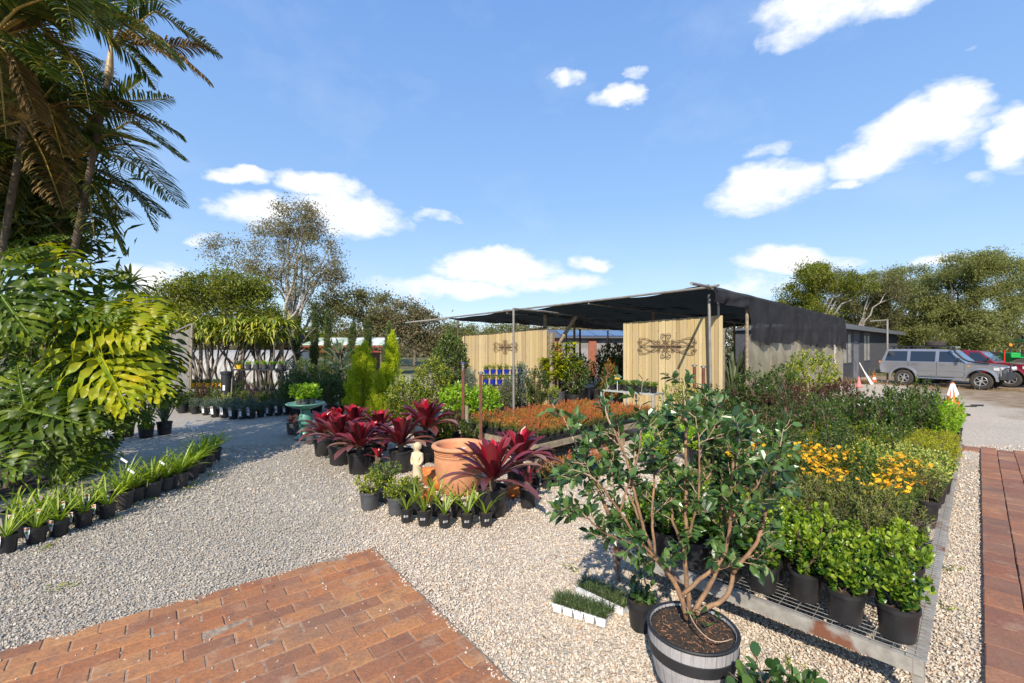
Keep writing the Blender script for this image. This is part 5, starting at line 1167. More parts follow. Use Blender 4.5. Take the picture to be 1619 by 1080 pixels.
x0, L_ = stand('low stand of yellow pots in the left background', 272, 352, 613, 14.8, 2.1-68/F*14.8, shelf=False); zz = 2.1-68/F*14.8
for q in range(7): place(PR['yellowpot'][0], (x0+.1+q*.245, 14.95, zz), rng.random()*6, 1.1, f'green plant in yellow pot, {ORD[q]} from left on the low stand', 'yellow pots on the low stand')
bk = thing('black_bin', 'upright black plastic post with a label left of the tall stand', 'bin', (at(358, 600, 14.3)[0], 14.3, 0)); MB().lathe([(.001, 0), (.17, 0), (.17, .05), (.15, .06), (.15, 1.15), (.17, 1.17), (.17, 1.25), (.001, 1.27)], n=16).build('body', M['trim'], bk, 'auto'); MB().box((.02, -.158, .75), (.07, .012, .16)).build('label', M['whitepaint'], bk)
sp_ = thing('spade', 'wooden-handled spade leaning by the black bin', 'spade', (at(360, 640, 13.9)[0]+.1, 13.9, 0)); MB().tube([(0, 0, .28), (-.03, .1, 1.05)], .016, 6).build('handle', M['timber'], sp_); MB().box((0, -.01, .15), (.17, .02, .28)).build('blade', M['galv'], sp_)
# lavender row and low shrubs behind it
for q, (u, v, s) in enumerate([(308, 654, 1.0), (325, 656, .9), (340, 659, 1.1), (355, 660, 1.1), (369, 662, 1.15), (384, 662, 1.0), (397, 661, 1.15), (412, 659, .9), (426, 657, 1.0), (440, 656, 1.0), (452, 655, .9), (290, 652, .9), (463, 654, 1.0)]):
    o = pl('lav', u, v, f'grey lavender in black pot, {ORD[q]} along the front of the left background display', s=s*1.25, group='lavender pots', rz=0)
    if q not in (0, 7, 11): nursery_tag(o, .0, -.10, .08, w=.055, h=.15, taper=False, tilt=-.12, cols=('white', 'tagred', 'white') if q % 3 == 0 else ('white', 'white', 'tagred'))
for q in range(34):
    u = 285+q*5.6+rng.normal()*2; Y = 13.6+1.3*rng.random(); p = ((u-U0)/F*Y, Y); k = ['dark', 'red', 'olive', 'midg', 'dark', 'euon'][rng.integers(6)]
    if k == 'daisy' and rng.random() < .6: k = 'olive'
    place(PR[k][rng.integers(len(PR[k]))], (p[0], p[1], 0), rng.random()*6, {'midg': .95, 'dark': .95, 'red': .8, 'olive': 1.3, 'daisy': 1.1, 'euon': 1.2}[k]*(.85+.3*rng.random()), f"{LOOK[k]} in black pot, {ORD[q]} from left behind the lavender row", 'shrubs behind the lavender row')
# blue pots in two tiers before the left fence
st_ = np.array([at(795, 600, 13.8)[0], 13.8]); t = thing('plant_stand', 'two-tier dark stand of blue pots before the left fence', 'stand', (st_[0]-.65, 13.8, 0))
for z, y in ((at(0, 609, 13.8)[2], 0), (at(0, 594, 13.8)[2], .3)): MB().box((.65, y+.1, z-.02), (1.3, .24, .03)).build('shelf', M['blackmetal'], t)
for x in (.03, 1.27):
    MB().box((x, .1, .42), (.04, .04, .8)).build('leg', M['blackmetal'], t); MB().box((x, .42, .56), (.04, .04, 1.08)).build('leg', M['blackmetal'], t)
for q in range(6):
    for w, (vv, dy) in enumerate(((609, .1), (594, .4))): place(PR['bluepot'][0], (st_[0]-.52+q*.21, 13.8+dy, at(0, vv, 13.8)[2]), rng.random()*6, .98, f"leafy plant in bright blue pot, {ORD[q]} from left on the {('lower', 'upper')[w]} tier", 'blue pots on the two-tier stand')
# black mesh fence far right, a low bank behind the yard
o = thing('mesh_fence', 'black mesh fence beside the green tractor', 'fence', (at(1556, 600, 31)[0], 31, 0)); MB().box((1.6, 0, .85), (5.5, .04, 1.5)).build('mesh', plain('black_mesh', (.015, .015, .016), .9, .5, 20), o)
for k in range(4): MB().box((-1+k*1.75, .05, .9), (.06, .06, 1.8)).build('post', M['galv'], o)
# ================================================================ vehicles
def arc(cx, cz, r, a0, a1, n): return [(cx+r*math.cos(a), cz+r*math.sin(a)) for a in np.linspace(a0, a1, n)]
def bevel(o, w=.04, seg=3, ang=35):
    b = o.modifiers.new('b', 'BEVEL'); b.width = w; b.segments = seg; b.limit_method = 'ANGLE'; b.angle_limit = R(ang)
    for p in o.data.polygons: p.use_smooth = True
    o.modifiers.new('w', 'WEIGHTED_NORMAL')
def wheel(t, x, y, r=.40, w=.27, side=-1, spokes=6):
    X = [[1, 0, 0], [0, 0, 1], [0, -1, 0]]
    wh = MB().lathe([(r*.58, -w*.42), (r*.80, -w/2), (r*.93, -w*.46), (r, -w*.36), (r, w*.36), (r*.93, w*.46), (r*.80, w/2), (r*.58, w*.42)], (x, y, r), 40, M=X).build('wheel', M['rubber'], t, 'auto')
    f = side; m = MB(); m.lathe([(r*.60, -w*.40), (r*.60, w*.40)], (x, y, r), 32, M=X)
    o_ = w*.36*f
    m.lathe([(r*.60, o_), (r*.54, o_+.012*f), (r*.50, o_-.02*f)], (x, y, r), 32, M=X)
    m.lathe([(.001, o_-.01*f), (r*.15, o_-.01*f), (r*.17, o_-.05*f)], (x, y, r), 16, M=X)
    for k in range(spokes):
        a = k*6.283/spokes+.3; d = np.array([math.cos(a), 0, math.sin(a)]); m.bar(np.array([x, y+o_-.03*f, r])+d*r*.12, np.array([x, y+o_-.02*f, r])+d*r*.56, .055, .03)
    m.build('rim', M['alloy'], wh)
    MB().lathe([(.001, o_-.07*f), (r*.52, o_-.07*f)], (x, y, r), 20, M=X).build('hub', M['trim'], wh)
def car(name, label, loc, rz, paint, kind):
    t = thing(name, label, 'car', loc, rz); suv = kind == 'suv'; hw = .93
    ax = 1.425; xr = -2.45; xf = 2.10
    top = [(xr+.02, .62), (xr, .95), (xr+.03, 1.21), (-.2, 1.215), (.86, 1.21), (.98, 1.205), (1.5, 1.18), (1.90, 1.12), (2.06, 1.05), (xf, .95), (xf, .66)]
    bot = [(1.96, .60)] + arc(ax, .42, .50, .35, math.pi-.12, 12)+[(.90, .50), (-.90, .50)] + arc(-ax, .42, .50, .12, math.pi-.35, 12) + [(-1.97, .60)]
    o = MB().prism(top+bot, -hw, hw, lambda x, z, h: (x, h, z)).build('body', M[paint], t); bevel(o, .05)
    # cabin, leaning in towards the roof
    hr = 1.87 if suv else 1.80; xb = -2.40 if suv else -1.15; xt = -2.22 if suv else -.98
    def sy(z): return .905 - (z-1.21)/(hr-1.21)*.165
    prof = [(xb, 1.19), (xt, hr-.05), (xt+.10, hr-.005), (-.5, hr+.015), (.22, hr-.01), (.33, hr-.05), (.92, 1.19)]
    V = [(x, -sy(z), z) for x, z in prof] + [(x, sy(z), z) for x, z in prof]; n = len(prof); m = MB()
    m.add(V, [tuple(range(n))[::-1], tuple(range(n, 2*n))]+[(i, (i+1) % n, n+(i+1) % n, n+i) for i in range(n)]); o = m.build('cabin', M[paint], t); bevel(o, .045)
    def pane(P, side, par=t, nm='side_window', e=.006, mat='glass'):
        m = MB(); V = [(x, side*(sy(z)+e), z) for x, z in P]; V2 = [(x, side*(sy(z)-.02), z) for x, z in P]; k = len(P)
        m.add(V+V2, [tuple(range(k)) if side < 0 else tuple(range(k))[::-1]]+[(i, (i+1) % k, k+(i+1) % k, k+i) for i in range(k)]); return m.build(nm, M[mat], par)
    zb, zt_ = 1.255, hr-.105
    wins = [[(-2.22, zb), (-1.30, zb), (-1.30, zt_), (-2.10, zt_)], [(-1.17, zb), (-.20, zb), (-.20, zt_), (-1.17, zt_)], [(-.06, zb), (.74, zb), (.60, zb+.12), (.30, zt_), (-.06, zt_)]] if suv else [[(-1.0, zb), (-.20, zb), (-.20, zt_), (-.88, zt_)], [(-.06, zb), (.74, zb), (.60, zb+.12), (.30, zt_), (-.06, zt_)]]
    for s in (-1, 1):
        for w in wins: pane(w, s)
        # door shut lines and handles on real recess strips
        sm = MB()
        for x in ((-1.235, -.13, .86) if suv else (-1.1, -.13, .86)): sm.box((x, s*(hw+.001), .91), (.012, .006, .70))
        sm.box((-.15, s*(hw+.001), .545), (2.1, .006, .012)); sm.build('door_seam', M['trim'], t)
        for x in (-.95, .10): MB().box((x, s*(hw+.012), 1.13), (.17, .024, .035)).build('door_handle', M[paint if suv else 'trim'], t)
        MB().box((0, s*(hw+.006), .83), (1.75, .014, .05)).build('side_moulding', M[paint], t)
        for cx in (-ax, ax):   # wheel-arch flares
            A = arc(cx, .42, .50, -.02, math.pi+.02, 18); B = arc(cx, .42, .585, -.02, math.pi+.02, 18); mm = MB(); V = []
            for (x0, z0), (x1, z1) in zip(A, B): V += [(x0, s*(hw-.02), z0), (x0, s*(hw+.065), z0), (x1, s*(hw+.05), z1), (x1+.0, s*(hw-.02), z1+.02)]
            mm.add(V, [(4*i+j, 4*i+(j+1) % 4, 4*i+4+(j+1) % 4, 4*i+4+j) for i in range(17) for j in range(4)] + [(0, 1, 2, 3), tuple(4*17+j for j in (3, 2, 1, 0))]); mm.build('wheel_flare', M[paint], t, 'auto')
            wheel(t, cx, s*(hw-.10), side=s)
        MB().tube([(-.88, s*(hw+.02), .44), (.88, s*(hw+.02), .44)], .035, 8).build('side_step', M['trim' if s > 0 else 'chrome'], t)
        MB().lathe([(.001, -.10), (.05, -.09), (.055, .09), (.001, .10)], (.70, s*(hw+.14), 1.36), 10).build('mirror', M['trim'], t, 'auto')
        MB().box((xf-.03, s*.66, .98), (.09, .36, .17)).build('headlight', M['lamp'], t); MB().box((1.93, s*(hw-.012), .98), (.18, .05, .13)).build('indicator', M['lamp'], t)
        MB().box((1.02, s*(hw+.004), 1.08), (.07, .012, .05)).build('repeater', M['amber'], t)
        tl = MB(); tl.box((xr+.015, s*.80, 1.06), (.07, .22, .15), m=1); tl.box((xr+.015, s*.80, 1.19), (.07, .22, .10)); tl.build('tail_light', [M['amber'], M['redlens']], t)
    # windscreen and back glass
    d = nz([.33-.92, 0, hr-.05-1.25]); nrm = np.array([-d[2], 0, d[0]])*-1
    def slant(x0, z0, x1, z1, w0, w1, off, nm): 
        n_ = nz(np.array([z1-z0, 0, -(x1-x0)]))*off; V = [(x0, -w0, z0), (x0, w0, z0), (x1, w1, z1), (x1, -w1, z1)]; V = [np.array(v)+n_ for v in V]; V2 = [v-n_*2 for v in V]
        MB().add(V+V2, [(0, 1, 2, 3), (7, 6, 5, 4), (0, 4, 5, 1), (1, 5, 6, 2), (2, 6, 7, 3), (3, 7, 4, 0)]).build(nm, M['screen'], t)
    slant(.85, 1.255, .39, hr-.11, .80, .70, .006, 'windscreen'); slant(xb+.01, 1.27, xt+.0, hr-.13, .78, .70, -.006, 'rear_window')
    MB().box((xr-.05, 0, .66), (.20, 1.92, .20)).build('rear_bumper', M['trim'], t)
    bb = MB(); 
    bb.prism([(2.02, -.95), (2.24, -.80), (2.30, 0), (2.24, .80), (2.02, .95), (1.98, .9), (1.98, -.9)], .48, .80, lambda x, y, h: (x, y, h)); b0 = bb.build('bull_bar', M['trim'], t); bevel(b0, .03, 2)
    tb = MB(); tb.tube([(2.24, -.34, .78), (2.26, -.34, 1.14), (2.25, -.25, 1.19), (2.25, .25, 1.19), (2.26, .34, 1.14), (2.24, .34, .78)], .03, 8)
    for s in (-1, 1): tb.tube([(2.24, s*.34, 1.02), (2.20, s*.80, 1.02), (2.12, s*.90, .92), (2.12, s*.9, .72)], .026, 8)
    tb.build('hoop', M['trim'], b0)
    for s in (-1, 1): MB().lathe([(.001, .0), (.09, .01), (.10, .06), (.07, .10)], (2.36, s*.2, 1.0), 14, M=[[0, 0, -1], [0, 1, 0], [1, 0, 0]]).build('driving_light', M['lamp'], b0, 'auto')
    if suv:
        sn = MB(); sn.tube([(.52, -.97, 1.88), (.56, -.975, 1.75), (.84, -.985, 1.42), (1.02, -.985, 1.31), (1.2, -.97, 1.28), (1.7, -.955, 1.235)], [.05, .045, .042, .042, .045, .05], 10); sn.box((.50, -.96, 1.93), (.12, .10, .14)); sn.build('snorkel', M['trim'], t, 'auto')
        rk = MB()
        for y in (-.66, .66): rk.tube([(-2.05, y, 2.01), (.05, y, 2.01)], .022, 8)
        for x in np.linspace(-2.0, 0.0, 8): rk.tube([(x, -.66, 2.0), (x, .66, 2.0)], .018, 6)
        for x in (-1.9, -1.3, -.7, -.1):
            for y in (-.66, .66): rk.box((x, y, 1.93), (.09, .05, .13))
        rk.box((.25, 0, 1.975), (.12, 1.3, .06)); rk.build('roof_rack', M['trim'], t)
        lb = MB().box((.32, 0, 1.97), (.10, 1.2, .085)).build('light_bar', M['chrome'], t)
        w = MB().lathe([(.22, -.12), (.35, -.13), (.40, -.08), (.40, .08), (.35, .13), (.22, .12), (.22, -.12)], (0, 0, 0), 36).build('spare_wheel', M['rubber'], None, 'auto')
        q = Matrix.Rotation(rz, 3, 'Z') @ Vector((-.42, 0, 2.15)); w.location = (loc[0]+q.x, loc[1]+q.y, q.z); tag(w, 'spare wheel lying flat on the silver car roof rack', 'wheel')
    return t
M['screen'] = glassmat('blue_screen_glass', (.03, .06, .11), .05)
rz = math.atan2(-.85, .53)
car('four_wheel_drive', 'silver four-wheel drive with roof rack, snorkel and bull bar, parked side-on', (21.83, 22.72, 0), rz, 'silver', 'suv')
car('pickup', 'dark red pickup parked behind the silver four-wheel drive', (24.62, 24.02, 0), rz, 'red', 'ute')
# tractor
tx = at(1603, 590, 28.5); t = thing('tractor', 'green tractor with orange beacon at the far right edge', 'tractor', (tx[0]+1.0, 28.5, 0), -.3); 
m = MB(); m.box((0, 0, 1.0), (1.5, .7, .55)); m.box((-.95, 0, 1.25), (.5, .95, .7)); m.box((.2, 0, 1.35), (.9, .62, .2)); o = m.build('body', M['green_paint'], t); bevel(o, .05)
m = MB(); m.box((.45, -.02, 1.62), (.8, .66, .42)); o = m.build('hood', M['whitepaint'], t); bevel(o, .06)
MB().box((.45, -.02, 1.28), (.84, .6, .2)).build('engine', M['trim'], t)
for y in (-.62, .62):
    MB().lathe([(.3, -.15), (.55, -.17), (.62, -.12), (.62, .12), (.55, .17), (.3, .15)], (-.85, y, .62), 28, M=[[1, 0, 0], [0, 0, 1], [0, -1, 0]]).build('wheel', M['rubber'], t, 'auto'); MB().lathe([(.2, -.1), (.35, -.11), (.38, 0), (.35, .11), (.2, .1)], (.95, y*.8, .38), 20, M=[[1, 0, 0], [0, 0, 1], [0, -1, 0]]).build('wheel', M['rubber'], t, 'auto')
    MB().box((-.85, y, 1.32), (1.0, .36, .05)).build('mudguard', M['green_paint'], t)
MB().tube([(0, 0, 1.6), (0, 0, 2.25)], .03, 8).build('mast', M['whitepaint'], t)
m = MB(); m.add([(-.8, -.6, 2.45), (.8, -.6, 2.45), (.8, .6, 2.45), (-.8, .6, 2.45), (0, 0, 2.2)], [(0, 1, 2, 3), (1, 0, 4), (2, 1, 4), (3, 2, 4), (0, 3, 4)]); m.build('canopy', plain('teal_canvas', (.09, .32, .22), .6, .2, 6), t)
MB().tube([(-.95, 0, 1.6), (-.95, 0, 2.0)], .03, 6).build('beacon_post', M['trim'], t); MB().lathe([(.001, 2.0), (.08, 2.0), (.08, 2.12), (.05, 2.17), (.001, 2.18)], (-.95, 0, 0), 12).build('beacon', M['amber'], t)
m = MB(); m.bar((-1.55, -.5, .5), (-1.55, -.5, 1.75), .06); m.bar((-1.55, .5, .5), (-1.55, .5, 1.3), .06); m.bar((-1.55, -.5, 1.1), (-1.55, .5, 1.1), .08); m.build('implement', M['redlens'], t)
# dry grass round the parked cars
m = MB(); P = []
for _ in range(2600):
    a = rng.random(); q = np.array([19.6, 24.7])*(1-a) + np.array([23.6, 19.6])*a + rng.normal(size=2)*[.5, .35]*(1.2-a*.6); P.append((q[0], q[1], 0))
for _ in range(1200): q = np.array([19.0, 24.8])+rng.normal(size=2)*[.55, .3]; P.append((q[0], q[1], 0))
P = np.array(P); n = len(P); an = rng.random(n)*6.28; ribbons(m, P, np.c_[np.cos(an)*.7, np.sin(an)*.7, .4+rng.random(n)], (.08+.26*rng.random(n)**2)*np.where(np.arange(n) > 2600, 1.5, .7), .012, 1.6, 4)
tag(m.build('dry_grass', M['l_dry']), 'dry straw-coloured grass around the wheels of the parked cars', 'grass', kind='stuff')
# ================================================================ trees
def tree_build(t, base, blobs, trunk_h, r0, ntgt, nleaf, L, W, mat, bark='bark', clump=.5, limbs=6, lean=(0, 0), stems=1, dens=None, wisp=.0):
    """blobs: (cx, cy, cz, rx, ry, rz, weight) ellipsoids of crown; limbs reach targets inside them, leaves cluster round the targets"""
    B = np.array(blobs, float); w = B[:, 6]/B[:, 6].sum(); k = rng.choice(len(B), ntgt, p=w)
    d = rdir(ntgt); q = (.35+.65*rng.random(ntgt)**.45)[:, None]; T = B[k, :3]+d*B[k, 3:6]*q
    m = MB(); top = np.array([lean[0], lean[1], trunk_h]); nodes = []
    for s in range(stems):
        off = np.array([rng.normal()*.35, rng.normal()*.35, 0])*(stems > 1); tp = top + off*3.0
        P = [base+off, base+off + (tp-off)*.5+rng.normal(size=3)*.12*[1, 1, 0], base+tp]; P = spline(P, 8); m.tube(P, np.linspace(r0, r0*.62, 8), 8); nodes += [(P[i], r0*.6) for i in (5, 6, 7)]
    li = rng.choice(ntgt, min(limbs, ntgt), replace=False)
    pts = [n_[0] for n_ in nodes]; rad = [n_[1] for n_ in nodes]
    for i in li:
        j = rng.integers(len(nodes)); a = nodes[j][0]; b = T[i]; mid = a*.5+b*.5 + np.array([0, 0, .12*np.linalg.norm(b-a)]) + rng.normal(size=3)*.05*np.linalg.norm(b-a); P = spline([a, mid, b], 10)
        P[1:-1] += rng.normal(size=P[1:-1].shape)*.012*np.linalg.norm(b-a); m.tube(P, np.linspace(r0*.5, r0*.10, 10), 6); pts += list(P[2:]); rad += list(np.linspace(r0*.45, r0*.1, 8))
    pts = np.array(pts); rad = np.array(rad); order = np.argsort(np.linalg.norm(T-(base+top), axis=1))
    for i in order:
        if i in li: continue
        dd = np.linalg.norm(pts-T[i], axis=1) + (pts[:, 2] > T[i][2])*1.5; j = np.argmin(dd); a = pts[j]; P = spline([a, a*.5+T[i]*.5+rng.normal(size=3)*.08*dd[j]+[0, 0, .06*dd[j]], T[i]], 5)
        r_ = min(rad[j]*.7, r0*.16); m.tube(P, np.linspace(r_, r_*.4, 5), 4, cap=False); pts = np.vstack([pts, P[1:]]); rad = np.r_[rad, np.linspace(r_, r_*.4, 4)]
    m.build('trunk', M[bark], t, True)
    ci = rng.integers(0, ntgt, nleaf) if dens is None else rng.choice(ntgt, nleaf, p=dens(T)/dens(T).sum())
    cs = clump*(.6+.8*rng.random(ntgt)); fl = np.array([1.1, 1.1, .8]); P = T[ci]+rng.normal(size=(nleaf, 3))*cs[ci][:, None]*.5*fl
    D = rdir(nleaf)+np.array([0, 0, -.25]); lf = MB(); S = nz(np.cross(nz(D), nz(rng.normal(size=(nleaf, 3))*.8+[0, -.3, .8])))
    leaves(lf, P, D, L*(.6+.8*rng.random(nleaf)), W*(.6+.8*rng.random(nleaf)), 'diam', S=S); lf.build('crown', M[mat], t)
def tree(name, label, x, y, group=None, rz=0, **k):
    t = thing(name, label, 'tree', (x, y, 0), rz, group); tree_build(t, np.zeros(3), **k); return t
def bl(u, v, Y, ru, rv, x0, y0, w=1, dy=0, ry=None):
    p = at(u, v, Y); s = Y/F; return (p[0]-x0, Y-y0+dy, p[2], ru*s, ry or ru*s, rv*s, w)
# big pale gum
Y = 44; x0 = (464-U0)/F*Y
tree('gum_tree', 'tall open gum tree with pale multiple trunks against the clouds', x0, Y, trunk_h=3.5, r0=.30, ntgt=230, nleaf=19000, L=.24, W=.09, mat='l_euc', bark='barkpale', clump=.85, limbs=17, stems=3,
     blobs=[bl(470, 352, Y, 38, 34, x0, Y, 1.5), bl(432, 395, Y, 38, 44, x0, Y, 1.3), bl(505, 400, Y, 36, 55, x0, Y, 1.4), bl(360, 395, Y, 30, 22, x0, Y, .55), bl(468, 440, Y, 50, 40, x0, Y, 1.1), bl(395, 440, Y, 40, 26, x0, Y, .7), bl(525, 440, Y, 18, 26, x0, Y, .5)])
Y = 34; x0 = (350-U0)/F*Y
tree('spreading_tree', 'broad yellowish-green spreading tree left of the tall gum', x0, Y, trunk_h=2.6, r0=.3, ntgt=130, nleaf=24000, L=.22, W=.10, mat='l_broad', clump=.75, limbs=10,
     blobs=[bl(350, 455, Y, 70, 20, x0, Y, 1.6), bl(290, 478, Y, 44, 26, x0, Y, 1.2), bl(400, 478, Y, 44, 28, x0, Y, 1.2), bl(345, 495, Y, 85, 26, x0, Y, 1.4), bl(425, 505, Y, 30, 24, x0, Y, .5)])
for q, (u, Y, tops, mat, lab) in enumerate([
    (570, 46, [(560, 480, 34, 26), (600, 492, 26, 26), (570, 520, 40, 24)], 'l_brownish', 'brownish-olive tree right of the tall gum'),
    (655, 44, [(640, 497, 34, 24), (668, 515, 30, 28), (690, 540, 20, 22), (640, 540, 40, 20)], 'l_euc', 'grey-green tree beyond the cream-roofed shed'),
    (520, 52, [(515, 495, 24, 30), (500, 535, 30, 22), (540, 545, 30, 15)], 'l_wattle', 'dim tree filling the gap between gum and brownish tree'),
    (760, 60, [(750, 527, 40, 12), (800, 524, 30, 10), (720, 524, 26, 14)], 'l_wattle', 'distant tree seen above the left paling fence'),
    (850, 64, [(860, 526, 40, 10), (900, 528, 36, 9), (940, 528, 36, 9)], 'l_euc', 'distant tree seen through the gap over the solar roof'),
    (250, 40, [(250, 505, 36, 24), (215, 520, 30, 20), (290, 525, 30, 18)], 'l_hedge', 'green tree beyond the trellis at far left'),
    (460, 40, [(450, 535, 30, 14), (490, 540, 26, 12), (420, 540, 30, 12)], 'l_broad', 'low yellowish tree under the tall gum')]):
    x0 = (u-U0)/F*Y
    tree('background_tree', lab, x0, Y, 'trees in the background', trunk_h=1.6, r0=.2, ntgt=80, nleaf=9500, L=.28, W=.12, mat=mat, clump=.85, limbs=7, blobs=[bl(a, b, Y, c, d, x0, Y, c*d) for a, b, c, d in tops])
# trees on the right behind the cars
RT = [(1290, 44, [(1290, 437, 30, 20), (1270, 470, 34, 22), (1320, 455, 28, 18), (1290, 500, 44, 22), (1262, 440, 18, 16)], 'l_broad', 'dark tree with a ragged airy top rising behind the shed', 12000, 'barkpale', .7),
      (1350, 46, [(1350, 445, 30, 20), (1380, 460, 30, 22), (1350, 490, 44, 28), (1385, 500, 40, 26)], 'l_brownish', 'brownish tree with pale bare branches right of the ragged one', 14000, 'barkpale', .8),
      (1440, 50, [(1420, 445, 30, 22), (1450, 440, 34, 24), (1430, 490, 48, 40), (1400, 530, 50, 34)], 'l_wattle', 'feathery grey-green tree above the silver car rack', 20000, 'bark', .95),
      (1500, 46, [(1490, 430, 34, 22), (1520, 425, 30, 20), (1500, 475, 52, 40), (1480, 530, 50, 40)], 'l_wattle', 'tall feathery tree above the middle of silver car', 22000, 'bark', .95),
      (1560, 44, [(1555, 420, 36, 20), (1575, 440, 40, 30), (1560, 490, 52, 40), (1545, 545, 50, 36)], 'l_wattle', 'tallest feathery tree above the red pickup', 22000, 'bark', .95),
      (1630, 46, [(1620, 435, 40, 30), (1650, 460, 50, 40), (1625, 510, 55, 50), (1620, 560, 50, 26)], 'l_wattle', 'feathery tree cut by the right edge of picture', 16000, 'bark', .95),
      (1330, 56, [(1330, 530, 60, 30), (1400, 540, 50, 26), (1280, 530, 40, 30)], 'l_broad', 'shaded tree low behind the shed roof', 9000, 'bark', .95),
      (1450, 58, [(1450, 560, 60, 26), (1520, 565, 60, 24), (1390, 565, 40, 20)], 'l_hedge', 'low shaded tree behind the silver car', 9000, 'bark', .95)]
for u, Y, tops, mat, lab, nl_, bk_, cl in RT:
    x0 = (u-U0)/F*Y; tree('feathery_tree' if mat == 'l_wattle' else 'background_tree', lab, x0, Y, 'trees behind the parked cars', trunk_h=3.0, r0=.28, ntgt=130, nleaf=int(nl_*1.8), L=.24, W=.075, mat=mat, bark=bk_, clump=cl*.85, limbs=10, blobs=[bl(a, b, Y, c, d, x0, Y, c*d, dy=rng.normal()*1.5) for a, b, c, d in tops])
# far tree line
def treeline():
    m = MB(); P = []; n = 60000
    x = -120+300*rng.random(n); y = 72+14*rng.random(n); h = 4.2+1.4*np.sin(x*.21)+1.0*np.sin(x*.53+1)+.7*np.sin(x*1.3)
    z = h*rng.random(n)**.7; P = np.c_[x, y, z]; D = rdir(n); leaves(m, P, D, .75*(.5+rng.random(n)), .38, 'diam'); tag(m.build('far_trees', M['l_euc']), 'far band of scrubby trees along the horizon', 'trees', kind='stuff')
treeline()
# grassy verge with tufts below the right-hand trees
m = MB(); n = 9000; x = 18+30*rng.random(n); y = 30+9*rng.random(n); an = rng.random(n)*6.28; ribbons(m, np.c_[x, y, np.zeros(n)], np.c_[np.cos(an)*.5, np.sin(an)*.5, .6+rng.random(n)], .25+.5*rng.random(n)**2, .03, 1.2, 3)
tag(m.build('long_grass', leafmat('verge_grass', [(.10, .11, .03), (.2, .18, .06), (.28, .23, .10)], .8, .2)), 'long dry grass on the verge below the trees at right', 'grass', kind='stuff')
# ---------------- shrubs and conifers in the middle distance
def conifer(name, lab, u, v, Y, h, r, n, mat, grp, L=.09, lean=0, W=.013, pw=.8, open_=0):
    x = (u-U0)/F*Y; t = thing(name, lab, 'tree', (x, Y, 0), 0, grp); slim = name == 'pencil_pine'; npl = 90 if slim else 120
    zp = rng.random(npl)**(1.0 if slim else 1.35); zp[0] = .93; az_ = rng.random(npl)*6.283; env = r*(np.clip(1-zp, 0, 1)**pw*.95+.04)*(.7+.45*rng.random(npl)) * (1 if slim else np.clip(.55+zp*3, 0, 1)); ln_ = h*(.10+.05*rng.random(npl)) if slim else h*(.17+.10*rng.random(npl))
    tip = np.c_[np.cos(az_)*env, np.sin(az_)*env, .1+zp*h*.9+ln_*.35]; tip[0] = (0, 0, h*.99); rt = np.c_[np.cos(az_)*env*.45, np.sin(az_)*env*.45, tip[:, 2]-ln_]
    pi_ = rng.integers(0, npl, n); f = rng.random(n); c_ = rt[pi_]+(tip-rt)[pi_]*f[:, None]; sg_ = (.030 if slim else .052)*(1.15-f)**.6; P = c_+rng.normal(size=(n, 3))*sg_[:, None]; P[:, 2] = np.maximum(P[:, 2], .06); P[:, 0] += lean*P[:, 2]
    D = nz((tip-rt)[pi_])*.9 + rdir(n)*.75
    m = MB(); leaves(m, P, D, L*(.6+.8*rng.random(n)), W, 'diam'); m.build('foliage', M[mat], t); MB().tube([(0, 0, 0), (lean*h*.9, 0, h*.9)], [.035, .008], 6).build('trunk', M['stem'], t)
    if name != 'pencil_pine': pot_parts(t, .2, .3, 'pot')
conifer('golden_conifer', 'left bright yellow-green feathery conifer behind the crimson bromeliads', 574, 0, 12.8, 2.12, .56, 26000, 'l_conifer', 'golden conifers', pw=.55, W=.010, L=.08)
conifer('golden_conifer', 'right taller yellow-green conifer with a pointed top', 620, 0, 12.9, 2.40, .50, 24000, 'l_conifer', 'golden conifers', pw=.75, W=.010, L=.08); conifer('golden_conifer', 'small yellow-green conifer low between the two golden ones', 600, 0, 12.2, 1.3, .36, 9000, 'l_conifer', 'golden conifers', pw=.7, W=.010, L=.08)
for q, (u, vt, ln, lab) in enumerate([(470, 489, 0, 'leftmost'), (497, 489, .0, 'second from left'), (518, 492, .0, 'third from left'), (549, 502, .09, 'leaning'), (582, 500, 0, 'above the left golden conifer'), (606, 508, .09, 'rightmost leaning')]):
    Y = 18.5+q*.25; h = 2.1+(545-vt)/F*Y; conifer('pencil_pine', f'slim dark pencil pine, {lab} in the row', u, 0, Y, h, .19, 5200, 'l_pencil', 'pencil pines', L=.11, lean=ln, W=.02, pw=.28)
def shrub(lab, u, v, Y, hgt, spread, mat, L=.06, W=.028, n=2600, name='shrub', grp=None, kind='diam', trunk=0, pot=True, ph=.3, flowers=None):
    n = int(n*1.7)
    x = (u-U0)/F*Y; t = thing(name, lab, 'shrub', (x, Y, 0), 0, grp); bushy(t, .2, ph, hgt, spread, n, L, W, mat, kind, 14, up=.6, clump=13, inner=.45, trunk=trunk, stemr=.012, pot=pot, flowers=flowers); return t
shrub('round yellow-edged shrub right of the conifers behind the bromeliads', 645, 0, 10.8, 1.05, .56, 'l_varyel', n=4200)
shrub('round yellow-edged shrub behind and above the first one', 683, 0, 12.2, 1.55, .56, 'l_varyel', n=4000)
shrub('dark rounded tree-like shrub left of the left paling fence', 712, 0, 14.6, 2.3, .62, 'l_hedge', n=5200, L=.09, W=.04)
shrub('lime-leaved shrub just left of the rusty posts', 722, 0, 10.6, .95, .45, 'l_lime', L=.09, W=.05, n=1500)
shrub('lime-leaved shrub between and behind the rusty posts', 762, 0, 11.0, .85, .5, 'l_lime', L=.08, W=.045, n=1700)
shrub('reddish-tipped shrub low beside the blue-tapped post', 716, 0, 9.6, .45, .3, 'l_red', n=900)
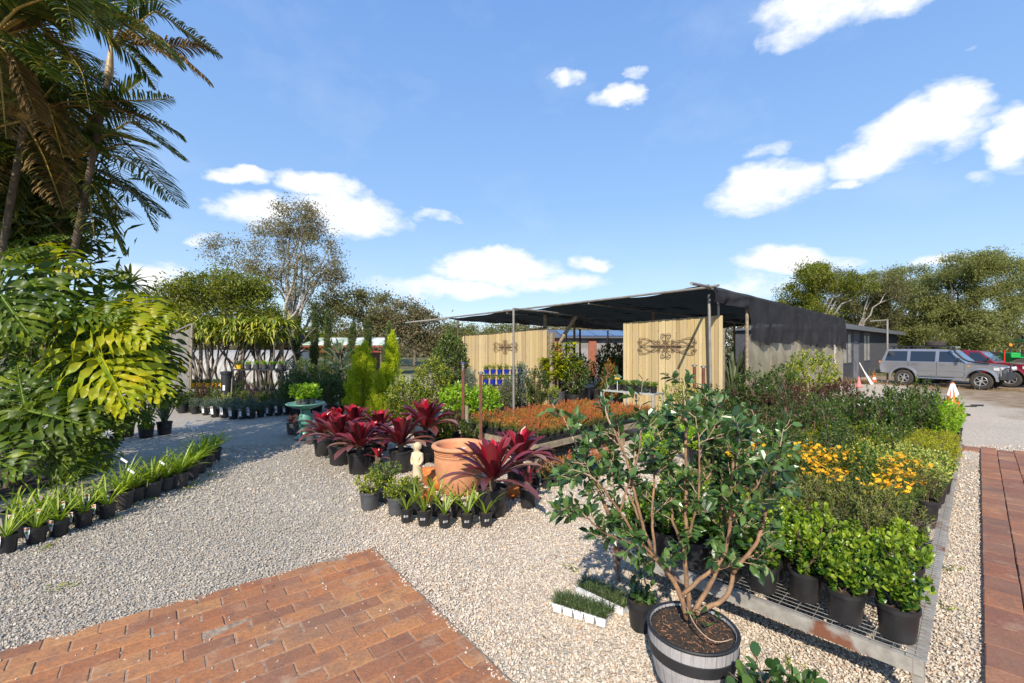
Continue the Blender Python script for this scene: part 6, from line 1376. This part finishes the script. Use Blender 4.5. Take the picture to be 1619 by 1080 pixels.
shrub('small dark-leaved shrub between the rusty posts', 748, 0, 8.8, .38, .3, 'l_dark', n=800)
shrub('yellow-green low shrub behind the raised bromeliad', 698, 0, 8.6, .4, .26, 'l_varyel', n=800)
shrub('grey-leaved shrub against left fence beside the thin pole', 823, 0, 13.4, 1.35, .36, 'l_lav', L=.06, W=.03, n=1800); shrub('second grey-leaved shrub against the left fence', 850, 0, 13.2, 1.2, .34, 'l_dark', n=1800)
shrub('pale grassy shrub against the left fence behind blue pots', 741, 0, 14.4, 1.1, .3, 'l_lav', L=.12, W=.012, n=1400); shrub('pale shrub right of the blue pots', 800, 0, 12.9, .85, .26, 'l_flax', L=.07, W=.02, n=1200)
shrub('croton-like orange and green shrub at the left edge of right fence', 962, 0, 14.4, 1.35, .3, 'l_croton', L=.14, W=.05, n=380)
shrub('green shrub under the pale metal table', 955, 0, 12.0, .45, .35, 'l_varyel', n=900, pot=False, ph=.02)
shrub('tall variegated shrub before the right paling fence', 1078, 0, 8.9, 1.15, .48, 'l_euon', L=.045, W=.02, n=2600)
shrub('dark open shrub right of the variegated one', 1130, 0, 8.6, 1.05, .42, 'l_dark', n=2000)
shrub('greyish shrub before the film wall', 1190, 0, 9.8, 1.3, .5, 'l_dark', n=2600); shrub('tall yellow-green shrub in front of the film wall near the shed', 1283, 0, 13.6, 1.72, .75, 'l_varyel', L=.075, W=.034, n=3600)
shrub('dark shrub between film wall and yellow-green shrub', 1235, 0, 12.0, 1.3, .5, 'l_dark', n=2300); shrub('purple-tinged shrub right of the tall yellow-green one', 1330, 0, 11.5, .95, .5, 'l_red', n=2200)
shrub('low lime shrub between the barrel tree and fence', 1045, 0, 7.6, .42, .4, 'l_lime', n=1000); shrub('low lime shrub right of the lime one behind the barrel tree', 1105, 0, 8.0, .45, .4, 'l_lime', n=1000)
for q, (u, Y, hh, sp, mt) in enumerate([(468, 13.6, 1.05, .42, 'l_dark'), (500, 14.2, 1.1, .5, 'l_hedge'), (525, 13.4, .95, .45, 'l_dark'), (548, 14.6, 1.1, .5, 'l_dark'), (455, 15.6, 1.35, .4, 'l_lav'), (482, 16.4, 1.4, .42, 'l_hedge'), (520, 16.8, 1.45, .5, 'l_hedge'), (545, 17.2, 1.3, .45, 'l_flax')]):
    shrub(f"{('dark', 'mid-green', 'dark', 'dark', 'greyish', 'mid-green', 'mid-green', 'pale')[q]} shrub behind the birdbath, {ORD[q]} counting from the front left", u, 0, Y, hh, sp, mt, n=2200, grp='shrubs behind the birdbath')
# big-leaved plant left of the conifers
t = thing('loquat', 'large-leaved pale green plant left of the golden conifers', 'plant', ((538-U0)/F*14.5, 14.5, 0)); m = MB(); P, d_ = ell(70, (0, 0, 1.3), (.35, .35, .75), .3); ribbons(m, P, d_*[1, 1, .3]+[0, 0, .7], .42, .11, 1.3, 5); m.build('foliage', M['l_flax'], t); MB().tube([(0, 0, 0), (0, 0, 1.9)], [.03, .015], 6).build('stem', M['stem'], t)
# dragon-fruit mass on a trellis
def trellis():
    x0, x1, Y = at(248, 0, 17)[0], at(448, 0, 17)[0], 17.0; t = thing('dragon_fruit', 'huge mass of yellow-green drooping dragon-fruit stems over a trellis', 'plant', (x0, Y, 0)); L_ = x1-x0; m = MB(); n = 5000
    P = np.c_[-.3+rng.random(n)*(L_+.4), rng.normal(size=n)*.42, 2.35+.65*rng.random(n)]; a = rng.random(n)*6.28; D = np.c_[np.cos(a)*.8, np.sin(a)*.8-.25, -.2+1.0*rng.random(n)]
    ribbons(m, P, D, .28+.42*rng.random(n), .06, .8+5.5*rng.random(n), 8, fold=.35); m.build('stems', M['l_dragon'], t)
    w = MB()
    for k in range(60):
        xa = rng.random()*L_; p = [np.array([xa, rng.normal()*.3, 0])]
        for i in range(6): p.append(p[-1]+np.array([rng.normal()*.22, rng.normal()*.1, .46]))
        w.tube(spline(p, 14), np.linspace(.045, .02, 14), 6)
    w.build('vines', M['bark'], t)
    pm_ = MB()
    for x in (0.1, L_/3, L_*2/3, L_-.1): pm_.box((x, .1, 1.25), (.09, .09, 2.5))
    pm_.box((L_/2, .1, 2.54), (L_, .08, .08)); pm_.build('trellis_frame', M['timber'], t)
trellis()
# small fan palm far left
t = thing('fan_palm', 'small distant palm seen between the big leaves and the spreading tree', 'palm', ((205-U0)/F*24, 24, 0)); hz = 2.1+95/F*24; m = MB(); n = 46; a = rng.random(n)*6.28; el = rng.random(n)*2.0-.7
ribbons(m, np.repeat([[0, 0, hz]], n, 0), np.c_[np.cos(a)*np.cos(el), np.sin(a)*np.cos(el), np.sin(el)], 1.3, .16, 1.2, 6); 
m.build('fronds', M['l_palm'], t); MB().tube([(0, 0, 0), (0, 0, hz)], [.15, .11], 8).build('trunk', M['palmtrunk'], t)
# ================================================================ palms at the left
def frond(t, P3, W_, mat, nl=54, droopy=.9, stalk=.18, name='frond', lw=.026):
    P = spline(P3, 30); k = len(P); t_ = np.linspace(0, 1, k); st = MB(); st.tube(P, np.linspace(.020, .004, k), 6); o = st.build(name, M['palmstalk'], t, True)
    T = nz(np.gradient(P, axis=0)); m = MB(); f = np.linspace(stalk, .995, nl); Pp = np.stack([np.interp(f, t_, P[:, i]) for i in range(3)], 1); Tp = nz(np.stack([np.interp(f, t_, T[:, i]) for i in range(3)], 1))
    up = np.array([0, 0, 1.0]); S = nz(np.cross(Tp, up)); Nn = np.cross(S, Tp)
    L_ = W_*np.sin(np.clip((f-stalk)/(1-stalk)*.92+.10, 0, 1)*math.pi)**.55
    for s in (-1, 1):
        D = S*s*.85+Tp*.55+Nn*(.22) + rng.normal(size=(nl, 3))*.07; ribbons(m, Pp, D, L_*(.88+.2*rng.random(nl)), lw, droopy*(.7+.6*rng.random(nl)), 5, fold=.2)
    m.build('leaflets', M[mat], o)
def palm(label, base, crown, Yc, fr, trunk_r=.05, shaft=True, curve=(0, 0), extra=0):
    c = at(*crown, Yc); b = np.array([base[0], base[1], 0]); t = thing('palm', label, 'palm', tuple(b), 0, 'golden cane palms at left'); cl = c-b
    sh0 = cl*1.0-np.array([.04, 0, .50]) if shaft else cl
    P = spline([(0, 0, 0), sh0*.5+np.array([curve[0], curve[1], 0]), sh0], 16); m = MB(); m.tube(P, np.linspace(trunk_r*1.15, trunk_r*.8, 16), 12)
    for i in range(34):
        q = i/34*15; j = int(q); p = P[j]+(P[j+1]-P[j])*(q-j); tt = nz(P[min(15, j+1)]-P[j]); m.tube([p, p+tt*.02], trunk_r*(1.20-.35*i/34), 12)
    m.build('trunk', M['palmtrunk'], t, True)
    if shaft: MB().tube(spline([sh0, sh0+(cl-sh0)*.3, cl-(cl-sh0)*.15, cl], 10), [trunk_r*.9, trunk_r*1.12, trunk_r*1.12, trunk_r*1.05, trunk_r*.95, trunk_r*.85, trunk_r*.75, trunk_r*.65, trunk_r*.5, trunk_r*.35], 12).build('crownshaft', M['palmshaft'], t, True)
    ex = [] 
    for i in range(extra):
        a_ = rng.random()*6.283; ln = 1.5+.8*rng.random(); h_ = .25+.55*rng.random(); dr = -.5+1.1*rng.random(); d3 = np.array([math.cos(a_), math.sin(a_), 0]); ex.append((cl, cl+d3*ln*.25+[0, 0, h_], cl+d3*ln*.6+[0, 0, h_*1.05], cl+d3*ln*.9+[0, 0, h_*.5-dr*.5], cl+d3*ln+[0, 0, -dr]))
    for i, q in enumerate(ex): frond(t, q, .44, 'l_palmdead' if rng.random() < .10 else 'l_palm', droopy=.9+.7*rng.random())
    for f in fr:
        mid, tip, dy, W_, mat = f[:5]; e = at(*tip, Yc+dy)-b; mm = at(*mid, Yc+dy*.5)-b; frond(t, [cl, cl*.55+mm*.45, mm, mm*.45+e*.55, e], W_, mat, droopy=f[5] if len(f) > 5 else .9)
    return t
g_, d_ = 'l_palm', 'l_palmdead'
palm('leaning palm with a pale orange crownshaft reaching highest at left', (-8.0, 7.2), (176, 72), 7.0, [
    ((225, 40), (335, 135), .1, .42, d_, 1.6), ((215, 58), (275, 95), -.4, .38, d_, 1.8), ((245, 15), (352, 90), .5, .42, g_, 1.3), ((205, 20), (300, -30), .4, .45, g_), ((170, 20), (95, -40), .2, .45, g_), ((180, 0), (215, -90), .6, .45, g_), ((150, 20), (115, 10), -.3, .4, g_), ((165, 10), (160, -80), -.5, .4, g_), ((215, 70), (330, 75), .6, .34, d_, 2.0), ((200, 70), (246, 118), -.2, .3, g_, 1.6)], curve=(.15, 0))
palm('palm with dark fronds arching over the gravel', (-8.6, 8.2), (118, 250), 7.4, [
    ((205, 190), (292, 255), .2, .52, g_, .8), ((200, 225), (290, 330), -.2, .50, g_, 1.0), ((190, 290), (262, 345), .1, .5, g_, 1.0), ((160, 320), (196, 405), .3, .42, g_, 1.0), ((180, 160), (232, 120), .5, .45, g_), ((130, 160), (165, 95), -.3, .48, g_), ((80, 180), (30, 130), .3, .5, g_), ((70, 240), (0, 260), -.4, .48, g_), ((80, 300), (40, 370), .2, .45, g_), ((170, 210), (240, 230), -.8, .45, g_), ((140, 300), (150, 380), -.5, .42, g_), ((190, 330), (150, 350), .8, .4, g_, 1.2)], shaft=False, curve=(-.4, 0), extra=8)
palm('palm crown filling the upper left corner', (-7.9, 6.8), (40, 190), 6.6, [
    ((60, 90), (120, 60), .2, .5, g_), ((90, 130), (165, 185), -.2, .46, g_, 1.3), ((20, 100), (-60, 50), .3, .5, g_), ((90, 180), (160, 240), .3, .46, g_, 1.3), ((0, 200), (-70, 280), .0, .46, g_), ((70, 250), (100, 330), -.3, .44, d_, 1.5), ((40, 110), (30, 20), -.4, .5, g_), ((75, 160), (100, 250), -.5, .42, d_, 1.6), ((30, 230), (10, 330), .2, .42, g_, 1.4), ((100, 110), (190, 130), .6, .42, g_, 1.3)], curve=(-.2, 0), shaft=False, extra=12)
palm('palm crown at the left edge with brown-tipped fronds', (-7.3, 5.7), (-15, 60), 5.6, [
    ((40, 20), (110, 40), .2, .42, g_, 1.2), ((30, 70), (90, 130), -.2, .42, g_, 1.3), ((20, 0), (60, -70), .3, .42, g_), ((20, 90), (60, 190), .1, .40, d_, 1.5), ((-60, 20), (-120, 60), .2, .4, g_), ((60, 40), (130, 100), .6, .42, d_, 1.4), ((0, 110), (10, 220), -.2, .38, d_, 1.6)], shaft=False, extra=12)
palm('lower palm crown behind the big cut leaves', (-9.6, 7.4), (20, 330), 7.6, [
    ((80, 270), (150, 290), .2, .46, g_), ((60, 330), (130, 400), -.1, .46, g_), ((0, 290), (-60, 300), .2, .46, g_), ((30, 260), (40, 190), .2, .46, g_), ((90, 300), (165, 345), .7, .42, g_), ((50, 370), (85, 450), .3, .42, g_), ((-10, 260), (-40, 200), -.2, .44, d_), ((90, 250), (170, 230), -.3, .44, g_)], shaft=False, extra=15)
# ================================================================ philodendrons
def philo_leaf_mesh(seed, name, L=1.0, mat='l_philo'):
    m = MB(); n = 9; mid = lambda f: np.array([0, f*L, -.10*L*f*f])
    for s in (-1, 1):
        for i in range(-2, n):
            f = max(0, i)/n*.92; ang = (2.45 - .36*(i+2)) if i < 2 else (1.12-.085*(i-2)); ang = max(.22, ang); ln = L*(.50, .58, .62, .62, .58, .53, .47, .40, .33, .26, .2)[i+2]*(.92+.16*rng.random())*1.12; w = L*.027*(.8+.5*rng.random())
            p = mid(f); d = np.array([s*math.sin(ang), math.cos(ang), .12]); seg = 13; V = []; dd = nz(d); q = p.copy(); sd = nz(np.cross(dd, [0, 0, 1]))
            for k in range(seg+1):
                t_ = k/seg; ww = w*(.34+.9*math.sin(min(1, t_*1.15)*math.pi*.9)**.9)*(1-t_**4)*(1+.42*math.sin(t_*19+i)*(t_ > .15)); ww = max(ww, .004)
                wave = .028*L*math.sin(t_*14+i*1.7+s)
                V += [tuple(q+sd*ww+np.array([0, 0, .35*ww+wave])), tuple(q), tuple(q-sd*ww+np.array([0, 0, .35*ww-wave*.8]))]
                q = q+dd*ln/seg; dd = nz(dd+np.array([0, .05, -.16*(t_+.2)]))
            m.add(V, [(3*k+j, 3*k+j+1, 3*k+j+4, 3*k+j+3) for k in range(seg) for j in (0, 1)])
        # web joining the lobes along the midrib
        V = []
        for k in range(12): f = k/11*.95; p = mid(f); w_ = L*.030*math.sin(max(.12, (1-f))*math.pi*.5)**.7; V += [tuple(p), tuple(p+np.array([s*w_, w_*.35, .02*L]))]
        m.add(V, [(2*k, 2*k+1, 2*k+3, 2*k+2) for k in range(11)])
    m.tube([mid(f) + [0, 0, .006] for f in np.linspace(0, .97, 8)], np.linspace(.012, .003, 8)*L, 5, m=1)
    return m.mesh(name, [M[mat], M['philostalk']], 'auto')
PLM = [philo_leaf_mesh(i, 'leaf', 1.0) for i in range(3)]; PLY = [philo_leaf_mesh(5, 'leaf', 1.0, 'l_philo_sunlit') for i in range(2)]
def philo(label, base, items, extra=0, ext_c=None, ext_r=None):
    t = thing('philodendron', label, 'plant', (base[0], base[1], 0), 0, 'cut-leaved philodendrons'); b = np.array([base[0], base[1], 0.0])
    MB().tube([(0, 0, 0), (.1, 0, .5), (0, .1, 1.0)], [.10, .09, .07], 8).build('trunk', M['palmtrunk'], t)
    its = list(items)
    for k in range(extra):
        p, d = ell(1, ext_c, ext_r, .4); p = p[0]; d = d[0]; dd = nz(np.array([d[0]*.8+.25, d[1]*.6-.35, -.25-.4*rng.random()])); its.append((p, p+dd*(.42+.32*rng.random()), np.array([0, -.35, 1])+rng.normal(size=3)*.3, 0))
    for k, (p, tip, up, sun_tint) in enumerate(its):
        d = tip-p; L_ = np.linalg.norm(d); y = nz(d); x = nz(np.cross(y, nz(up))); z = np.cross(x, y); o = bpy.data.objects.new('leaf', (PLY if sun_tint else PLM)[k % (2 if sun_tint else 3)]); C.objects.link(o)
        mt = Matrix(np.c_[x, y, z].tolist()).to_4x4(); o.parent = t; o.matrix_local = Matrix.Translation(Vector(p-b)) @ mt @ Matrix.Scale(L_, 4)
        s0 = np.array([0, .1*rng.random(), .45+.5*rng.random()]); e = p-b; md = s0*.45+e*.55+[0, 0, .22*np.linalg.norm(e-s0)*.5]
        MB().tube(spline([s0, md, e], 9), np.linspace(.024, .014, 9), 6).build('leaf_stalk', M['philostalk'], t, True)
def lf(u0, v0, u1, v1, Y0, Y1, up, sun_tint=0): return (at(u0, v0, Y0), at(u1, v1, Y1), np.array(up, float), sun_tint)
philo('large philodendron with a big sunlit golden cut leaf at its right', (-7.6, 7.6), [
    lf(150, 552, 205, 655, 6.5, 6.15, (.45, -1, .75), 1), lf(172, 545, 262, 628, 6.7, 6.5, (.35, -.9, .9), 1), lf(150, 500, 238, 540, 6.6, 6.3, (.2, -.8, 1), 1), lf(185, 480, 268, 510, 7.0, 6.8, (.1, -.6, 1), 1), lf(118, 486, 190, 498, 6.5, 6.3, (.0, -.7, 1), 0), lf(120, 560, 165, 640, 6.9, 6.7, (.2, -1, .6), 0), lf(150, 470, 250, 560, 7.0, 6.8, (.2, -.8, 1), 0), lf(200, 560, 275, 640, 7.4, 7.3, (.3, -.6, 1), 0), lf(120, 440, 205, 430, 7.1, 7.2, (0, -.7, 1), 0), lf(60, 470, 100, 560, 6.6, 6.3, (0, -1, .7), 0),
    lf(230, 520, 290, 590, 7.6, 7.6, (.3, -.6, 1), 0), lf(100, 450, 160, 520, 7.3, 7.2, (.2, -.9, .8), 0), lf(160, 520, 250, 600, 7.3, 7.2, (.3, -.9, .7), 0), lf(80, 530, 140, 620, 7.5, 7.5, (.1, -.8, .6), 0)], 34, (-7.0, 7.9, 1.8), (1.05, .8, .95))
philo('philodendron at the left edge with leaves reaching the palms', (-8.9, 7.0), [
    lf(30, 420, 90, 500, 6.3, 6.0, (0, -.9, .9), 0), lf(10, 400, 70, 390, 6.4, 6.4, (0, -.6, 1), 0), lf(-10, 450, 50, 540, 6.0, 5.8, (0, -1, .7), 0), lf(60, 400, 130, 430, 6.6, 6.5, (0, -.7, 1), 1), lf(20, 460, 0, 560, 6.3, 6.1, (0, -1, .6), 0), lf(40, 380, 110, 370, 6.9, 7.0, (0, -.6, 1), 0)], 34, (-8.6, 7.4, 2.4), (1.0, .9, 1.1))
philo('shaded philodendron low at left beside the pot row', (-7.4, 6.7), [
    lf(45, 650, 150, 672, 5.9, 5.7, (.0, -.75, 1), 0), lf(40, 640, 20, 560, 6.0, 6.2, (0, -.8, 1), 0), lf(60, 690, 120, 760, 6.0, 5.9, (.1, -1, .5), 0), lf(90, 660, 160, 720, 6.4, 6.3, (.2, -1, .6), 0), lf(-40, 720, 40, 745, 5.2, 5.0, (0, -.7, 1), 0)], 34, (-7.3, 6.9, 1.0), (1.0, .8, .7))

# bush just outside the left edge of the view, whose shade falls across the garden bed
t = thing('garden_bush', 'dense leafy bush beside the left edge whose shade covers the garden bed', 'shrub', (-8.1, 2.6, 0)); bushy(t, .3, .1, 3.0, 1.25, 5200, .17, .09, 'l_hedge', 'diam', 14, up=.4, clump=13, inner=.2, stemr=.02, pot=False)

Y = 7.8; x0 = (-30-U0)/F*Y
tree('leafy_tree', 'dense dark leafy tree behind the palms at the left edge', x0, Y, trunk_h=2.6, r0=.12, ntgt=90, nleaf=9000, L=.26, W=.055, mat='l_palm', clump=.55, limbs=9,
     blobs=[bl(0, 150, Y, 50, 90, x0, Y, 1.2, ry=.7), bl(10, 290, Y, 70, 70, x0, Y, 1.4, ry=.7), bl(50, 360, Y, 70, 40, x0, Y, 1.0, ry=.7), bl(70, 240, Y, 36, 60, x0, Y, .7, ry=.6)])
# ================================================================ sun, sky, camera
for k, lst in PR.items():
    for o in lst:
        if o.name not in USED:
            for c in [c for c in bpy.data.objects if c.parent == o]:
                for g in [g for g in bpy.data.objects if g.parent == c]: bpy.data.objects.remove(g)
                bpy.data.objects.remove(c)
            bpy.data.objects.remove(o)
SUNH = np.array([.25, .97]); ELV = R(36.5); sv = Vector((-SUNH[0]*math.cos(ELV), -SUNH[1]*math.cos(ELV), math.sin(ELV)))
sl = bpy.data.lights.new('sun', 'SUN'); sl.energy = 4.9; sl.angle = R(.5); sl.color = (1, .90, .77); so_ = bpy.data.objects.new('sun', sl); C.objects.link(so_); so_.rotation_euler = (-sv).to_track_quat('-Z', 'Y').to_euler()
w = bpy.data.worlds.new('World'); bpy.context.scene.world = w; w.use_nodes = True; nt = w.node_tree; nt.nodes.clear(); out = nt.nodes.new('ShaderNodeOutputWorld'); bg = nt.nodes.new('ShaderNodeBackground')
sk = N(nt, 'TexSky', sky_type='NISHITA'); sk.sun_disc = False; sk.sun_elevation = ELV; sk.sun_rotation = math.atan2(sv.x, sv.y); sk.air_density = 1.0; sk.dust_density = .2; sk.ozone_density = 1.5; sk.altitude = 20
tc = N(nt, 'TexCoord').outputs['Generated']; sp = N(nt, 'SeparateXYZ'); nt.links.new(tc, sp.inputs[0])
az = mth(nt, 'ARCTAN2', sp.outputs[0], sp.outputs[1]); el = mth(nt, 'ARCSINE', sp.outputs[2])
wv = N(nt, 'CombineXYZ'); nt.links.new(az, wv.inputs[0]); nt.links.new(mth(nt, 'MULTIPLY', el, 1.7), wv.inputs[1]); wv = wv.outputs[0]
n1 = N(nt, 'TexNoise'); n1.inputs['Scale'].default_value = 7; n1.inputs['Detail'].default_value = 8; n1.inputs['Roughness'].default_value = .55; nt.links.new(wv, n1.inputs['Vector'])
wr = N(nt, 'VectorMath', operation='SUBTRACT'); nt.links.new(n1.outputs['Color'], wr.inputs[0]); wr.inputs[1].default_value = (.5, .5, .5); sc_ = N(nt, 'SeparateXYZ'); nt.links.new(wr.outputs[0], sc_.inputs[0])
azw = mth(nt, 'ADD', az, mth(nt, 'MULTIPLY', sc_.outputs[0], .16)); elw = mth(nt, 'ADD', el, mth(nt, 'MULTIPLY', sc_.outputs[1], .09))
CL = [(780, 425, 110, 32, 1), (720, 458, 120, 22, .9), (860, 445, 110, 18, .7), (935, 414, 36, 14, .8), (500, 290, 80, 24, 1), (550, 335, 110, 34, 1), (405, 332, 66, 30, 1), (385, 272, 46, 16, 1), (690, 337, 36, 10, .6), (1205, 297, 98, 38, 1), (1450, 205, 110, 50, 1.0), (1510, 165, 80, 40, 1.0), (1370, 258, 90, 32, .9), (1590, 220, 66, 55, 1.1), (1300, 10, 130, 52, .9), (1420, 0, 130, 26, .8), (1240, 62, 44, 22, .6),
      (978, 153, 48, 19, 1), (892, 130, 26, 15, .7), (1000, 116, 28, 10, .6), (1255, 412, 100, 26, 1), (1190, 455, 90, 24, .5), (240, 440, 50, 28, 1), (330, 380, 28, 12, .6), (1530, 286, 34, 10, .5), (1500, 410, 60, 12, .7), (1230, 236, 36, 16, .5), (1330, 295, 40, 10, .7), (1575, 52, 26, 9, .35)]
acc = None
for u, v, ru, rv, s in CL:
    x, z = (u-U0)/F, (V0-v)/F; a0 = math.atan2(x, 1); e0 = math.atan2(z, math.hypot(1, x)); ra = ru/F*math.cos(a0)**2; re = rv/F*math.cos(a0)*math.cos(e0)
    dx = mth(nt, 'MULTIPLY', mth(nt, 'SUBTRACT', azw, a0), 1/ra); dz = mth(nt, 'MULTIPLY', mth(nt, 'SUBTRACT', elw, e0), 1/re)
    # flatter underneath, billowing above
    q = mth(nt, 'ADD', mth(nt, 'MULTIPLY', dx, dx), mth(nt, 'MULTIPLY', dz, dz)); b_ = mth(nt, 'MULTIPLY', mth(nt, 'SUBTRACT', 1.25, q, False), s); b_ = mth(nt, 'MAXIMUM', b_, 0)
    acc = b_ if acc is None else mth(nt, 'MAXIMUM', acc, b_)
n2 = noise(nt, 20, 10, wv, .62); dens = mth(nt, 'ADD', acc, mth(nt, 'MULTIPLY', mth(nt, 'SUBTRACT', n2, .52), 1.5)); 
mask = ramp(nt, dens, [(.12, (0, 0, 0)), (.5, (.45, .45, .45)), (1.15, (1, 1, 1))]); mask = mth(nt, 'MULTIPLY', mask, mth(nt, 'GREATER_THAN', acc, .0001))
cc = ramp(nt, mth(nt, 'ADD', mth(nt, 'MULTIPLY', n2, .75), mth(nt, 'MULTIPLY', acc, .4)), [(.35, (4.3, 4.7, 5.3)), (.75, (5.8, 5.85, 5.9))])
wisp = ramp(nt, noise(nt, 3.2, 9, wv, .6), [(.52, (0, 0, 0)), (.8, (.22, .22, .22))])
deep = ramp(nt, mth(nt, 'MULTIPLY', mth(nt, 'MAXIMUM', el, 0), 1.4), [(0, (3.3, 4.2, 5.2)), (.12, (2.5, 3.65, 5.1)), (.4, (1.6, 2.85, 4.95)), (.9, (1.05, 2.15, 4.6))])
skc = mixc(nt, .78, sk.outputs[0], deep)
hz = mth(nt, 'MULTIPLY', mth(nt, 'SUBTRACT', .75, mth(nt, 'ABSOLUTE', el)), 1/.75, True)
col = mixc(nt, wisp, skc, (4.2, 4.7, 5.4)); col = mixc(nt, mask, col, cc)
nt.links.new(col, bg.inputs['Color']); bg.inputs['Strength'].default_value = .15; nt.links.new(bg.outputs[0], out.inputs[0])
cam = bpy.data.cameras.new('camera'); cam.sensor_width = 36; cam.lens = F/1619*36; cam.shift_y = -(540-V0)/1619*1.0; cam.clip_end = 3000; cam.clip_start = .05
co = bpy.data.objects.new('camera', cam); C.objects.link(co); co.location = (0, 0, H0); co.rotation_euler = (R(90), 0, 0); S = bpy.context.scene; S.camera = co
S.view_settings.view_transform = 'Standard'; S.view_settings.look = 'None'; S.view_settings.gamma = 1; S.view_settings.exposure = 0.42
S.cycles.max_bounces = 6; S.cycles.transparent_max_bounces = 12; S.cycles.use_denoising = True
